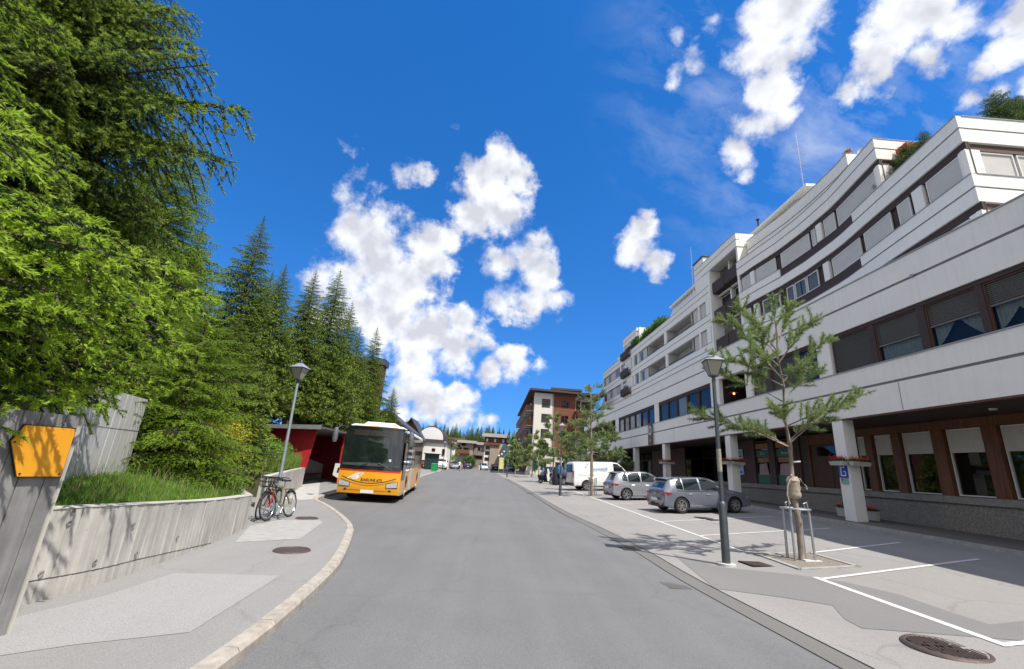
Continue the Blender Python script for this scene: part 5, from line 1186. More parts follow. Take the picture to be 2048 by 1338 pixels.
class Loft:
    """body: stations along x (rear 0 .. front L). row: x, z_top, z_belt, half width, half roof width, z_bottom, tuck(x shift of lower rows)"""
    def __init__(s, keys, n=5, vrow=None):
        s.st = cat_interp(keys, n); s.xs = s.st[:, 0]
    def ring(s, r):
        x, zt, zb, w, wr, z0, sh = r
        zt = max(zt, zb+.012); wr = min(wr, w*.97); zm = z0+(zb-z0)*.45; zs = z0+(zb-z0)*.8
        return np.array([(x+sh*.6, w*.80, z0), (x+sh, w*.94, z0+.035), (x+sh, w*.985, z0+(zb-z0)*.2), (x+sh*.8, w, zm), (x+sh*.2, w*.995, zs), (x, w*.965, zb), (x, w*.965+(wr-w*.965)*.5+.012, zb+(zt-zb)*.52), (x, wr+.004, zb+(zt-zb)*.90), (x, wr*.90, zb+(zt-zb)*.985), (x, wr*.5, zt), (x, 0, zt+.004)])
    def rings(s): return [s.ring(r) for r in s.st]
    def at(s, u, v):
        """u: station index (float), v: row index (float)"""
        R = s._R if hasattr(s, '_R') else s.rings(); s._R = R
        i = int(min(max(u, 0), len(R)-1.001)); f = u-i; A = R[i]*(1-f)+R[i+1]*f; j = int(min(max(v, 0), 9.999)); g = v-j; return A[j]*(1-g)+A[j+1]*g
    def ux(s, x):
        return float(np.interp(x, s.xs, np.arange(len(s.xs))))
    def body(s, wells, m_, parent, name='body'):
        R = s.rings(); s._R = R; m = MB(); n = len(R); k = 11
        full = []
        for r in R:
            L_ = [tuple(p) for p in r]; Rt = [(p[0], -p[1], p[2]) for p in r[:-1]][::-1]; full.append(L_+Rt)
        K = len(full[0]); 
        for f in full: m.v += f
        for i in range(n-1):
            for j in range(K-1): a = i*K+j; m.f.append((a, a+1, a+K+1, a+K)); m.m.append(0)
            m.f.append((i*K+K-1, i*K, (i+1)*K, (i+1)*K+K-1)); m.m.append(0)
        m.f.append(tuple(range(K))); m.m.append(0); m.f.append(tuple(range((n-1)*K, n*K))[::-1]); m.m.append(0)
        o = m.build(name, [m_, M_rimD], parent)
        cutters = []
        for (cx_, cz, r_, w_) in wells:
            for sgn in (1, -1):
                c = MB(); ya, yb = (w_-.26)*sgn, (w_+.3)*sgn; nn_ = 22
                p0 = [(cx_+r_*math.cos(2*PI*q/nn_), ya, cz+r_*math.sin(2*PI*q/nn_)) for q in range(nn_)]; c.prism(p0, (0, yb-ya, 0)); cutters.append(c)
        al = MB()
        for c in cutters: b = len(al.v); al.v += c.v; al.f += [tuple(q+b for q in f) for f in c.f]; al.m += c.m
        cu = al.build('cut', M_rimD, None); md = o.modifiers.new('b', 'BOOLEAN'); md.operation = 'DIFFERENCE'; md.solver = 'EXACT'; md.object = cu
        try: md.material_mode = 'TRANSFER'
        except Exception: pass
        dg = bpy.context.evaluated_depsgraph_get(); me = bpy.data.meshes.new_from_object(o.evaluated_get(dg)); o.modifiers.clear(); old = o.data; o.data = me; bpy.data.meshes.remove(old); bpy.data.objects.remove(cu)
        me.name = name; me.polygons.foreach_set('use_smooth', [True]*len(me.polygons))
        try: me.set_sharp_from_angle(angle=math.radians(32))
        except Exception: pass
        return o
    def patch(s, name, x0, x1, v0, v1, m_, parent, side=1, off=.006, nx=8, nv=3, shape=None, th=True):
        """piece lying on the body between stations x0..x1 and rows v0..v1; shape(u in 0..1) -> (v0,v1)"""
        m = MB(); g = []
        for i in range(nx+1):
            u = i/nx; x = x0+(x1-x0)*u; uu = s.ux(x); a, b = shape(u) if shape else (v0, v1); col_ = []
            for j in range(nv+1):
                v = a+(b-a)*j/nv; p = s.at(uu, v); pu = s.at(uu+.05, v)-s.at(uu-.05, v); pv = s.at(uu, v+.05)-s.at(uu, v-.05); n = np.cross(pu, pv); l = np.linalg.norm(n); n = n/l if l > 1e-9 else np.array([0, 1, 0])
                if n[1] < 0 and v < 8.5: n = -n
                if n[2] < 0 and v >= 8.5: n = -n
                q = p+n*off; col_.append((q[0], q[1]*side, q[2]))
            g.append(col_)
        for i in range(nx):
            for j in range(nv): m.quad(g[i][j], g[i+1][j], g[i+1][j+1], g[i][j+1])
        bm = bmesh.new(); vv = {}
        o = m.build(name, m_, parent, fixn=False); 
        b_ = bmesh.new(); b_.from_mesh(o.data); bmesh.ops.remove_doubles(b_, verts=b_.verts, dist=1e-5); b_.to_mesh(o.data); b_.free(); bm.free()
        o.data.polygons.foreach_set('use_smooth', [True]*len(o.data.polygons)); return o
    def seamx(s, x, v0, v1, m_, parent, side, w=.006):
        return s.patch('door_seam', x-w/2, x+w/2, v0, v1, m_, parent, side, .003, 1, 10)
def wheel(t, x, y, z, r, w, side, spokes=6, rim=M_rim, name='wheel'):
    e = bpy.data.objects.new(name, None); COL.objects.link(e); e.parent = t; e.location = (x, y, z); rr = r*.66
    key = ('wheel', r, w, side, spokes, rim.name)
    if key not in MATS:
        s_ = side
        ty = MB().lathe([(rr, -w/2*1), (r*.93, -w/2), (r, -w/2+.03), (r, w/2-.03), (r*.93, w/2), (rr, w/2)], 32, axis='y'); o1 = ty.build('tyre', M_tyre, None, True)
        m = MB(); m.lathe([(rr+.003, w/2*s_), (rr-.018, (w/2-.005)*s_), (rr-.022, (w/2-.06)*s_), (rr-.03, (w/2-.11)*s_)], 32, axis='y'); m.lathe([(.001, (w/2-.02)*s_), (r*.13, (w/2-.022)*s_), (r*.15, (w/2-.05)*s_)], 16, axis='y')
        for k in range(spokes):
            for dd in (-.11, .11):
                a = 2*PI*k/spokes+dd*1.0; a2 = 2*PI*k/spokes+dd*1.6; ca, sa_ = math.cos(a), math.sin(a); c2_, s2_ = math.cos(a2), math.sin(a2); wd_ = r*.045; y0 = (w/2-.028)*s_; y1 = (w/2-.06)*s_
                p = [(ca*r*.1-sa_*wd_, y0, sa_*r*.1+ca*wd_), (ca*r*.1+sa_*wd_, y0, sa_*r*.1-ca*wd_), (c2_*rr*.99+s2_*wd_, y0, s2_*rr*.99-c2_*wd_), (c2_*rr*.99-s2_*wd_, y0, s2_*rr*.99+c2_*wd_)]
                m.prism(p, (0, y1-y0, 0))
        o2 = m.build('rim', rim, None)
        o3 = MB().lathe([(.001, (w/2-.10)*s_), (rr-.02, (w/2-.10)*s_)], 24, axis='y').build('brake_disc', M_rimD, None)
        MATS[key] = (o1.data, o2.data, o3.data); [bpy.data.objects.remove(o) for o in (o1, o2, o3)]
    for nm_, me in zip(('tyre', 'rim', 'brake_disc'), MATS[key]): inst(nm_, me, e)
    return e
def hatchback(loc, rz, label, paint, kind='golf', spokes=6, group='cars parked in the marked bays', detail=True, name='parked_car'):
    t = thing(name, loc, label, 'car', group, rz)
    if kind == 'golf': L, Ht, wh, r, wx = 4.25, 1.49, .885, .325, (.78, 3.36)
    else: L, Ht, wh, r, wx = 4.30, 1.60, .885, .33, (.80, 3.40)
    d = Ht-1.49; b = .90+d*.55
    keys = [(0.02, .80, .74, .70, .60, .34, .04), (.05, .93+d*.5, .86+d*.4, .80, .62, .30, -.06), (.14, 1.06+d*.6, b-.01, .845, .60, .27, -.10), (.34, 1.36+d*.9, b+.01, .862, .60, .22, -.05), (.50, 1.425+d, b+.005, .872, .62, .20, 0), (.95, Ht-.015, b-.01, .885, .635, .19, 0), (1.6, Ht, b-.02, .885, .64, .18, 0), (2.15, Ht-.02, b-.035, .885, .635, .18, 0), (2.55, 1.36+d*.9, b-.045, .883, .61, .18, 0), (2.95, 1.14+d*.75, b-.055, .88, .60, .18, 0), (3.22, .985+d*.55, b-.06, .876, .60, .19, 0), (3.6, .91+d*.3, b-.095, .862, .62, .20, 0), (3.95, .83+d*.25, b-.16, .83, .60, .22, .03), (4.15, .74+d*.2, .68, .77, .56, .25, .07), (4.25, .62, .60, .64, .5, .32, .05)]
    B = Loft(keys, 4); B.body([(wx[0], r, r*1.16, wh), (wx[1], r, r*1.16, wh)], paint, t)
    for s_ in (1, -1):
        for x in wx: wheel(t, x, s_*(wh-.115), r, r, .21, s_, spokes)
        B.patch('side_window', .62, .92, 5.2, 7.75, M_cglass, t, s_, .005, 6, 3, shape=lambda u: (5.25+.15*(1-u), 5.25+(7.8-5.25)*min(1, .35+u*1.1)))
        B.patch('side_window', .97, 1.72, 5.2, 7.8, M_cglass, t, s_, .005); B.patch('side_window', 1.80, 2.78, 5.2, 7.8, M_cglass, t, s_, .005, 10, 3, shape=lambda u: (5.22, 7.8-max(0, u-.55)*2.2))
        if detail:
            for x in (1.0, 1.76, 2.84): B.seamx(x, 1.2, 5.1, M_seam, t, s_)
            B.patch('belt_trim', .62, 2.95, 5.02, 5.14, M_chrome if kind != 'golf' else M_seam, t, s_, .006, 14, 1)
            B.patch('side_strip', 1.15, 2.95, 1.9, 2.05, M_chrome, t, s_, .012, 6, 1)
            for x in (1.22, 2.08): p = B.at(B.ux(x), 4.3); MB().tube((x-.09, s_*(p[1]+.015), p[2]), (x+.09, s_*(p[1]+.015), p[2]+.004), .017, n=6).build('door_handle', paint, t, True)
            p = B.at(B.ux(2.72), 5.2); MB().hexa([(2.66, s_*(p[1]), p[2]), (2.78, s_*p[1], p[2]), (2.80, s_*(p[1]+.17), p[2]+.02), (2.70, s_*(p[1]+.17), p[2]+.02), (2.64, s_*p[1], p[2]+.13), (2.76, s_*p[1], p[2]+.12), (2.78, s_*(p[1]+.16), p[2]+.14), (2.67, s_*(p[1]+.16), p[2]+.15)]).build('wing_mirror', paint, t, True)
        MB().prism([(.045, s_*.50, .86+d*.5), (.025, s_*.80, .85+d*.5), (.16, s_*.862, .87+d*.5), (.40, s_*.880, .83+d*.5), (.16, s_*.858, .73+d*.5), (.03, s_*.79, .735+d*.5), (.0, s_*.5, .76+d*.5)], (-.035, s_*.006, 0)).build('tail_light', M_rlight, t)
        MB().prism([(3.98, s_*.83, .70), (4.20, s_*.68, .68), (4.22, s_*.66, .60), (4.0, s_*.83, .58)], (.02, s_*.008, .005)).build('headlight', M_hl, t)
        MB().box(-.055, -.035, s_*.52-.13, s_*.52+.13, .33, .40).build('reflector', M_rlight, t)
    # glass front and back on the roof line
    def top(name, x0, x1, y0, m_, off=.006):
        m = MB(); n = 6; g = []
        for i in range(n+1):
            x = x0+(x1-x0)*i/n; row_ = []
            for j in range(-6, 7):
                f = abs(j)/6*y0; v = 10-f*2; p = B.at(B.ux(x), max(v, 8.02)); row_.append((p[0]-(off if x < 1.5 else -off), p[1]*(1 if j >= 0 else -1), p[2]+off))
            g.append(row_)
        for i in range(n):
            for j in range(12): m.quad(g[i][j], g[i+1][j], g[i+1][j+1], g[i][j+1])
        return m.build(name, m_, t)
    top('rear_window', .115, .42, .98, M_cglass); top('windscreen', 2.20, 3.10, .98, M_cglass)
    MB().hexa([(.30, -.58, 1.385+d), (.62, -.60, 1.445+d), (.62, .60, 1.445+d), (.30, .58, 1.385+d), (.22, -.56, 1.415+d), (.62, -.60, 1.468+d), (.62, .60, 1.468+d), (.22, .56, 1.415+d)]).build('roof_spoiler', paint, t)
    MB().box(-.068, -.05, -.26, .26, .50 if kind == 'golf' else .64, .61 if kind == 'golf' else .75).build('number_plate', M_plate, t)
    MB().lathe([(.001, -.012), (.05, -.01), (.058, 0)], 16, (-.01, 0, .79+d*.6), axis='y').build('badge', M_chrome, t).rotation_euler = (0, 0, PI/2)
    t2 = kids(t)
    for o in t2:
        if o.name.startswith('badge'): o.rotation_euler = (0, 0, 0); o.data.transform(Matrix.Translation((.0, 0, .79+d*.6)) @ Matrix.Rotation(PI/2, 4, 'Z') @ Matrix.Translation((.01, 0, -(.79+d*.6))))
    MB().box(-.045, .12, -.62, .62, .24, .34).build('rear_diffuser', M_plastic, t)
    MB().tube((-.05, .45, .27), (.1, .45, .27), .035, n=10).build('exhaust', M_chrome, t)
    MB().box(4.2, 4.26, -.5, .5, .34, .52).build('grille', M_plastic, t)
    if detail:
        MB().tube((.75, 0, Ht-.03), (.60, 0, Ht+.16), .008, n=5).build('aerial', M_plastic, t)
    return t
def slope_rest(t, x, y, rz, L=4.2):
    """tilt with the ground under the wheels"""
    c, s = math.cos(rz), math.sin(rz); z0 = gz(x, y); z1 = gz(x+c*L, y+s*L); t.location = (x, y, z0+.016); t.rotation_euler = (0, 0, 0)
    t.rotation_euler = Matrix.Rotation(rz, 4, 'Z').to_3x3().to_4x4().to_euler()
    t.matrix_basis = Matrix.Translation((x, y, z0+.016)) @ Matrix.Rotation(rz, 4, 'Z') @ Matrix.Rotation(-math.atan2(z1-z0, L), 4, 'Y')
    return t
M_golf = car_paint('paint_steel_grey', (0.215, 0.235, 0.285), .45); M_alt = car_paint('paint_silver', (0.36, 0.375, 0.40), .45); M_drk = car_paint('paint_dark_blue', (0.02, 0.04, 0.075)); M_blk = car_paint('paint_black', (0.015, 0.015, 0.018))
g1 = hatchback((0, 0, 0), 0, 'steel grey hatchback parked nearest, its rear half in the sun behind the lamp', M_golf)
slope_rest(g1, 7.45, 20.85, math.radians(8))
g2 = hatchback((0, 0, 0), 0, 'silver compact car parked between the white van and the grey hatchback', M_alt, kind='tall', spokes=5)
slope_rest(g2, 7.0, 27.6, math.radians(7))
g3 = hatchback((0, 0, 0), 0, 'black car almost hidden behind the open rear of the white van', M_blk, detail=False); slope_rest(g3, 6.0, 44.5, math.radians(7))
g4 = hatchback((0, 0, 0), 0, 'dark blue hatchback beside the motor scooter', M_drk, kind='tall', spokes=5); slope_rest(g4, 5.6, 52.0, math.radians(7))
# distant parked cars
FARC = [(-8.2, 96, 'silver car parked far off at the left road end', (.35, .36, .38)), (-5.6, 104, 'dark blue car in the far row, second one', (.03, .04, .07)), (-2.4, 105, 'white car in the far row', (.6, .6, .6)), (.6, 106, 'black car in the far row beside the yellow post', (.02, .02, .02)), (3.8, 107, 'dark grey car at the right end of the far row', (.06, .06, .07)), (-11.5, 78, 'red car parked near the pale house on the left', (.25, .02, .02))]
tmpl = None
for i, (x, y, lab, colr) in enumerate(FARC):
    pm = car_paint('paint_far_%s' % lab.split()[0], colr)
    t = hatchback((x, y, gz(x, y)), PI/2*(1 if i % 2 else -1)+.15, lab, pm, detail=False, group='cars parked at the far end of the road')
# the white van
def van(label):
    t = thing('white_van', (0, 0, 0), label, 'van'); pv = mat('paint_white', (.80, .80, .79), .3, var=.02, coat=.6); L = 4.9
    keys = [(0.0, 1.80, 1.10, .86, .74, .42, -.02), (.04, 1.90, 1.11, .90, .78, .34, -.05), (.12, 1.955, 1.12, .93, .80, .30, -.07), (.5, 1.985, 1.12, .95, .82, .27, 0), (2.5, 1.99, 1.12, .95, .82, .25, 0), (3.2, 1.97, 1.11, .95, .81, .25, 0), (3.55, 1.86, 1.10, .95, .79, .25, 0), (3.95, 1.50, 1.09, .94, .76, .25, 0), (4.3, 1.20, 1.05, .92, .74, .26, 0), (4.65, 1.04, .95, .87, .70, .27, .03), (4.85, .84, .80, .80, .66, .30, .05), (4.9, .66, .64, .70, .6, .36, .02)]
    B = Loft(keys, 4); B.body([(.95, .34, .41, .95), (3.95, .34, .41, .95)], pv, t)
    for s_ in (1, -1):
        for x in (.95, 3.95): wheel(t, x, s_*.83, .34, .34, .22, s_, 5, mat('steel_rim', (.42, .42, .43), .4, metal=.6))
        B.patch('side_window', 3.05, 3.95, 5.2, 7.7, M_cglass, t, s_, .006, 8, 3, shape=lambda u: (5.25, 7.75-max(0, u-.45)*2.6))
        for x in (1.35, 2.98, 4.02): B.seamx(x, 1.2, 7.6 if x < 3 else 5, M_seam, t, s_, .01)
        B.patch('slide_rail', .25, 1.55, 4.62, 4.74, M_seam, t, s_, .005, 4, 1)
        B.patch('sill_trim', .2, 4.6, .6, 1.35, M_plastic, t, s_, .008, 14, 2)
        MB().box(-.02, .05, s_*.80-.07, s_*.80+.10*s_ if s_ > 0 else s_*.80+.07, .85, 1.35).build('tail_light', M_rlight, t)
        p = B.at(B.ux(3.75), 5.3); MB().box(3.66, 3.80, min(s_*p[1], s_*(p[1]+.2)), max(s_*p[1], s_*(p[1]+.2)), 1.18, 1.42).build('wing_mirror', M_plastic, t)
        MB().tube((3.02, s_*.975, 1.02), (3.16, s_*.975, 1.02), .022, n=6).build('door_handle', M_plastic, t)
    MB().box(-.12, .0, -.90, .90, .34, .52).build('rear_bumper', M_plastic, t)
    MB().box(-.03, .0, -.66, .66, 1.25, 1.78).build('rear_window', M_cglass, t)
    MB().box(-.04, -.03, -.26, .26, .72, .84).build('number_plate', M_plate, t)
    # raised tailgate and the things hanging from it
    MB().tube((1.0, -.955, 1.78), (1.03, -.975, 1.78), .05, n=10).build('cap', M_plastic, t)
    mw = Matrix.Translation((1.95, -.938, 1.52)) @ Matrix.Rotation(math.radians(83), 4, 'X')
    text_mesh('lettering', 'Baumetall', .34, mat('van_blue', (.10, .30, .50), .5, var=.1), t, mw, xscale=.95)
    top = [B.at(B.ux(x), v) for x, v in ((3.45, 8.1), (4.25, 8.1))]
    m = MB(); m.quad((3.50, -.70, 1.905), (4.28, -.68, 1.235), (4.28, .68, 1.235), (3.50, .70, 1.905)); m.build('windscreen', M_cglass, t)
    m = MB().box(4.86, 4.92, -.55, .55, .45, .6).build('grille', M_plastic, t)
    return t
v1 = van('white delivery van with blue lettering on its side parked behind the plaza pine'); slope_rest(v1, 6.2, 36.4, math.radians(8), 4.8); v1.scale = (1.08, 1.08, 1.08)
jk = thing('blue_coat', (5.5, 37.6, gz(5.5, 37.6)+1.15), 'bright blue coat hanging at the rear of the white van', 'coat'); jd = thing('dark_coat', (5.5, 37.6, gz(5.5, 37.6)+1.15), 'long dark coat beside the blue one behind the white van', 'coat')
MB().lathe([(.001, .75), (.16, .72), (.24, .55), (.27, .1), (.24, 0)], 12).build('cloth', mat('cloth_blue', (.03, .16, .38), .8, var=.3), jk, True)
MB().lathe([(.001, .5), (.18, .45), (.27, .2), (.30, -.75), (.25, -.95)], 12, (-.28, .15, .1)).build('cloth', mat('cloth_dark', (.02, .022, .035), .8, var=.3), jd, True)
# distant white van
v2 = copy_thing(v1, (-10.2, 88, gz(0, 88)), None, 'small distant white van in front of the pale house'); v2.rotation_euler = (0, 0, -PI/2+.2)
for o in list(bpy.data.objects):
    if o.parent == v2 and o.name.startswith('lettering'): bpy.data.objects.remove(o)
# ------------------------------------------------------------------ the post bus
def bus():
    t = thing('bus', (0, 0, 0), 'yellow regional bus with white roof standing in the bus bay facing the camera', 'bus'); L, W_, Hb = 10.7, 1.26, 3.12
    yel = mat('bus_yellow', (0.83, 0.37, 0.008), .30, var=.03, coat=.7); wh = mat('bus_white', (.82, .82, .80), .35, var=.03, coat=.4); blk = mat('bus_black', (.010, .011, .014), .12, var=0, coat=1); red = mat('bus_red', (.60, .03, .012), .3, var=0, coat=.5); gl = mat('bus_glass', (.008, .012, .014), .04, spec=1, var=0, ior=1.6); wg = mat('bus_screen', (.010, .016, .016), .03, spec=1, var=0, ior=1.55)
    # x across, front faces -y; sections along y
    def sec(y, z0, z1, w, rr=.22, wt=None, n=5):
        wt = wt or w*.94; o = [(w*.985, y, z0), (w, y, z0+.12), (w, y, 1.15)]; o += [(w-(w-wt)*.2, y, 1.3)]
        for k in range(n+1):
            a = PI/2*k/n; o.append((wt-rr*1.2+rr*1.2*math.cos(a), y, z1-rr+rr*math.sin(a)))
        o.append((0, y, z1+.015)); return o
    st = [(.10, .42, 2.95, 1.02), (.0, .36, 3.0, 1.12)]
    S = [sec(y, z0, z1, w) for (y, z0, z1, w) in ((.16, .34, 3.02, 1.20), (.30, .30, 3.09, 1.25), (.8, .28, 3.12, 1.27), (5, .28, 3.12, 1.27), (10.3, .28, 3.12, 1.27), (10.55, .30, 3.05, 1.25), (10.7, .38, 2.9, 1.18))]
    m = MB(); K = len(S[0])*2-1
    for s_ in S: m.v += s_+[(-p[0], p[1], p[2]) for p in s_[:-1]][::-1]
    for i in range(len(S)-1):
        for j in range(K-1): a = i*K+j; m.f.append((a, a+1, a+K+1, a+K)); zz = max(m.v[a][2], m.v[a+1][2]); m.m.append(1 if zz > 2.93 else (2 if zz > 1.34 else 0))
        m.f.append((i*K+K-1, i*K, (i+1)*K, (i+1)*K+K-1)); m.m.append(3)
    m.f.append(tuple(range(K))); m.m.append(0); m.f.append(tuple(range((len(S)-1)*K, len(S)*K))[::-1]); m.m.append(0)
    o = m.build('body', [yel, wh, blk, M_plastic], t)
    cu = MB()
    for y in (2.35, 8.0):
        for s_ in (1, -1): cu.prism([(s_*.85, y+.56*math.cos(2*PI*q/20), .50+.56*math.sin(2*PI*q/20)) for q in range(20)], (s_*.6, 0, 0))
    cuo = cu.build('cut', M_rimD, None); md = o.modifiers.new('b', 'BOOLEAN'); md.operation = 'DIFFERENCE'; md.object = cuo; md.solver = 'EXACT'
    dg = bpy.context.evaluated_depsgraph_get(); me = bpy.data.meshes.new_from_object(o.evaluated_get(dg)); o.modifiers.clear(); o.data = me; bpy.data.objects.remove(cuo); me.name = 'body'
    # front: bulged face built on a grid, bands by height
    def fy(x, z):
        f = -.02+.10*(abs(x)/1.22)**3.2
        f += .10*max(0, (z-1.15)/1.9)**1.5 if z > 1.15 else .0
        f += .06*max(0, (.62-z)/.3) if z < .62 else 0
        return f
    def wz(z): return 1.235-.04*max(0, (z-1.3)/1.7)-(.03 if z < .5 else 0)
    def face(name, m_, zf0, zf1, x0=-1, x1=1, off=0.0, nx=24, nz=6, parent=t, xf=None):
        q = MB(); g = []
        for i in range(nx+1):
            u = x0+(x1-x0)*i/nx; row_ = []
            za, zb = zf0(u) if callable(zf0) else zf0, zf1(u) if callable(zf1) else zf1
            for j in range(nz+1):
                z = za+(zb-za)*j/nz; x = u*wz(z); row_.append((x, fy(x, z)-off, z))
            g.append(row_)
        for i in range(nx):
            for j in range(nz): q.quad(g[i][j], g[i+1][j], g[i+1][j+1], g[i][j+1])
        ob = q.build(name, m_, parent, fixn=False); b_ = bmesh.new(); b_.from_mesh(ob.data); bmesh.ops.remove_doubles(b_, verts=b_.verts, dist=1e-4); b_.to_mesh(ob.data); b_.free(); ob.data.polygons.foreach_set('use_smooth', [True]*len(ob.data.polygons)); return ob
    face('front_panel', yel, .33, 1.18); smile = lambda u: .74+.30*abs(u)**2.0
    face('red_stripe', red, 1.181, lambda u: 1.25, off=.0)
    face('front_frame', blk, 1.251, 3.0)
    face('windscreen', wg, 1.40, 2.88, -.95, .95, off=.012)
    face('smile_groove', M_plastic, lambda u: smile(u)-.018, lambda u: smile(u)+.018, -.88, .88, off=.006, nz=1)
    face('smile_lip', mat('bus_yellow_lit', (0.85, 0.42, 0.02), .25, var=0, coat=.8), lambda u: smile(u)-.06, lambda u: smile(u)-.022, -.88, .88, off=.02, nz=2)
    face('bumper_lip', yel, .34, .44, -.8, .8, off=.035, nz=2); face('bumper_groove', M_plastic, .445, .46, -.8, .8, off=.01, nz=1)
    for s_ in (1, -1):
        face('headlight', M_hl, lambda u: .60+.05*(abs(u)-.60), lambda u: .74+.26*max(0, abs(u)-.58), *(sorted((s_*.60, s_*.94))), off=.016, nx=8, nz=3)
        face('headlight_rim', M_plastic, .585, lambda u: .755+.26*max(0, abs(u)-.58), *(sorted((s_*.58, s_*.955))), off=.008, nx=8, nz=3)
        x = s_*.88; MB().lathe([(.001, -.03), (.045, -.028), (.055, 0)], 12, (x, fy(x, .47)-.002, .47), axis='y').build('fog_light', M_plastic, t)
        # mirrors
        MB().path([(s_*1.15, .12, 2.92), (s_*1.40, -.12, 2.94), (s_*1.52, -.25, 2.80)], [.03, .035, .03], 8).build('mirror_arm', M_plastic, t, True)
        MB().lathe([(.001, .02), (.08, 0), (.11, -.1), (.11, -.45), (.08, -.56), (.001, -.58)], 12, (s_*1.53, -.26, 2.84)).build('wing_mirror', mat('mirror_grey', (.16, .18, .20), .4, metal=.3), t, True)
        # side details
        X = s_*1.272
        for k in range(7):
            y0 = 1.55+k*1.22; MB().box(min(X, X+s_*.008), max(X, X+s_*.008), y0, y0+1.14, 1.42, 2.55).build('side_window', gl, t)
        MB().box(min(X, X+s_*.006), max(X, X+s_*.006), 3.4, 4.35, .34, 1.34).build('pale_panel', mat('bus_silver', (.62, .63, .64), .4, metal=.2), t)
        MB().box(min(X, X+s_*.006), max(X, X+s_*.006), .45, 1.40, .9, 2.45).build('side_window', gl, t)
        for y in (2.35, 8.0): wheel(t, 0, 0, 0, .48, .28, 1, 8, mat('bus_rim', (.35, .35, .36), .4, metal=.6)).matrix_basis = Matrix.Translation((s_*1.10, y, .48)) @ Matrix.Rotation(-s_*PI/2, 4, 'Z')
        MB().box(min(X, X+s_*.01), max(X, X+s_*.01), 5.2, 6.9, .36, .80).build('luggage_flap', yel, t)
    for (xa, za, xb, zb_) in ((-.62, 1.30, -.12, 1.52), (.85, 1.30, .30, 1.56)): MB().tube((xa, fy(xa, za)-.03, za), (xb, fy(xb, zb_)-.045, zb_), .012, n=5).build('wiper', M_plastic, t)
    MB().box(-.26, .26, fy(0, .4)-.062, fy(0, .4)-.04, .36, .48).build('number_plate', M_plate, t)
    mw = Matrix.Translation((.12, fy(.1, .86)-.008, .865)) @ Matrix.Rotation(PI/2, 4, 'X')
    text_mesh('lettering', 'BAISUNE 672', .15, M_seam, t, mw, depth=.004)
    zz = lambda x, z: (x, fy(x, z)-.006, z)
    MB().poly([zz(-.95, .86), zz(-.55, 1.10), zz(-.40, 1.13), zz(-.18, 1.14), zz(-.34, 1.0), zz(-.46, .87)]).build('emblem', mat('emblem_white', (.75, .72, .66), .4, var=.2, scale=9), t)
    MB().poly([(x, y-.004, z) for x, y, z in (zz(-.42, 1.07), zz(-.33, 1.10), zz(-.27, 1.12), zz(-.36, 1.05))]).build('emblem_horn', mat('emblem_grey', (.2, .2, .2), .5, var=0), t)
    # destination sign, dashboard, seats and driver area behind the glass are dark; roof hatch
    face('destination_display', mat('display_dark', (.035, .030, .025), .3, var=.5, scale=14, coat=1), 2.62, 2.84, -.72, .72, off=.018, nz=1)
    mw = Matrix.Translation((0, fy(0, 2.7)-.035, 2.70)) @ Matrix.Rotation(PI/2-.12, 4, 'X')
    MB().hexa([(-.7, .9, 3.12), (.7, .9, 3.12), (.7, 3.2, 3.12), (-.7, 3.2, 3.12), (-.6, 1.1, 3.26), (.6, 1.1, 3.26), (.6, 3.0, 3.26), (-.6, 3.0, 3.26)]).build('roof_unit', wh, t)
    face('dash_edge', mat('dash_green', (.045, .06, .058), .6, var=.3), 1.41, lambda u: 1.50+.04*math.cos(u*2), -.93, .93, off=.016, nz=1)
    for s_ in (-1, 1): MB().box(s_*.75-.05, s_*.75+.05, -.0, .02, 1.62, 1.72).build('sticker', M_plate, t) if s_ > 0 else None
    return t
b1 = bus(); bp_ = G(736, 1003); b1.location = (-5.02, 19.1, gz(0, 19)+.0); b1.rotation_euler = (0, 0, math.radians(4.5)); b1.scale = (1, 1, 1)
b1.matrix_basis = Matrix.Translation((-5.02, 19.1, gz(0, 19))) @ Matrix.Rotation(math.radians(4.5), 4, 'Z') @ Matrix.Rotation(.01, 4, 'X')

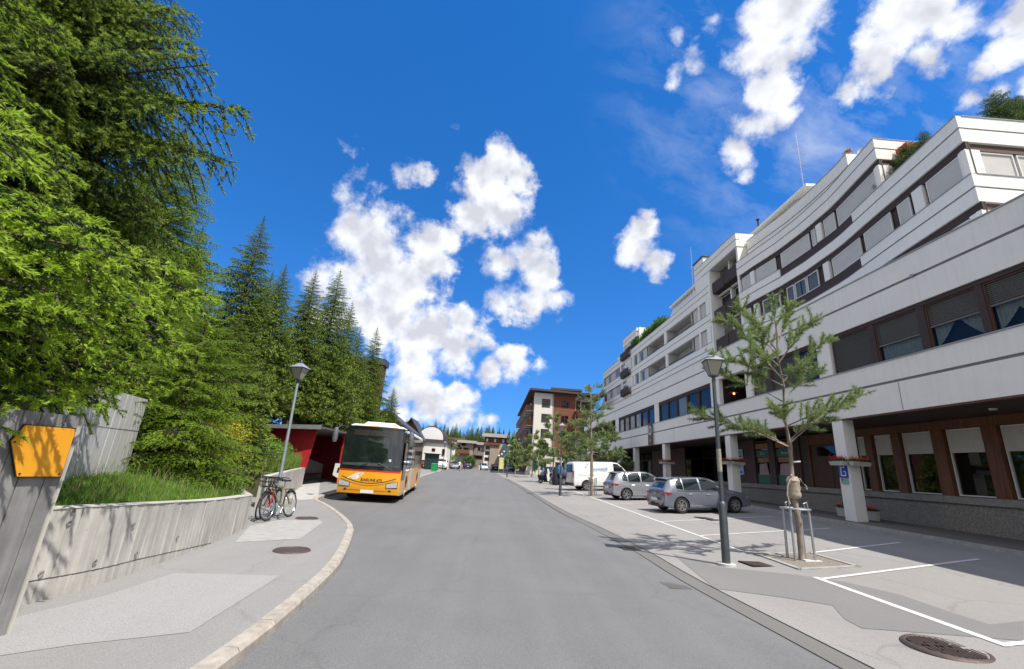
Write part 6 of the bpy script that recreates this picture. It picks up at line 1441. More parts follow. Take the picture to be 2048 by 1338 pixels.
# ------------------------------------------------------------------ bicycles
def bicycle(label, c1, c2, basket=True):
    t = thing('bicycle', (0, 0, 0), label, 'bicycle', 'bicycles leaning by the lamp post'); r = .335; wb_ = 1.03; fr = mat('bike_'+c1, {'red': (.45, .03, .03), 'dark': (.02, .02, .02), 'olive': (.28, .26, .12)}[c1], .35, coat=.5); fk = mat('bike_'+c2, {'red': (.45, .03, .03), 'dark': (.02, .02, .02), 'olive': (.28, .26, .12)}[c2], .35)
    for x in (0, wb_):
        e = bpy.data.objects.new('wheel', None); COL.objects.link(e); e.parent = t; e.location = (x, 0, r)
        MB().torus((0, 0, 0), (0, 1, 0), r-.018, .019, 36, 8).build('tyre', M_tyre, e, True); MB().torus((0, 0, 0), (0, 1, 0), r-.045, .011, 36, 6).build('rim', M_chrome, e, True)
        s = MB()
        for k in range(24): a = 2*PI*k/24; s.tube((.02*math.cos(a+1), .02*(-1)**k, .02*math.sin(a+1)), ((r-.045)*math.cos(a), 0, (r-.045)*math.sin(a)), .0016, n=3, caps=False)
        s.build('spokes', M_chrome, e)['kind'] = 'stuff'; MB().tube((0, -.04, 0), (0, .04, 0), .02, n=8).build('hub', M_chrome, e)
        MB().path([((r+.02)*math.cos(a)*1.0, 0, (r+.02)*math.sin(a)) for a in np.linspace(.5, 2.4 if x == 0 else 2.9, 9)], .014, 5).build('mudguard', M_plastic, e)
    bb = (.44, 0, .28); st = (.36, 0, .78); hd = (.88, 0, .86); hd2 = (.90, 0, .76)
    m = MB(); m.tube(bb, (st[0], 0, st[2]), .017).tube(st, hd, .016).tube(bb, hd2, .019).tube((0, .02, r), bb, .011).tube((0, .02, r), st, .010).tube((0, -.02, r), bb, .011).tube((0, -.02, r), st, .010).tube(hd, hd2, .022); m.build('frame', fr, t)
    m = MB(); m.path([(.905, .04, .72), (.93, .045, .55), (wb_, .05, r)], .013, 6).path([(.905, -.04, .72), (.93, -.045, .55), (wb_, -.05, r)], .013, 6).box(.885, .93, -.05, .05, .71, .74); m.build('fork', fk, t)
    m = MB(); m.tube(hd, (.86, 0, 1.0), .013).path([(.70, -.30, .99), (.84, -.24, 1.02), (.87, 0, 1.01), (.84, .24, 1.02), (.70, .30, .99)], .012, 6); m.build('handlebar', M_plastic, t)
    MB().tube(st, (.335, 0, .92), .012).build('seat_post', M_chrome, t)
    MB().hexa([(.20, -.09, .91), (.47, -.02, .925), (.47, .02, .925), (.20, .09, .91), (.18, -.08, .96), (.48, -.015, .955), (.48, .015, .955), (.18, .08, .96)]).build('saddle', M_plastic, t, True)
    m = MB(); m.lathe([(.001, -.004), (.085, -.004), (.085, .004), (.001, .004)], 20, (.44, .05, .28), axis='y').tube((.44, .06, .28), (.54, .07, .14), .009).tube((.44, -.05, .28), (.34, -.07, .42), .009).box(.49, .59, .06, .15, .12, .145).box(.29, .39, -.15, -.06, .41, .435); m.build('crank', M_chrome, t)
    if basket:
        b = MB(); A = [(.98, -.16, .80), (1.22, -.14, .82), (1.22, .14, .82), (.98, .16, .80)]; T_ = [(.95, -.19, 1.03), (1.28, -.17, 1.05), (1.28, .17, 1.05), (.95, .19, 1.03)]
        for P4 in (A, T_, [tuple((Vector(a)+Vector(b_))/2) for a, b_ in zip(A, T_)]):
            for k in range(4): b.tube(P4[k], P4[(k+1) % 4], .006, n=4)
        for k in range(4):
            for f in (0, .25, .5, .75): a = Vector(A[k]).lerp(Vector(A[(k+1) % 4]), f); c = Vector(T_[k]).lerp(Vector(T_[(k+1) % 4]), f); b.tube(a, c, .004, n=4)
        for f in (.2, .4, .6, .8): b.tube(Vector(A[0]).lerp(Vector(A[1]), f), Vector(A[3]).lerp(Vector(A[2]), f), .004, n=4)
        b.build('basket', M_plastic, t)
    m = MB().path([(.0, .05, r+.02), (-.05, .06, .70), (.30, .06, .72)], .006, 4).path([(.0, -.05, r+.02), (-.05, -.06, .70), (.30, -.06, .72)], .006, 4).box(-.05, .3, -.07, .07, .715, .725); m.build('luggage_rack', M_plastic, t)
    return t
def place_bike(b, x, y, rz, lean): b.matrix_basis = Matrix.Translation((x, y, gz(x, y)+KH+.005)) @ Matrix.Rotation(rz, 4, 'Z') @ Matrix.Rotation(lean, 4, 'X')
k1 = bicycle('front bicycle with red fork and black basket beside the lamp post', 'olive', 'red'); pr = G(553, 1031, KH); pf = G(523, 1043, KH)
place_bike(k1, -5.42, 13.05, math.atan2(-1, -.10), .10)
k2 = bicycle('second black bicycle behind the red forked one against the wall', 'dark', 'dark', True); place_bike(k2, -5.92, 13.2, math.atan2(-1, .12), -.08)
# ------------------------------------------------------------------ bus shelter
sh = thing('bus_shelter', (-9.4, 24.5, .3), 'red walled bus shelter with thin grey roof behind the front corner of the bus', 'bus shelter'); sb_ = (-9.4, 24.5, .3)
M_red = mat('shelter_red', (.42, .018, .03), .55, var=.12); M_redD = mat('shelter_crimson', (.26, .010, .022), .6, var=.12); M_roof = mat('shelter_roof', (.13, .11, .11), .7, var=.15)
def q_(name, pts, m_, ext): return MB().prism(pts, ext).build(name, m_, sh, base=sb_)
q_('side_wall', [(-9.25, 23.1, .95), (-11.8, 23.4, .95), (-11.8, 23.4, 3.05), (-9.0, 23.1, 3.15)], M_red, (0, .08, 0))
q_('back_wall', [(-11.8, 23.2, .2), (-11.4, 31.5, .2), (-11.4, 31.5, 3.1), (-11.8, 23.2, 3.1)], M_redD, (-.1, 0, 0))
q_('side_wall', [(-9.1, 30.6, .3), (-11.5, 30.6, .3), (-11.5, 30.6, 3.1), (-9.1, 30.6, 3.1)], M_redD, (0, .08, 0))
q_('low_wall', [(-11.6, 25.5, .2), (-11.2, 30.4, .2), (-11.2, 30.4, 1.35), (-11.6, 25.5, 2.0)], M_conc, (.15, 0, 0))
q_('roof', [(-8.7, 22.7, 3.18), (-12.2, 22.7, 3.02), (-12.2, 31.8, 3.02), (-8.7, 31.8, 3.18)], M_roof, (0, 0, .10)); q_('roof_edge', [(-8.66, 22.66, 3.12), (-12.2, 22.66, 2.98), (-12.2, 22.66, 3.16), (-8.66, 22.66, 3.34)], M_metal, (0, .035, 0))
q_('post', [(-9.0, 27.2, .3), (-8.92, 27.2, .3), (-8.92, 27.28, .3), (-9.0, 27.28, .3)], M_red, (0, 0, 2.85)); q_('bench', [(-11.2, 26, .75), (-10.7, 26, .75), (-10.7, 29.5, .75), (-11.2, 29.5, .75)], M_timberD, (0, 0, .05))
q_('red_panel', [(-8.9, 27.4, .5), (-8.9, 30.4, .5), (-8.9, 30.4, 2.6), (-8.9, 27.4, 2.6)], M_redD, (-.06, 0, 0))
# shelter notice
ns = thing('notice_panel', (-8.6, 26.7, .4), 'white pointed notice board with a dark figure beside the bus front', 'sign'); nb = (-8.6, 26.7, .4)
MB().prism([(-9.15, 26.9, .85), (-8.65, 26.9, .62), (-8.5, 26.9, .95), (-8.5, 26.9, 1.5), (-9.1, 26.9, 1.5)], (0, .03, 0)).build('board', M_plate, ns, base=nb); MB().prism([(-8.95, 26.89, 1.0), (-8.8, 26.89, 1.0), (-8.78, 26.89, 1.25), (-8.9, 26.89, 1.3)], (0, .008, 0)).build('print', M_seam, ns, base=nb)
MB().tube((-8.52, 26.95, .3), (-8.52, 26.95, 1.7), .03).build('post', M_red, ns, base=nb)
# ------------------------------------------------------------------ plaza pines
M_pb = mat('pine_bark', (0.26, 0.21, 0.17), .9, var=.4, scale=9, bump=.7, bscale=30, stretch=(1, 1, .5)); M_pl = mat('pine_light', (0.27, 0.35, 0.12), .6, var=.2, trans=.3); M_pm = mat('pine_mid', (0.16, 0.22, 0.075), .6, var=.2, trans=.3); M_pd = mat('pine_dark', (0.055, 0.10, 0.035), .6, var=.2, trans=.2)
def tuft(c, d, n, ln, wd, rs):
    d = np.array(d, float); d /= np.linalg.norm(d); v = rs.randn(n, 3); v /= np.linalg.norm(v, axis=1)[:, None]; v = v*.85+d*.75; v /= np.linalg.norm(v, axis=1)[:, None]
    p = np.array(c)+d*(rs.rand(n, 1)-.55)*ln*1.5; b = np.cross(v, rs.randn(n, 3)); b /= np.linalg.norm(b, axis=1)[:, None]; l = (ln*(.7+.5*rs.rand(n)))[:, None]
    return np.stack([p-b*wd/2, p+b*wd/2, p+v*l], 1)
def pine(loc, label, trunk, limbs, seed=1, tn=46, ln=.095, wd=.011, rad=.075, group='small pines planted along the parking bays', dens=1.0, name='pine_tree', spread=1.0, cat='pine tree'):
    """trunk: list of points; limbs: list of (start fraction height z, end offset xyz)"""
    rs = np.random.RandomState(seed); t = thing(name, loc, label, cat, group); pts = [Vector(p) for p in trunk]; n = len(pts)
    MB().path(pts, [rad*(1-.78*i/(n-1)) for i in range(n)], 10).build('trunk', M_pb, t, True)
    def tp(z):
        for a, b in zip(pts[:-1], pts[1:]):
            if z <= b.z: return a.lerp(b, max(0, (z-a.z)/(b.z-a.z)))
        return pts[-1]
    tris, mi = [], []
    for (z, e) in limbs:
        a = tp(z); b = Vector(e); L = (b-a).length; k1 = a.lerp(b, .35)+Vector((0, 0, -.10*L if b.z < a.z+.1*L else .04*L)); k2 = a.lerp(b, .7)+Vector((rs.uniform(-.06, .06)*L, rs.uniform(-.06, .06)*L, .05*L)); ps = [a, k1, k2, b]
        MB().path(ps, [rad*.30, rad*.21, rad*.14, rad*.06], 6).build('branch', M_pb, t, True)
        # twigs
        tw = MB(); nt_ = max(6, int(L*15*dens))
        for i in range(nt_):
            f = .22+.78*(i+rs.rand())/nt_; q = f*3; j = min(2, int(q)); p = ps[j].lerp(ps[j+1], q-j); d = (b-a).normalized(); sv = Vector(rs.randn(3).tolist()).normalized(); dd = (d*.7+sv*.75*spread+Vector((0, 0, .35))).normalized(); tl = rs.uniform(.12, .42)*min(1.1, .5+L*.4)*(1.25-f*.5); e2 = p+dd*tl
            tw.tube(p, e2, .008, .004, 4, caps=False); m_ = max(1, int(tl/(ln*.95)))
            for k in range(m_):
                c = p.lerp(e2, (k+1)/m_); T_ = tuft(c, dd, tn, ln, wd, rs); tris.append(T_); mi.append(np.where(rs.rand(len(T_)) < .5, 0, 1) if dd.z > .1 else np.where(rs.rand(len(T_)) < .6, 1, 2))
        o = tw.build('twigs', M_pb, t); o['kind'] = 'stuff'
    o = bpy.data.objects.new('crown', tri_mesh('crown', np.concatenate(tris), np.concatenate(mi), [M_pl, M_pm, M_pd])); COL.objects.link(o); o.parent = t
    return t
c = G(1604, 1121); TX, TY, TZ = c.x, c.y, c.z
TH = 5.75
trk = [(0, 0, -.1), (.02, 0, .8), (-.02, 0, 1.6), (.03, 0, 2.55), (-.02, .02, 3.3), (.04, 0, 4.0), (-.03, 0, 4.7), (.03, 0, 5.4), (.02, 0, TH)]
def loc_(px, py, dy=0.0):
    """point near the tree's own distance"""
    d = ray(px, py); yy = TY+dy; return tuple(Vector((float(d[0]*yy/d[1]), yy, H+float(d[2]*yy/d[1])))-Vector((TX, TY, TZ)))
limbs = [(2.5, loc_(1385, 830, -.1)), (2.5, loc_(1480, 850, .5)), (2.6, loc_(1725, 790, .2)), (2.65, loc_(1640, 835, -.6)), (3.6, loc_(1435, 745, .3)), (3.7, loc_(1640, 745, .4)), (4.0, loc_(1430, 720, -.5)), (4.1, loc_(1655, 680, .1)), (4.3, loc_(1610, 740, -.8)), (4.5, loc_(1445, 640, .2)), (4.6, loc_(1630, 640, -.3)), (4.9, loc_(1480, 615, -.4)), (5.1, loc_(1590, 612, .5)), (5.3, loc_(1545, 600, 0)), (4.8, loc_(1500, 660, .9)), (3.0, loc_(1690, 815, -.5)), (2.9, loc_(1560, 820, -.9)), (4.2, loc_(1500, 700, -.9))]
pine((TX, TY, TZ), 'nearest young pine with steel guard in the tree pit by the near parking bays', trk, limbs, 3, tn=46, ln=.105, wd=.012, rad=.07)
# burlap wrap and rope on the trunk, part of the tree's guard
gd = thing('tree_guard', (TX, TY, TZ), 'galvanised steel tube guard round the nearest pine with burlap and rope above', 'tree guard')
for (x, y) in ((-.21, -.10), (.20, -.14), (.22, .20), (-.16, .24)): MB().tube((x*1.05, y*1.05, -.05), (x, y, 1.10), .028, n=10).build('guard_post', M_metal, gd, True)
MB().torus((0, .03, 1.10), (0, 0, 1), .30, .022, 28, 8).build('guard_ring', M_metal, gd, True)
for (x, y) in ((-.20, .02), (.22, .0)): m = MB(); m.path([(x, y, 1.1), (x-.03, y, 1.22), (x+.05, y, 1.26), (x+.07, y, 1.1)], .014, 6); m.build('bracket', M_metal, gd, True)
m = MB().box(-.05, .34, -.20, -.08, .0, .04); m.build('foot_plate', M_plate, gd)
MB().lathe([(.10, 1.32), (.135, 1.36), (.145, 1.42), (.125, 1.50), (.145, 1.56), (.13, 1.66), (.15, 1.72), (.10, 1.82)], 14).build('burlap_wrap', mat('burlap', (.36, .31, .24), .95, var=.35, scale=20, bump=1, bscale=60), gd, True)
m = MB(); m.path([(-.12, -.1, 1.75), (-.22, -.12, 1.6), (-.24, -.1, 1.4), (-.18, -.08, 1.2)], .014, 6).path([(.1, -.1, 1.78), (.22, -.12, 1.62), (.25, -.1, 1.55)], .014, 6); m.build('rope', mat('rope_pale', (.5, .42, .35), .9), gd, True)
for z, a in ((2.15, .2), (1.83, 2.2)): MB().tube((0, 0, z), (.17*math.cos(a), -.12, z+.02), .018, n=8).build('wire_tie', M_frameW, gd)
tz = [(0, 0, -.1), (-.04, 0, 1.5), (-.08, 0, 3), (-.12, 0, 4.6), (-.15, 0, 6.2), (-.2, 0, 7.3)]
def auto_limbs(h0, h1, n, r0, r1, seed):
    r = random.Random(seed); o = []
    for i in range(n):
        f = i/(n-1); z = h0+(h1-h0)*f; a = i*2.4+r.uniform(-.4, .4); rr = r0+(r1-r0)*f; o.append((z, (rr*math.cos(a), rr*math.sin(a), z+r.uniform(-.15, .55))))
    return o
c = G(1184, 992)
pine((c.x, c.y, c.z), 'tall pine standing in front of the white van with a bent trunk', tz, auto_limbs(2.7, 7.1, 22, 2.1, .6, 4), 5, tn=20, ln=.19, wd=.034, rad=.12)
g2_ = thing('tree_guard', (c.x, c.y, c.z), 'galvanised guard at the foot of the pine in front of the white van', 'tree guard')
for (x, y) in ((-.2, -.1), (.25, -.1), (.22, .2), (-.16, .24)): MB().tube((x, y, -.05), (x, y, 1.15), .03, n=8).build('guard_post', M_metal, g2_, True)
MB().torus((0, .03, 1.12), (0, 0, 1), .30, .022, 20, 6).build('guard_ring', M_metal, g2_, True)
for (px, y, h, lab, sd) in ((1106, 50, 7.2, 'pine beside the second lamp before the brown hotel', 8), (1065, 66, 6.2, 'pine in front of the white corner of the hotel', 9), (1031, 76, 5.2, 'small pine at the far right road edge', 10), (1215, 44, 5.4, 'bushy pine behind the roof of the white van', 11), (1150, 56, 6.6, 'broad pine before the dark end of the long building', 12), (1078, 78, 6.4, 'pine touching the brown balconies of the hotel', 14)):
    x = float(ray(px, 930)[0]/ray(px, 930)[1])*y
    pine((x, y, gz(x, y)), lab, [(0, 0, -.1), (.05, 0, h*.35), (-.05, 0, h*.7), (0, 0, h)], auto_limbs(h*.32, h*.97, 14, 2.3, .5, sd), sd, tn=16, ln=.28, wd=.08, rad=.12, dens=1.15)
for (x, y, h, lab) in ((-8.6, 92, 5.5, 'light green tree in front of the pale house at the left'),):
    pine((x, y, gz(x, y)), lab, [(0, 0, -.1), (0, 0, h*.5), (0, 0, h)], auto_limbs(h*.2, h*.95, 14, 2.2, .6, 17), 17, tn=9, ln=.32, wd=.09, rad=.12, dens=.7, group=None, name='tree', cat='tree')

# ------------------------------------------------------------------ things on and in front of the long building
M_gera = mat('geranium_red', (.55, .03, .02), .6, var=.35, trans=.2); M_gera2 = mat('geranium_orange', (.60, .12, .05), .6, var=.3, trans=.2); M_leafd = mat('leaf_dark', (.035, .09, .025), .6, var=.3, trans=.2)
def flower_box(loc, L, label, rz=0.0, group='flower boxes hung round the arcade pillars', h=.16, name='flower_box', fl_=(0, 1), n=900):
    t = thing(name, loc, label, 'flower box', group, rz); MB().hexa([(-L/2+.02, -.08, 0), (L/2-.02, -.08, 0), (L/2-.02, .08, 0), (-L/2+.02, .08, 0), (-L/2, -.11, h), (L/2, -.11, h), (L/2, .11, h), (-L/2, .11, h)]).build('box', mat('box_cream', (.45, .45, .40), .7, var=.1), t)
    rs = np.random.RandomState(int(abs(loc[1])*10)+3); P0 = np.stack([rs.uniform(-L/2, L/2, n), rs.randn(n)*.08, h+np.abs(rs.randn(n))*.07], 1); up = P0[:, 2] > h+.07
    a = rs.randn(n, 3); b = rs.randn(n, 3); a /= np.linalg.norm(a, axis=1)[:, None]; b /= np.linalg.norm(b, axis=1)[:, None]; T_ = np.stack([P0, P0+a*.045, P0+b*.045], 1)
    for nm_, sel, mm in (('leaves', ~up, M_leafd), ('blossoms', up, M_gera if (int(loc[1]) % 2) else M_gera2)):
        o = bpy.data.objects.new(nm_, tri_mesh(nm_, T_[sel], np.zeros(sel.sum()), [mm])); COL.objects.link(o); o.parent = t
    return t
def boxes_round(yp, nm):
    z = 2.72+gz(14, yp)-.66
    flower_box((LX-.16, yp-.0, z), .72, 'red geranium box, road side of %s' % nm, PI/2)
    flower_box((LX+.30, yp-.50, z), .72, 'red geranium box, near side of %s' % nm, 0)
boxes_round(yp1, 'the pillar with the blue parking sign'); boxes_round(yp2, 'the pillar right behind the grey hatchback'); boxes_round(yp3, 'the pillar below the brown notice board')
c = G(1648, 1035); flower_box((14.9, 18.6, gz(14.1, 18.6)+.08), 2.0, 'long stone trough of deep red flowers by the base wall', PI/2+.0, None, .34, 'flower_trough', n=2600)
# parking sign on the pillar
zc = over((LX, yp1), 1688, 946); ps_ = thing('parking_sign', (LX-.005, yp1-.02, zc-.4), 'blue parking sign with white P and small green plate on the white pillar', 'sign'); pb = tuple(ps_.location)
yl_, zl = yp1-.19, over((LX, yp1), 1690, 965)
z_t, z_b = over((LX, yp1), 1684, 921), over((LX, yp1), 1692, 956)
MB().box(LX-.02, LX+.02, yp1-.2, yp1+.22, z_b, z_t).build('plate', mat('sign_blue', (.015, .06, .42), .35, var=0), ps_, base=pb)
def toX(y, z, s=1): return Matrix.Translation((-.022, y-pb[1], z-pb[2])) @ Matrix(((0, 0, -1, 0), (-1, 0, 0, 0), (0, 1, 0, 0), (0, 0, 0, 1)))
hh_ = z_t-z_b; wq = M_plate
k = MB(); x = LX-.024
def bar(ya, yb, za, zb, nm='symbol'): MB().box(LX-.026, LX-.021, min(ya, yb), max(ya, yb), za, zb).build(nm, M_plate, ps_, base=pb)
yc_ = yp1+.01
bar(yc_+.12, yc_+.07, z_b+hh_*.10, z_t-hh_*.08); bar(yc_+.07, yc_-.06, z_t-hh_*.14, z_t-hh_*.08); bar(yc_+.07, yc_-.06, z_t-hh_*.44, z_t-hh_*.38); bar(yc_-.06, yc_-.10, z_t-hh_*.42, z_t-hh_*.10)
bar(yc_+.07, yc_-.10, z_b+hh_*.10, z_b+hh_*.16); bar(yc_-.10, yc_-.14, z_b+hh_*.10, z_b+hh_*.38); bar(yc_-.02, yc_-.10, z_b+hh_*.34, z_b+hh_*.38)
MB().box(LX-.02, LX+.02, yp1-.19, yp1+.17, z_b-.22, z_b-.03).build('lower_plate', mat('plate_green', (.22, .42, .38), .5, var=.15), ps_, base=pb); MB().box(LX-.026, LX-.021, yp1+.06, yp1+.14, z_b-.10, z_b-.05).build('arrow', M_seam, ps_, base=pb)
# brown notice board on the band
yb_ = yat(lowX, 1303, 5.6); bd = thing('brown_board', (LX-.1, yb_, 4.7), 'brown arched wooden board with a round white emblem fixed across the lower white band', 'sign'); bb_ = tuple(bd.location)
wv = 1.05; zz0, zz1 = over((LX, yb_), 1303, 889), over((LX, yb_), 1303, 847)
arch = [(LX-.14, yb_-wv/2, zz0), (LX-.14, yb_+wv/2, zz0)]+[(LX-.14, yb_+wv/2*math.cos(a), zz1-wv*.35+wv*.35*math.sin(a)) for a in np.linspace(0, PI, 12)]
MB().prism(arch, (.06, 0, 0)).build('board', mat('board_brown', (.13, .085, .05), .7, var=.3, scale=5), bd, base=bb_)
arch2 = [(LX-.15, yb_-wv/2-.04, zz0-.03), (LX-.15, yb_+wv/2+.04, zz0-.03)]+[(LX-.15, yb_+(wv/2+.05)*math.cos(a), zz1-wv*.35+(wv*.35+.06)*math.sin(a)) for a in np.linspace(0, PI, 12)]
MB().prism([(p[0]+.03, p[1], p[2]) for p in arch2], (.03, 0, 0)).build('rim', M_post, bd, base=bb_)
m = MB(); n = 24; zc_ = zz1-.62
for k in range(n):
    a, b = 2*PI*k/n, 2*PI*(k+1)/n; m.quad((LX-.146, yb_+.40*math.cos(a), zc_+.40*math.sin(a)), (LX-.146, yb_+.40*math.cos(b), zc_+.40*math.sin(b)), (LX-.146, yb_+.27*math.cos(b), zc_+.27*math.sin(b)), (LX-.146, yb_+.27*math.cos(a), zc_+.27*math.sin(a)))
m.build('emblem_ring', M_frameW, bd, base=bb_, fixn=False)
MB().poly([(LX-.146, yb_+.11*math.cos(a), zc_+.19*math.sin(a)) for a in np.linspace(0, 2*PI, 14)[:-1]]).build('emblem_centre', M_sill, bd, base=bb_)
MB().poly([(LX-.146, yb_+.14, zz0+.55), (LX-.146, yb_+.02, zz0+.36), (LX-.146, yb_-.12, zz0+.42), (LX-.146, yb_-.12, zz0+.28), (LX-.146, yb_+.04, zz0+.24)]).build('emblem_mark', M_frameW, bd, base=bb_)
MB().tube((LX-.1, yb_-.7, zz1-.1), (LX-.1, yb_-.7, zz0-.05), .03).build('rail', M_metal, bd, base=bb_)
# green shop sign at the right edge on the parapet
gs = thing('green_sign', (LX-.12, 9.0, 9.2), 'green sign box on the parapet at the right edge of the picture', 'sign'); MB().box(LX-.22, LX-.05, 8.6, 9.46, 9.05, 9.45).build('box', M_green, gs, base=tuple(gs.location)); MB().box(LX-.05, LX, 9.0, 9.2, 9.2, 9.35).build('bracket', M_metal, gs, base=tuple(gs.location))
# aerials, chimneys, dish
def aerial(px, pt, pb_, y, label, arms=4, ladder=False):
    a = onY(px, pb_, y); b = onY(px-4, pt, y); t = thing('roof_aerial', tuple(a), label, 'aerial', None); h = b.z-a.z
    MB().tube((0, 0, -2.2), (0, 0, h), .035, .018, 6).build('mast', M_metal, t)
    for k in range(arms):
        z = h*(.35+.13*k); m = MB(); m.tube((-.5, -.2, z), (.7, .25, z+.05), .014, n=4)
        for q in range(5): f = -.4+q*.25; m.tube((f-.1, f*.4+.3, z), (f+.1, f*.4-.3, z), .008, n=4)
        m.build('arm', M_metal, t)
    return t
aerial(1607, 268, 372, 33, 'tall thin aerial mast with cross arms above the roof terrace'); aerial(1386, 495, 575, 50, 'slim aerial pole on the left wing roof', 2)
aerial(1412, 510, 535, 46, 'short branching aerial beside the chimney', 3)
ch = thing('chimney', tuple(onY(1410, 535, 47)), 'pale chimney block on the roof left of the stair bay', 'chimney'); MB().box(-.8, .8, -1.2, 1.2, -2.5, .7).build('shaft', M_white, ch); MB().box(-.9, .9, -1.3, 1.3, .72, .85).build('cap', M_black, ch)
ch = thing('roof_vent', tuple(onY(1516, 445, 44)), 'small black vent pipe standing on the sloping roof', 'vent'); MB().lathe([(.09, -1.5), (.09, .3), (.2, .3), (.2, .42), (.05, .5)], 10).build('pipe', M_black, ch, True)
dsh = thing('satellite_dish', (22.2, 22.6, 22.4), 'white satellite dish on the roof terrace beside the set back parapet', 'satellite dish'); MB().lathe([(.001, .12), (.25, .09), (.45, .02), (.55, -.06)], 20, axis='y').build('dish', M_frameW, dsh, True); MB().tube((0, .1, 0), (0, .2, -.9), .03).build('arm', M_metal, dsh)
# awning on the terrace
aw = thing('awning', (21.8, 20.0, 20.5), 'red and yellow striped rolled awning under the top white band', 'awning'); ab = (21.8, 20.0, 20.5)
for k in range(7): MB().box(21.7+k*.42, 21.7+(k+1)*.42-.01, 19.5, 20.2, 20.45, 20.75).build('stripe', mat('awn_red', (.42, .06, .04), .7) if k < 4 else mat('awn_yel', (.55, .33, .08), .7), aw, base=ab)
# trees on the roof terraces
def roof_pine(px, py, y, h, w, label, sd, kind=0):
    p = onY(px, py, y); t = thing('terrace_tree', (p.x, p.y, p.z-.2), label, 'tree', 'dark pines growing on the roof terraces'); mm = CRR[sd % 2]; inst('crown', mm, t, (0, 0, 0), (0, 0, sd), (w/2.6, w/2.6, h/4.2)); MB().tube((0, 0, -1.2), (0, 0, h*.9), .07, .02, 6).build('trunk', M_bark, t)
cb = [spruce_branch(1.4, 70+k, dens=34, ln=.10, wd=.035, tw=.10, sub=.13, hang=.1, tipl=.10, droop=-.1) for k in range(2)]
CRR = [crown_mesh('crown', 4.2, 1.45, 95, cb, 1.4, [M_pd, M_pm, MATS['spruce_olive'], M_bark], seed=80+k, pw=.5) for k in range(2)]
roof_pine(1800, 400, 20.8, 3.3, 2.4, 'dark terrace pine nearest the striped awning', 1); roof_pine(1835, 372, 19.6, 3.0, 2.6, 'middle terrace pine, the broadest, above the near parapet', 2); roof_pine(1862, 340, 18.6, 2.6, 1.9, 'terrace pine closest to the sunlit corner', 3)
roof_pine(2010, 262, 17.5, 2.6, 2.3, 'green tree on the terrace above the sunlit end wall', 4); roof_pine(2048, 270, 18, 2.6, 2.8, 'broad green tree at the right edge above the end wall', 5)
for (px, py, y, r_, lab) in ((1320, 655, 57, 1.0, 'green shrub hanging over the upper parapet of the left wing, right one'), (1305, 668, 61, 1.0, 'green shrub on the upper parapet of the left wing, middle one'), (1288, 680, 66, 1.0, 'green shrub on the upper parapet of the left wing, left one')):
    x = towX(y)+.4; p = Vector((x, y, 21.5)); bush('terrace_shrub', tuple(p), .7, 2.6, .75, 2600, [M_leafd, M_gr[0], M_gr[2]], lab, 'shrub', int(px), .22, 'shrubs along the upper parapet', stems=False)
p = onY(1696, 304, 24.3); t = thing('terrace_pot', (p.x, p.y, p.z-.2), 'small potted plant on the end of the set back parapet', 'potted plant'); bush('x', (0, 0, 0), .22, .22, .22, 300, [M_gr[1], M_gera], '', '', 3, .1, parent=t, stems=False); MB().lathe([(.1, -.2), (.16, .05)], 10).build('pot', M_sill, t)

# ------------------------------------------------------------------ the brown and white hotel
M_hw = mat('hotel_white', (0.72, 0.69, 0.63), .85, var=.05); M_hb = mat('hotel_boards', (0.20, 0.072, 0.040), .7, var=.3, scale=1.2, stretch=(.4, .4, 9)); M_hd = mat('hotel_dark_wood', (0.10, 0.045, 0.03), .7, var=.3, scale=2); M_hroof = mat('hotel_roof', (0.07, 0.055, 0.05), .7, var=.15); M_hg = mat('hotel_stucco', (.42, .40, .37), .85, var=.08)
ht = thing('hotel', (7.0, 80, 1.0), 'five storey hotel with white and brown boarded walls and wooden balconies', 'hotel'); hb = (7.0, 80, 1.0)
def HP(mb, n_, m_, par=None): return mb.build(n_, m_, par or ht, base=hb)
X1, X2, X3, X4 = 6.7, 10.2, 14.2, 17.6; YH = 80.0; ZT = 15.4
HP(MB().box(X1, X2-.25, YH, YH+1, .8, ZT), 'wall', M_hw); HP(MB().box(X2-.25, X2, YH+.03, YH+1, .8, ZT), 'wall', M_hg); HP(MB().box(X2, X3, YH+.12, YH+1, 4.4, ZT+.3), 'wall', M_hb); HP(MB().box(X3, X4, YH+.06, YH+1, .8, ZT-.2), 'wall', M_hg); HP(MB().box(X2, X3, YH+.2, YH+1, .8, 4.38), 'wall', M_hw)
for k in range(44): HP(MB().box(X2+.01, X3-.01, YH+.085, YH+.118, 4.5+k*.25, 4.5+k*.25+.23), 'plank', M_hb)
HP(MB().box(X1+.3, X4, YH+1, 122, .8, ZT-.4), 'core', M_hd)
HP(MB().hexa([(X1-1.0, YH-1.1, 15.7), (X4+1.6, YH-1.1, 15.35), (X4+1.6, 123, 15.35), (X1-1.0, 123, 15.7), (X1-1.0, YH-1.1, 16.05), (X4+1.6, YH-1.1, 15.7), (X4+1.6, 123, 15.7), (X1-1.0, 123, 16.05)]), 'roof', M_hroof)
HP(MB().box(X2-.6, X3+1.0, YH-1.0, 95, 16.0, 16.4), 'roof', M_hroof)
def hwin(xa, xb, za, zb, y=YH, arch=False):
    f = HP(MB().box(xa-.1, xb+.1, y-.03, y+.02, za-.1, za).box(xa-.1, xb+.1, y-.03, y+.02, zb, zb+.1).box(xa-.1, xa, y-.03, y+.02, za, zb).box(xb, xb+.1, y-.03, y+.02, za, zb), 'window', M_hd)
    MB().box(xa, xb, y-.012, y-.004, za, zb).build('pane', M_glass, f, base=hb); MB().box((xa+xb)/2-.04, (xa+xb)/2+.04, y-.03, y-.013, za, zb).build('mullion', M_hd, f, base=hb)
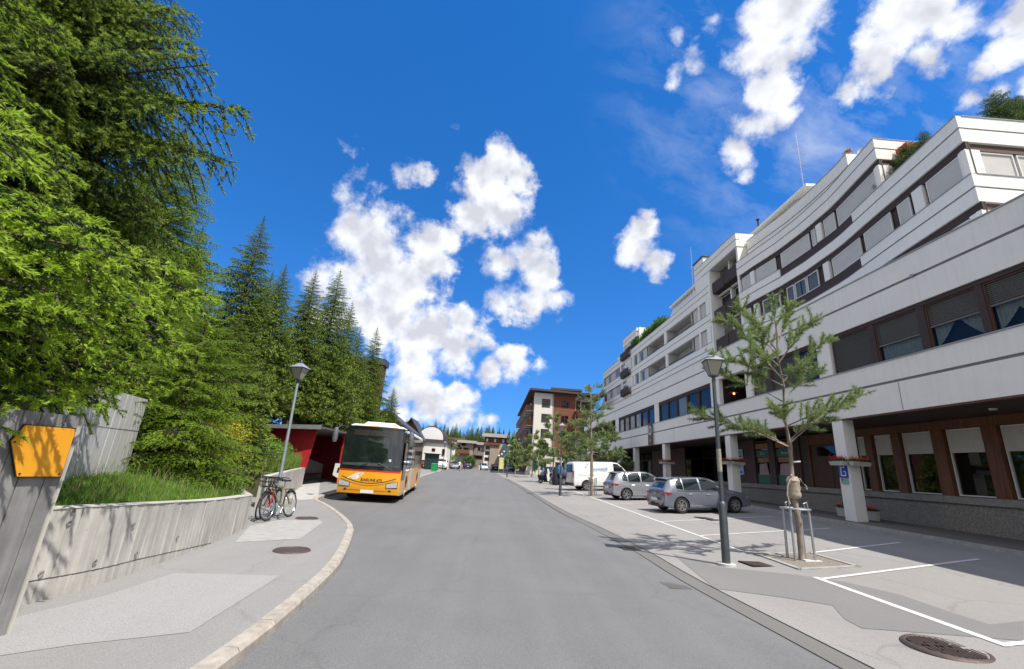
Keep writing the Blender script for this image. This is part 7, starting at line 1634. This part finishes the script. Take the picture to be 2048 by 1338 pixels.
for z in (12.9, 10.2, 7.5, 4.9):
    hwin(X1+1.45, X1+2.75, z, z+1.35)
    if z > 4.9: hwin(X2+1.5, X2+2.7, z+.1, z+1.3, YH+.085)
hwin(X3+1.2, X3+2.9, 12.8, 14.2, YH+.06); hwin(X3+.2, X3+.8, 12.8, 14.4, YH+.06); hwin(X3+.2, X3+.8, 10, 11.6, YH+.06); hwin(X1+1.7, X1+2.5, 2.0, 3.6); hwin(X2+.8, X2+2.2, 1.8, 3.3, YH+.2)
ps = [(X1+3.7-3.2, YH-.02, 1.0)]
# balconies on the front right corner
for z in (11.0, 8.2):
    HP(MB().hexa([(X3+.8, YH-1.2, z-.9), (X4+.6, YH-1.0, z-.9), (X4+.6, YH+3, z-.9), (X3+.8, YH+.05, z-.9), (X3-.2, YH-1.8, z+1.4), (X4+2.4, YH-1.8, z+1.4), (X4+2.4, YH+3, z+1.4), (X3-.2, YH+.05, z+1.4)]), 'balcony_front', M_hb)
# balconies down the long side
for fl_i, z in enumerate((12.4, 9.7, 7.0, 4.3)):
    for j in range(9):
        y0 = YH+2.2+j*4.4
        HP(MB().box(X1-1.25, X1+.28, y0, y0+2.9, z-.15, z), 'balcony_floor', M_hg)
        b = HP(MB().box(X1-1.3, X1-1.2, y0, y0+2.9, z, z+1.0).box(X1-1.2, X1+.28, y0, y0+.08, z, z+1.0), 'balcony_front', M_hb)
        HP(MB().box(X1+.2, X1+.28, y0+.5, y0+1.5, z+.1, z+2.1), 'window', M_frameW if (j+fl_i) % 3 else M_glass)
        HP(MB().box(X1+.0, X1+.28, y0+3.2, y0+4.0, z, z+2.4), 'wall', M_hw if j % 2 else M_hd)
HP(MB().box(X1+.0, X1+.28, YH+1.0, YH+1.9, .8, ZT-.4), 'wall', M_hg)
HP(MB().hexa([(X1-1.2, YH-.4, .9), (X1+.6, YH-.4, .9), (X1+.6, YH-.1, .9), (X1-1.2, YH-.1, .9), (X1-.2, YH-.4, 4.6), (X1+.6, YH-.4, 4.6), (X1+.6, YH-.1, 4.6), (X1-.2, YH-.1, 4.6)]), 'buttress', M_hw)
m = MB(); HP(MB().box(X1+.2, X1+1.1, YH-.5, YH-.42, 1.8, 3.4), 'notice_board', M_green)

# ------------------------------------------------------------------ houses further off
M_slate = mat('slate_roof', (0.055, 0.06, 0.075), .6, var=.2); M_chal = mat('chalet_wood', (0.16, 0.065, 0.035), .75, var=.35, scale=1, stretch=(1, 1, 6)); M_chal2 = mat('chalet_brown', (0.11, 0.035, 0.025), .75, var=.35, scale=2); M_wall = mat('house_white', (.78, .77, .75), .85, var=.04); M_beige = mat('house_beige', (.36, .29, .23), .85, var=.1); M_grw = mat('weathered_boards', (.24, .20, .175), .8, var=.25, scale=1.5, stretch=(8, 8, .5))
def house(name, label, x0, x1, y0, y1, z0, ze, zr, wall_m, roof_m, ridge='x', cat='house', over_=.8, wins=(), wm=None, bals=(), floors=()):
    t = thing(name, ((x0+x1)/2, y0, z0), label, cat); b = tuple(t.location)
    def hp(mb, n_, m_, par=None): return mb.build(n_, m_, par or t, base=b)
    hp(MB().box(x0, x1, y0, y1, z0-1, ze), 'wall', wall_m)
    if ridge == 'y':
        xm = (x0+x1)/2; hp(MB().prism([(x0, y0, ze), (x1, y0, ze), (xm, y0, zr)], (0, y1-y0, 0)), 'gable', wall_m); o = over_
        for s_, xa in ((-1, x0), (1, x1)):
            xe_ = xa+s_*o; ze_ = ze-(zr-ze)*o/abs(xm-xa); hp(MB().prism([(xe_, y0-o, ze_+.04), (xm, y0-o, zr+.04), (xm, y0-o, zr+.30), (xe_, y0-o, ze_+.30)], (0, y1-y0+2*o, 0)), 'roof', roof_m)
    elif ridge == 'x':
        ym = (y0+y1)/2; o = over_
        for s_ in (1, -1): hp(MB().prism([(x0, y0, ze), (x0, y1, ze), (x0, ym, zr)], (.2, 0, 0)) if s_ == 1 else MB().prism([(x1-.2, y0, ze), (x1-.2, y1, ze), (x1-.2, ym, zr)], (.2, 0, 0)), 'gable', wall_m)
        for s_, ya in ((-1, y0), (1, y1)):
            ye_ = ya+s_*o; ze_ = ze-(zr-ze)*o/abs(ym-ya); hp(MB().prism([(x0-o, ye_, ze_+.04), (x0-o, ym, zr+.04), (x0-o, ym, zr+.30), (x0-o, ye_, ze_+.30)], (x1-x0+2*o, 0, 0)), 'roof', roof_m)
    else: hp(MB().box(x0-over_, x1+over_, y0-over_, y1+over_, ze, zr), 'roof', roof_m)
    for (xa, xb, za, zb) in wins:
        f = hp(MB().box(xa-.12, xb+.12, y0-.06, y0-.005, za-.12, zb+.12), 'window', wm or M_hd); MB().box(xa, xb, y0-.08, y0-.062, za, zb).build('pane', M_glass, f, base=b)
    for (xa, xb, za) in bals:
        hp(MB().box(xa, xb, y0-1.2, y0-.01, za-.15, za), 'balcony_floor', M_hd); hp(MB().box(xa, xb, y0-1.25, y0-1.17, za, za+.95), 'balcony_front', M_chal)
    return t
house('apartment_tower', 'tall red brown building with slate roof edge behind the last spruces', -26, -15.25, 56.5, 58.5, 1, 13.6, 14.4, M_chal2, M_slate, 'flat', 'apartment building', .25, [(-18.4+k*1.6, -17.6+k*1.6, 3+j*2.7, 4.4+j*2.7) for k in range(2) for j in range(4)])
house('chalet', 'brown chalet with steep dark slate gable above the bus roof', -21, -13.1, 69, 76, 1, 6.3, 9.0, M_chal, M_slate, 'y', 'chalet', .7, [(-17.5, -16.5, 5, 6.3), (-15, -14, 5, 6.3)], bals=[(-19, -13, 4.6)])
house('chalet', 'smaller dark chalet gable peeking out right of the first one', -17.5, -13.3, 82, 88, 1, 6.3, 9.2, M_chal, M_slate, 'y', 'chalet', .7, [(-15.4, -14.4, 5, 6.2)])
wh_ = house('white_house', 'plain white house with dark eaves and a rounded white gable above', -18.5, -8.7, 84, 98, 1, 5.5, 5.95, M_wall, M_hroof, 'flat', 'house', .35, [(-11.3, -10.9, 4.0, 4.3), (-9.4, -9.1, 3.3, 4.3), (-16, -15, 2.4, 3.6)])
pts = [(-13.9+3.9*(1-math.cos(a))/2*1.15-.2, 84.4, 5.95+2.3*math.sin(a)**.8) for a in np.linspace(0.02, PI-.02, 15)]
MB().prism(pts, (0, 9, 0)).build('round_gable', M_wall, wh_, base=tuple(wh_.location)); 
for a, b in zip(pts[:-1], pts[1:]): MB().prism([a, b, (b[0], b[1], b[2]+.22), (a[0], a[1], a[2]+.22)], (0, 9.3, 0)).build('roof_edge', M_hroof, wh_, base=tuple(wh_.location))
def fx_(px, y): return float(ray(px, 930)[0]/ray(px, 930)[1])*y
def fz_(py, px, y): return onY(px, py, y).z
Yf = 118
hx = lambda px: fx_(px, Yf); hz_ = lambda py, px=950: fz_(py, px, Yf)
house('stone_house', 'beige house with flat orange edged roof and trees beside it at the left end', hx(893), hx(922), Yf, Yf+10, 1.1, hz_(882), hz_(878), M_beige, M_chal, 'flat', 'house', .3, [(hx(899), hx(904), hz_(900), hz_(893)), (hx(911), hx(916), hz_(900), hz_(893))])
house('chalet', 'beige chalet with rounded grey balcony roof in the middle distance', hx(918), hx(944), Yf-2, Yf+10, 1.1, hz_(888), hz_(883), M_beige, M_hg, 'flat', 'chalet', .8, [(hx(913), hx(920), hz_(906), hz_(898)), (hx(926), hx(934), hz_(906), hz_(898)), (hx(921), hx(928), hz_(893), hz_(889))], bals=[(hx(909), hx(938), hz_(909))])
house('barn_house', 'house with grey weathered board wall and small oval window', hx(945), hx(966), Yf, Yf+9, 1.1, hz_(889), hz_(884), M_grw, M_hg, 'flat', 'house', .4, [(hx(954), hx(957.5), hz_(900), hz_(895)), (hx(946), hx(963), hz_(917), hz_(911))])
house('white_chalet', 'white walled chalet with wide grey roof and glazed top floor beside the hotel', hx(966), hx(1010), Yf, Yf+12, 1.1, hz_(872), hz_(865), M_wall, M_hg, 'flat', 'chalet', .8, [(hx(969.5), hx(976), hz_(896), hz_(891)), (hx(969), hx(976), hz_(907), hz_(902)), (hx(969), hx(976), hz_(919), hz_(914)), (hx(985), hx(991), hz_(896), hz_(890))])
wc = [o for o in bpy.data.objects if o.get('label', '').startswith('white walled chalet')][0]; wcb = tuple(wc.location)
MB().box(hx(966)-.1, hx(1010), Yf-.15, Yf-.02, hz_(883), hz_(872)-.05).build('top_floor', M_hd, wc, base=wcb)
for k in range(7): MB().box(hx(968.5+k*5.5), hx(968.5+k*5.5+3.6), Yf-.2, Yf-.16, hz_(881.5), hz_(875)).build('window', M_glass if k % 3 else M_frameW, wc, base=wcb)
MB().box(hx(966)-.1, hx(998), Yf-.9, Yf-.16, hz_(887.5), hz_(883.5)).build('balcony_front', M_chal, wc, base=wcb)
MB().box(hx(978), hx(1010), Yf-.5, Yf-.03, 1.1, hz_(890)).build('annex', M_beige, wc, base=wcb)
# mural panel, banner, sign boards by the road end
mu = thing('mural', (hx(1003), Yf-4, 1.2), 'pale blue painted mural panel with orange shapes beside the hotel', 'mural'); mub = tuple(mu.location)
MB().box(hx(999), hx(1012.5), Yf-4, Yf-3.8, hz_(917), hz_(886)).build('panel', mat('mural_blue', (.45, .60, .66), .7, col2=(.10, .30, .45), scale=.9), mu, base=mub); MB().prism([(hx(993), Yf-4.1, hz_(913)), (hx(999), Yf-4.1, hz_(913)), (hx(998.5), Yf-4.1, hz_(888)), (hx(996), Yf-4.1, hz_(890))], (0, .1, 0)).build('figure', mat('mural_orange', (.6, .28, .17), .7, var=.2), mu, base=mub)
for xa in (hx(1000), hx(1011)): MB().tube((xa, Yf-3.8, 1.1), (xa, Yf-3.8, hz_(890)), .1).build('post', M_hd, mu, base=mub)
bn = thing('yellow_banner', (fx_(1002, 84), 84, .9), 'pale yellow upright banner with white lamp globes at the right road edge', 'banner'); bnb = tuple(bn.location); xb = fx_(1002, 84)
MB().box(xb-.35, xb+.45, 84, 84.05, 1.6, 3.6).build('cloth', mat('banner_yellow', (.62, .60, .22), .7, var=.1), bn, base=bnb); MB().tube((xb-.4, 84, .8), (xb-.4, 84, 4.4), .04).tube((xb+.5, 84, .8), (xb+.5, 84, 3.8), .04).build('frame', M_metal, bn, base=bnb)
for k, (dx_, dz_) in enumerate(((-.5, 3.9), (0, 4.2), (.4, 4.7))): MB().lathe([(.001, -.2), (.14, -.14), (.2, 0), (.14, .14), (.001, .2)], 10, (xb+dx_, 84, dz_)).build('globe', M_frameW, bn, True, base=bnb)
yp_ = thing('yellow_post', (fx_(958.5, 100), 100, 1.0), 'short yellow bollard at the end of the road', 'bollard'); MB().lathe([(.14, 0), (.14, .95), (.001, 1.0)], 10).build('post', mat('bollard_yellow', (.7, .62, .35), .6), yp_, True)
tb = thing('waste_bin', (fx_(869.5, 62), 62, gz(0, 62)+KH), 'green waste container on the left pavement beyond the bus', 'bin'); MB().hexa([(-.38, -.3, .1), (.38, -.3, .1), (.38, .3, .1), (-.38, .3, .1), (-.42, -.34, .95), (.42, -.34, .95), (.42, .34, .95), (-.42, .34, .95)]).build('body', mat('bin_green', (.01, .28, .08), .5, var=.1), tb); MB().hexa([(-.45, -.37, .96), (.45, -.37, .96), (.45, .37, .96), (-.45, .37, .96), (-.35, -.2, 1.1), (.35, -.2, 1.1), (.35, .37, 1.12), (-.35, .37, 1.12)]).build('lid', mat('bin_lid', (.01, .2, .07), .5), tb)
db = thing('dark_kiosk', (fx_(862, 72), 72, gz(0, 72)+KH), 'dark green box shaped kiosk beyond the bus', 'kiosk'); MB().box(-1.1, .9, 0, 2, 0, 2.3).build('body', mat('kiosk_dark', (.012, .035, .035), .5), db); MB().box(-1.3, 1.1, -.3, 2.2, 2.31, 2.45).build('roof', M_black, db)
wp = thing('white_obelisk', (fx_(906, 96), 96, 1.0), 'white pointed advertising pillar beside the far left trees', 'pillar'); MB().hexa([(-.4, 0, 0), (.4, 0, 0), (.4, .3, 0), (-.4, .3, 0), (-.3, 0, 3.4), (.1, 0, 3.9), (.1, .3, 3.9), (-.3, .3, 3.4)]).build('body', M_wall, wp)
hs = thing('hedge', (fx_(938, 110), 110, 1.1), 'rounded dark green bush in front of the far houses', 'bush'); bush('x', (0, 0, 0), 1.6, 1.2, 1.5, 2500, [M_leafd, M_gr[2]], '', '', 33, .3, parent=hs)
hs2 = thing('broadleaf_tree', (fx_(880, 96), 96, 1.0), 'low green bushes beside the distant white house', 'bush'); bush('x', (0, 0, 0), 2.6, 1.5, 1.5, 3500, [M_gr[0], M_gr[2]], '', '', 35, .35, parent=hs2)
# ridge forest
rr_ = random.Random(5); FT = [(862, 838), (874, 850), (888, 851), (898, 848), (905, 845), (913, 862), (921, 860), (930, 853), (938, 848), (947, 855), (957, 850), (966, 853), (972, 849), (982, 853), (993, 857), (884, 858), (1002, 866), (870, 860)]
for i, (px, py) in enumerate(FT):
    y = 175+rr_.uniform(-12, 15); x = fx_(px, y); zt = fz_(py, px, y); zb_ = 3.0; t = thing('spruce_tree', (x, y, zb_), 'distant spruce on the far ridge', 'spruce tree', 'distant spruces behind the far houses')
    o_n = sorted(range(len(FT)), key=lambda q: FT[q][0]).index(i); t['label'] = ['leftmost', 'second', 'third', 'fourth', 'fifth', 'sixth', 'seventh', 'eighth', 'ninth', 'tenth', 'eleventh', 'twelfth', 'thirteenth', 'fourteenth', 'fifteenth', 'sixteenth', 'seventeenth', 'rightmost'][o_n]+' spruce from the left on the far ridge behind the houses'
    s = (zt-zb_)/11.0; inst('crown', CR[i % 3], t, (0, 0, 0), (0, 0, i), (s*1.05, s*1.05, s)); MB().tube((0, 0, -1), (0, 0, 3*s), .3, n=5).build('trunk', M_bark, t)
tr_all = []
m = MB(); n = 40
for i in range(n):
    a = 560+i*16; x = fx_(a, 215); x2 = fx_(a+16, 215); f = lambda q: 9.5+2.2*math.sin(q*.05)+1.2*math.sin(q*.21)
    m.quad((x, 215, 0), (x2, 215, 0), (x2, 235, f(a+16)), (x, 235, f(a))); m.quad((x, 235, f(a)), (x2, 235, f(a+16)), (x2, 330, f(a+16)+2), (x, 330, f(a)+2))
tag(m.build('hill', M_turf), kind='structure')
fw = []; fi = []
rs = np.random.RandomState(11)
vtx = []
for i in range(230):
    px = rs.uniform(700, 1120); y = rs.uniform(200, 236); x = fx_(px, y); h = rs.uniform(9, 15); zb_ = 2+ (y-200)*.16; w = h*.17; k = 14
    for j in range(k):
        f = j/k; z = zb_+h*f; r_ = w*(1-f)**.9+.1
        for q in range(9): a = rs.rand()*6.28; rr2 = r_*rs.uniform(.6, 1.15); e = np.array([x+rr2*math.cos(a), y+rr2*math.sin(a), z-.35]); b_ = np.array([x, y, z+h/k*1.6]); s_ = np.array([-math.sin(a), math.cos(a), 0])*r_*.38; fw.append([e-s_, e+s_, b_]); fi.append(rs.randint(0, 3))
o = bpy.data.objects.new('far_forest', tri_mesh('far_forest', np.array(fw), np.array(fi), M_ndlB[:3])); COL.objects.link(o); tag(o, 'dense dark spruce forest closing the view behind the far houses', 'forest', kind='stuff')

# ------------------------------------------------------------------ motor scooter
sc = thing('motor_scooter', (5.0, 47.5, gz(5, 47.5)), 'dark motor scooter with tall windscreen parked beside the blue car', 'scooter'); sc.rotation_euler = (0, 0, -.7)
for x in (0, 1.3):
    e = bpy.data.objects.new('wheel', None); COL.objects.link(e); e.parent = sc; e.location = (x, 0, .27); MB().torus((0, 0, 0), (0, 1, 0), .21, .06, 20, 8).build('tyre', M_tyre, e, True); MB().lathe([(.001, 0), (.16, 0)], 14, axis='y').build('rim', M_rim, e)
MB().hexa([(-.15, -.14, .35), (.55, -.16, .3), (.55, .16, .3), (-.15, .14, .35), (-.35, -.12, .78), (.45, -.14, .75), (.45, .14, .75), (-.35, .12, .78)]).build('body', M_drk, sc, True)
MB().hexa([(.5, -.16, .22), (1.0, -.16, .22), (1.0, .16, .22), (.5, .16, .22), (.5, -.16, .30), (1.0, -.16, .30), (1.0, .16, .30), (.5, .16, .30)]).build('footboard', M_plastic, sc)
MB().hexa([(.98, -.2, .3), (1.12, -.14, .3), (1.12, .14, .3), (.98, .2, .3), (.86, -.22, 1.0), (.98, -.12, 1.0), (.98, .12, 1.0), (.86, .22, 1.0)]).build('leg_shield', M_plate, sc, True)
MB().hexa([(-.3, -.13, .79), (.5, -.13, .76), (.5, .13, .76), (-.3, .13, .79), (-.28, -.11, .88), (.48, -.11, .85), (.48, .11, .85), (-.28, .11, .88)]).build('seat', M_plastic, sc, True)
MB().path([(.72, -.34, 1.08), (.88, -.15, 1.06), (.88, .15, 1.06), (.72, .34, 1.08)], .016, 6).build('handlebar', M_plastic, sc); MB().quad((.98, -.2, 1.0), (.98, .2, 1.0), (.85, .15, 1.5), (.85, -.15, 1.5)).build('windscreen', mat('clear_screen', (.5, .55, .58), .1, var=0), sc)
for s_ in (1, -1): MB().tube((.86, s_*.2, 1.08), (.84, s_*.3, 1.28), .008, n=4).box(.82, .85, min(s_*.24, s_*.38), max(s_*.24, s_*.38), 1.26, 1.35).build('mirror', M_plastic, sc)
MB().tube((1.02, 0, .95), (1.28, 0, .3), .03).build('fork', M_chrome, sc)

# ------------------------------------------------------------------ people at the end of the road
def person(loc, rz, label, top, legs, stride=.35, arm=.25):
    t = thing('person', loc, label, 'person', None, rz); skin = mat('skin', (.45, .28, .20), .6, var=.05)
    V = [(0, 0, .93), (0, 0, 1.15), (0, 0, 1.42), (0, 0, 1.52), (0, .0, 1.62), (0, .01, 1.74), (.10, 0, .90), (.11, stride*.45, .50), (.11, stride*.35, .09), (.11, stride*.35+.13, .04), (-.10, 0, .90), (-.11, -stride*.1, .50), (-.11, -stride, .10), (-.11, -stride+.13, .05), (.17, 0, 1.40), (.22, -arm*.4, 1.14), (.23, arm*.2-.05, .92), (.23, arm*.3-.02, .84), (-.17, 0, 1.40), (-.22, arm*.4, 1.14), (-.23, arm*.7, .94), (-.23, arm*.8, .86)]
    E_ = [(0, 1), (1, 2), (2, 3), (3, 4), (4, 5), (0, 6), (6, 7), (7, 8), (8, 9), (0, 10), (10, 11), (11, 12), (12, 13), (2, 14), (14, 15), (15, 16), (16, 17), (2, 18), (18, 19), (19, 20), (20, 21)]
    R_ = [.15, .13, .16, .06, .075, .095, .095, .065, .045, .04, .095, .065, .045, .04, .06, .045, .035, .035, .06, .045, .035, .035]
    me = bpy.data.meshes.new('body'); me.from_pydata(V, E_, []); o = bpy.data.objects.new('body', me); COL.objects.link(o); md = o.modifiers.new('s', 'SKIN'); 
    for i, r_ in enumerate(R_): me.skin_vertices[0].data[i].radius = (r_, r_*(.75 if i in (0, 1, 2) else 1))
    me.skin_vertices[0].data[0].use_root = True; o.modifiers.new('u', 'SUBSURF').levels = 2
    dg = bpy.context.evaluated_depsgraph_get(); m2 = bpy.data.meshes.new_from_object(o.evaluated_get(dg)); o.modifiers.clear(); o.data = m2; o.parent = t
    for m_ in (top, legs, skin, M_plastic): m2.materials.append(m_)
    for p in m2.polygons: z = p.center.z; p.material_index = 1 if (z < .93 and abs(p.center.x) < .2) else (2 if z > 1.53 or (z < .92 and abs(p.center.x) > .2) else 0); p.use_smooth = True
    for p in m2.polygons:
        if p.center.z < .1: p.material_index = 3
    MB().lathe([(.001, 1.84), (.07, 1.82), (.105, 1.75), (.10, 1.68)], 12, (0, -.02, -.0)).build('hair', mat('hair_dark', (.03, .02, .015), .8, var=.2), t, True)
    return t
person((fx_(919, 80), 80, gz(0, 80)), .5, 'person in white shirt and dark trousers walking across the far road', mat('shirt_white', (.68, .72, .80), .8, var=.05), mat('trousers_dark', (.02, .02, .03), .8, var=.1), .45)
person((fx_(928, 88), 88, gz(0, 88)), -1.2, 'person in dark clothes just behind the white shirted walker', mat('shirt_navy', (.02, .025, .05), .8), MATS['trousers_dark'], .4)
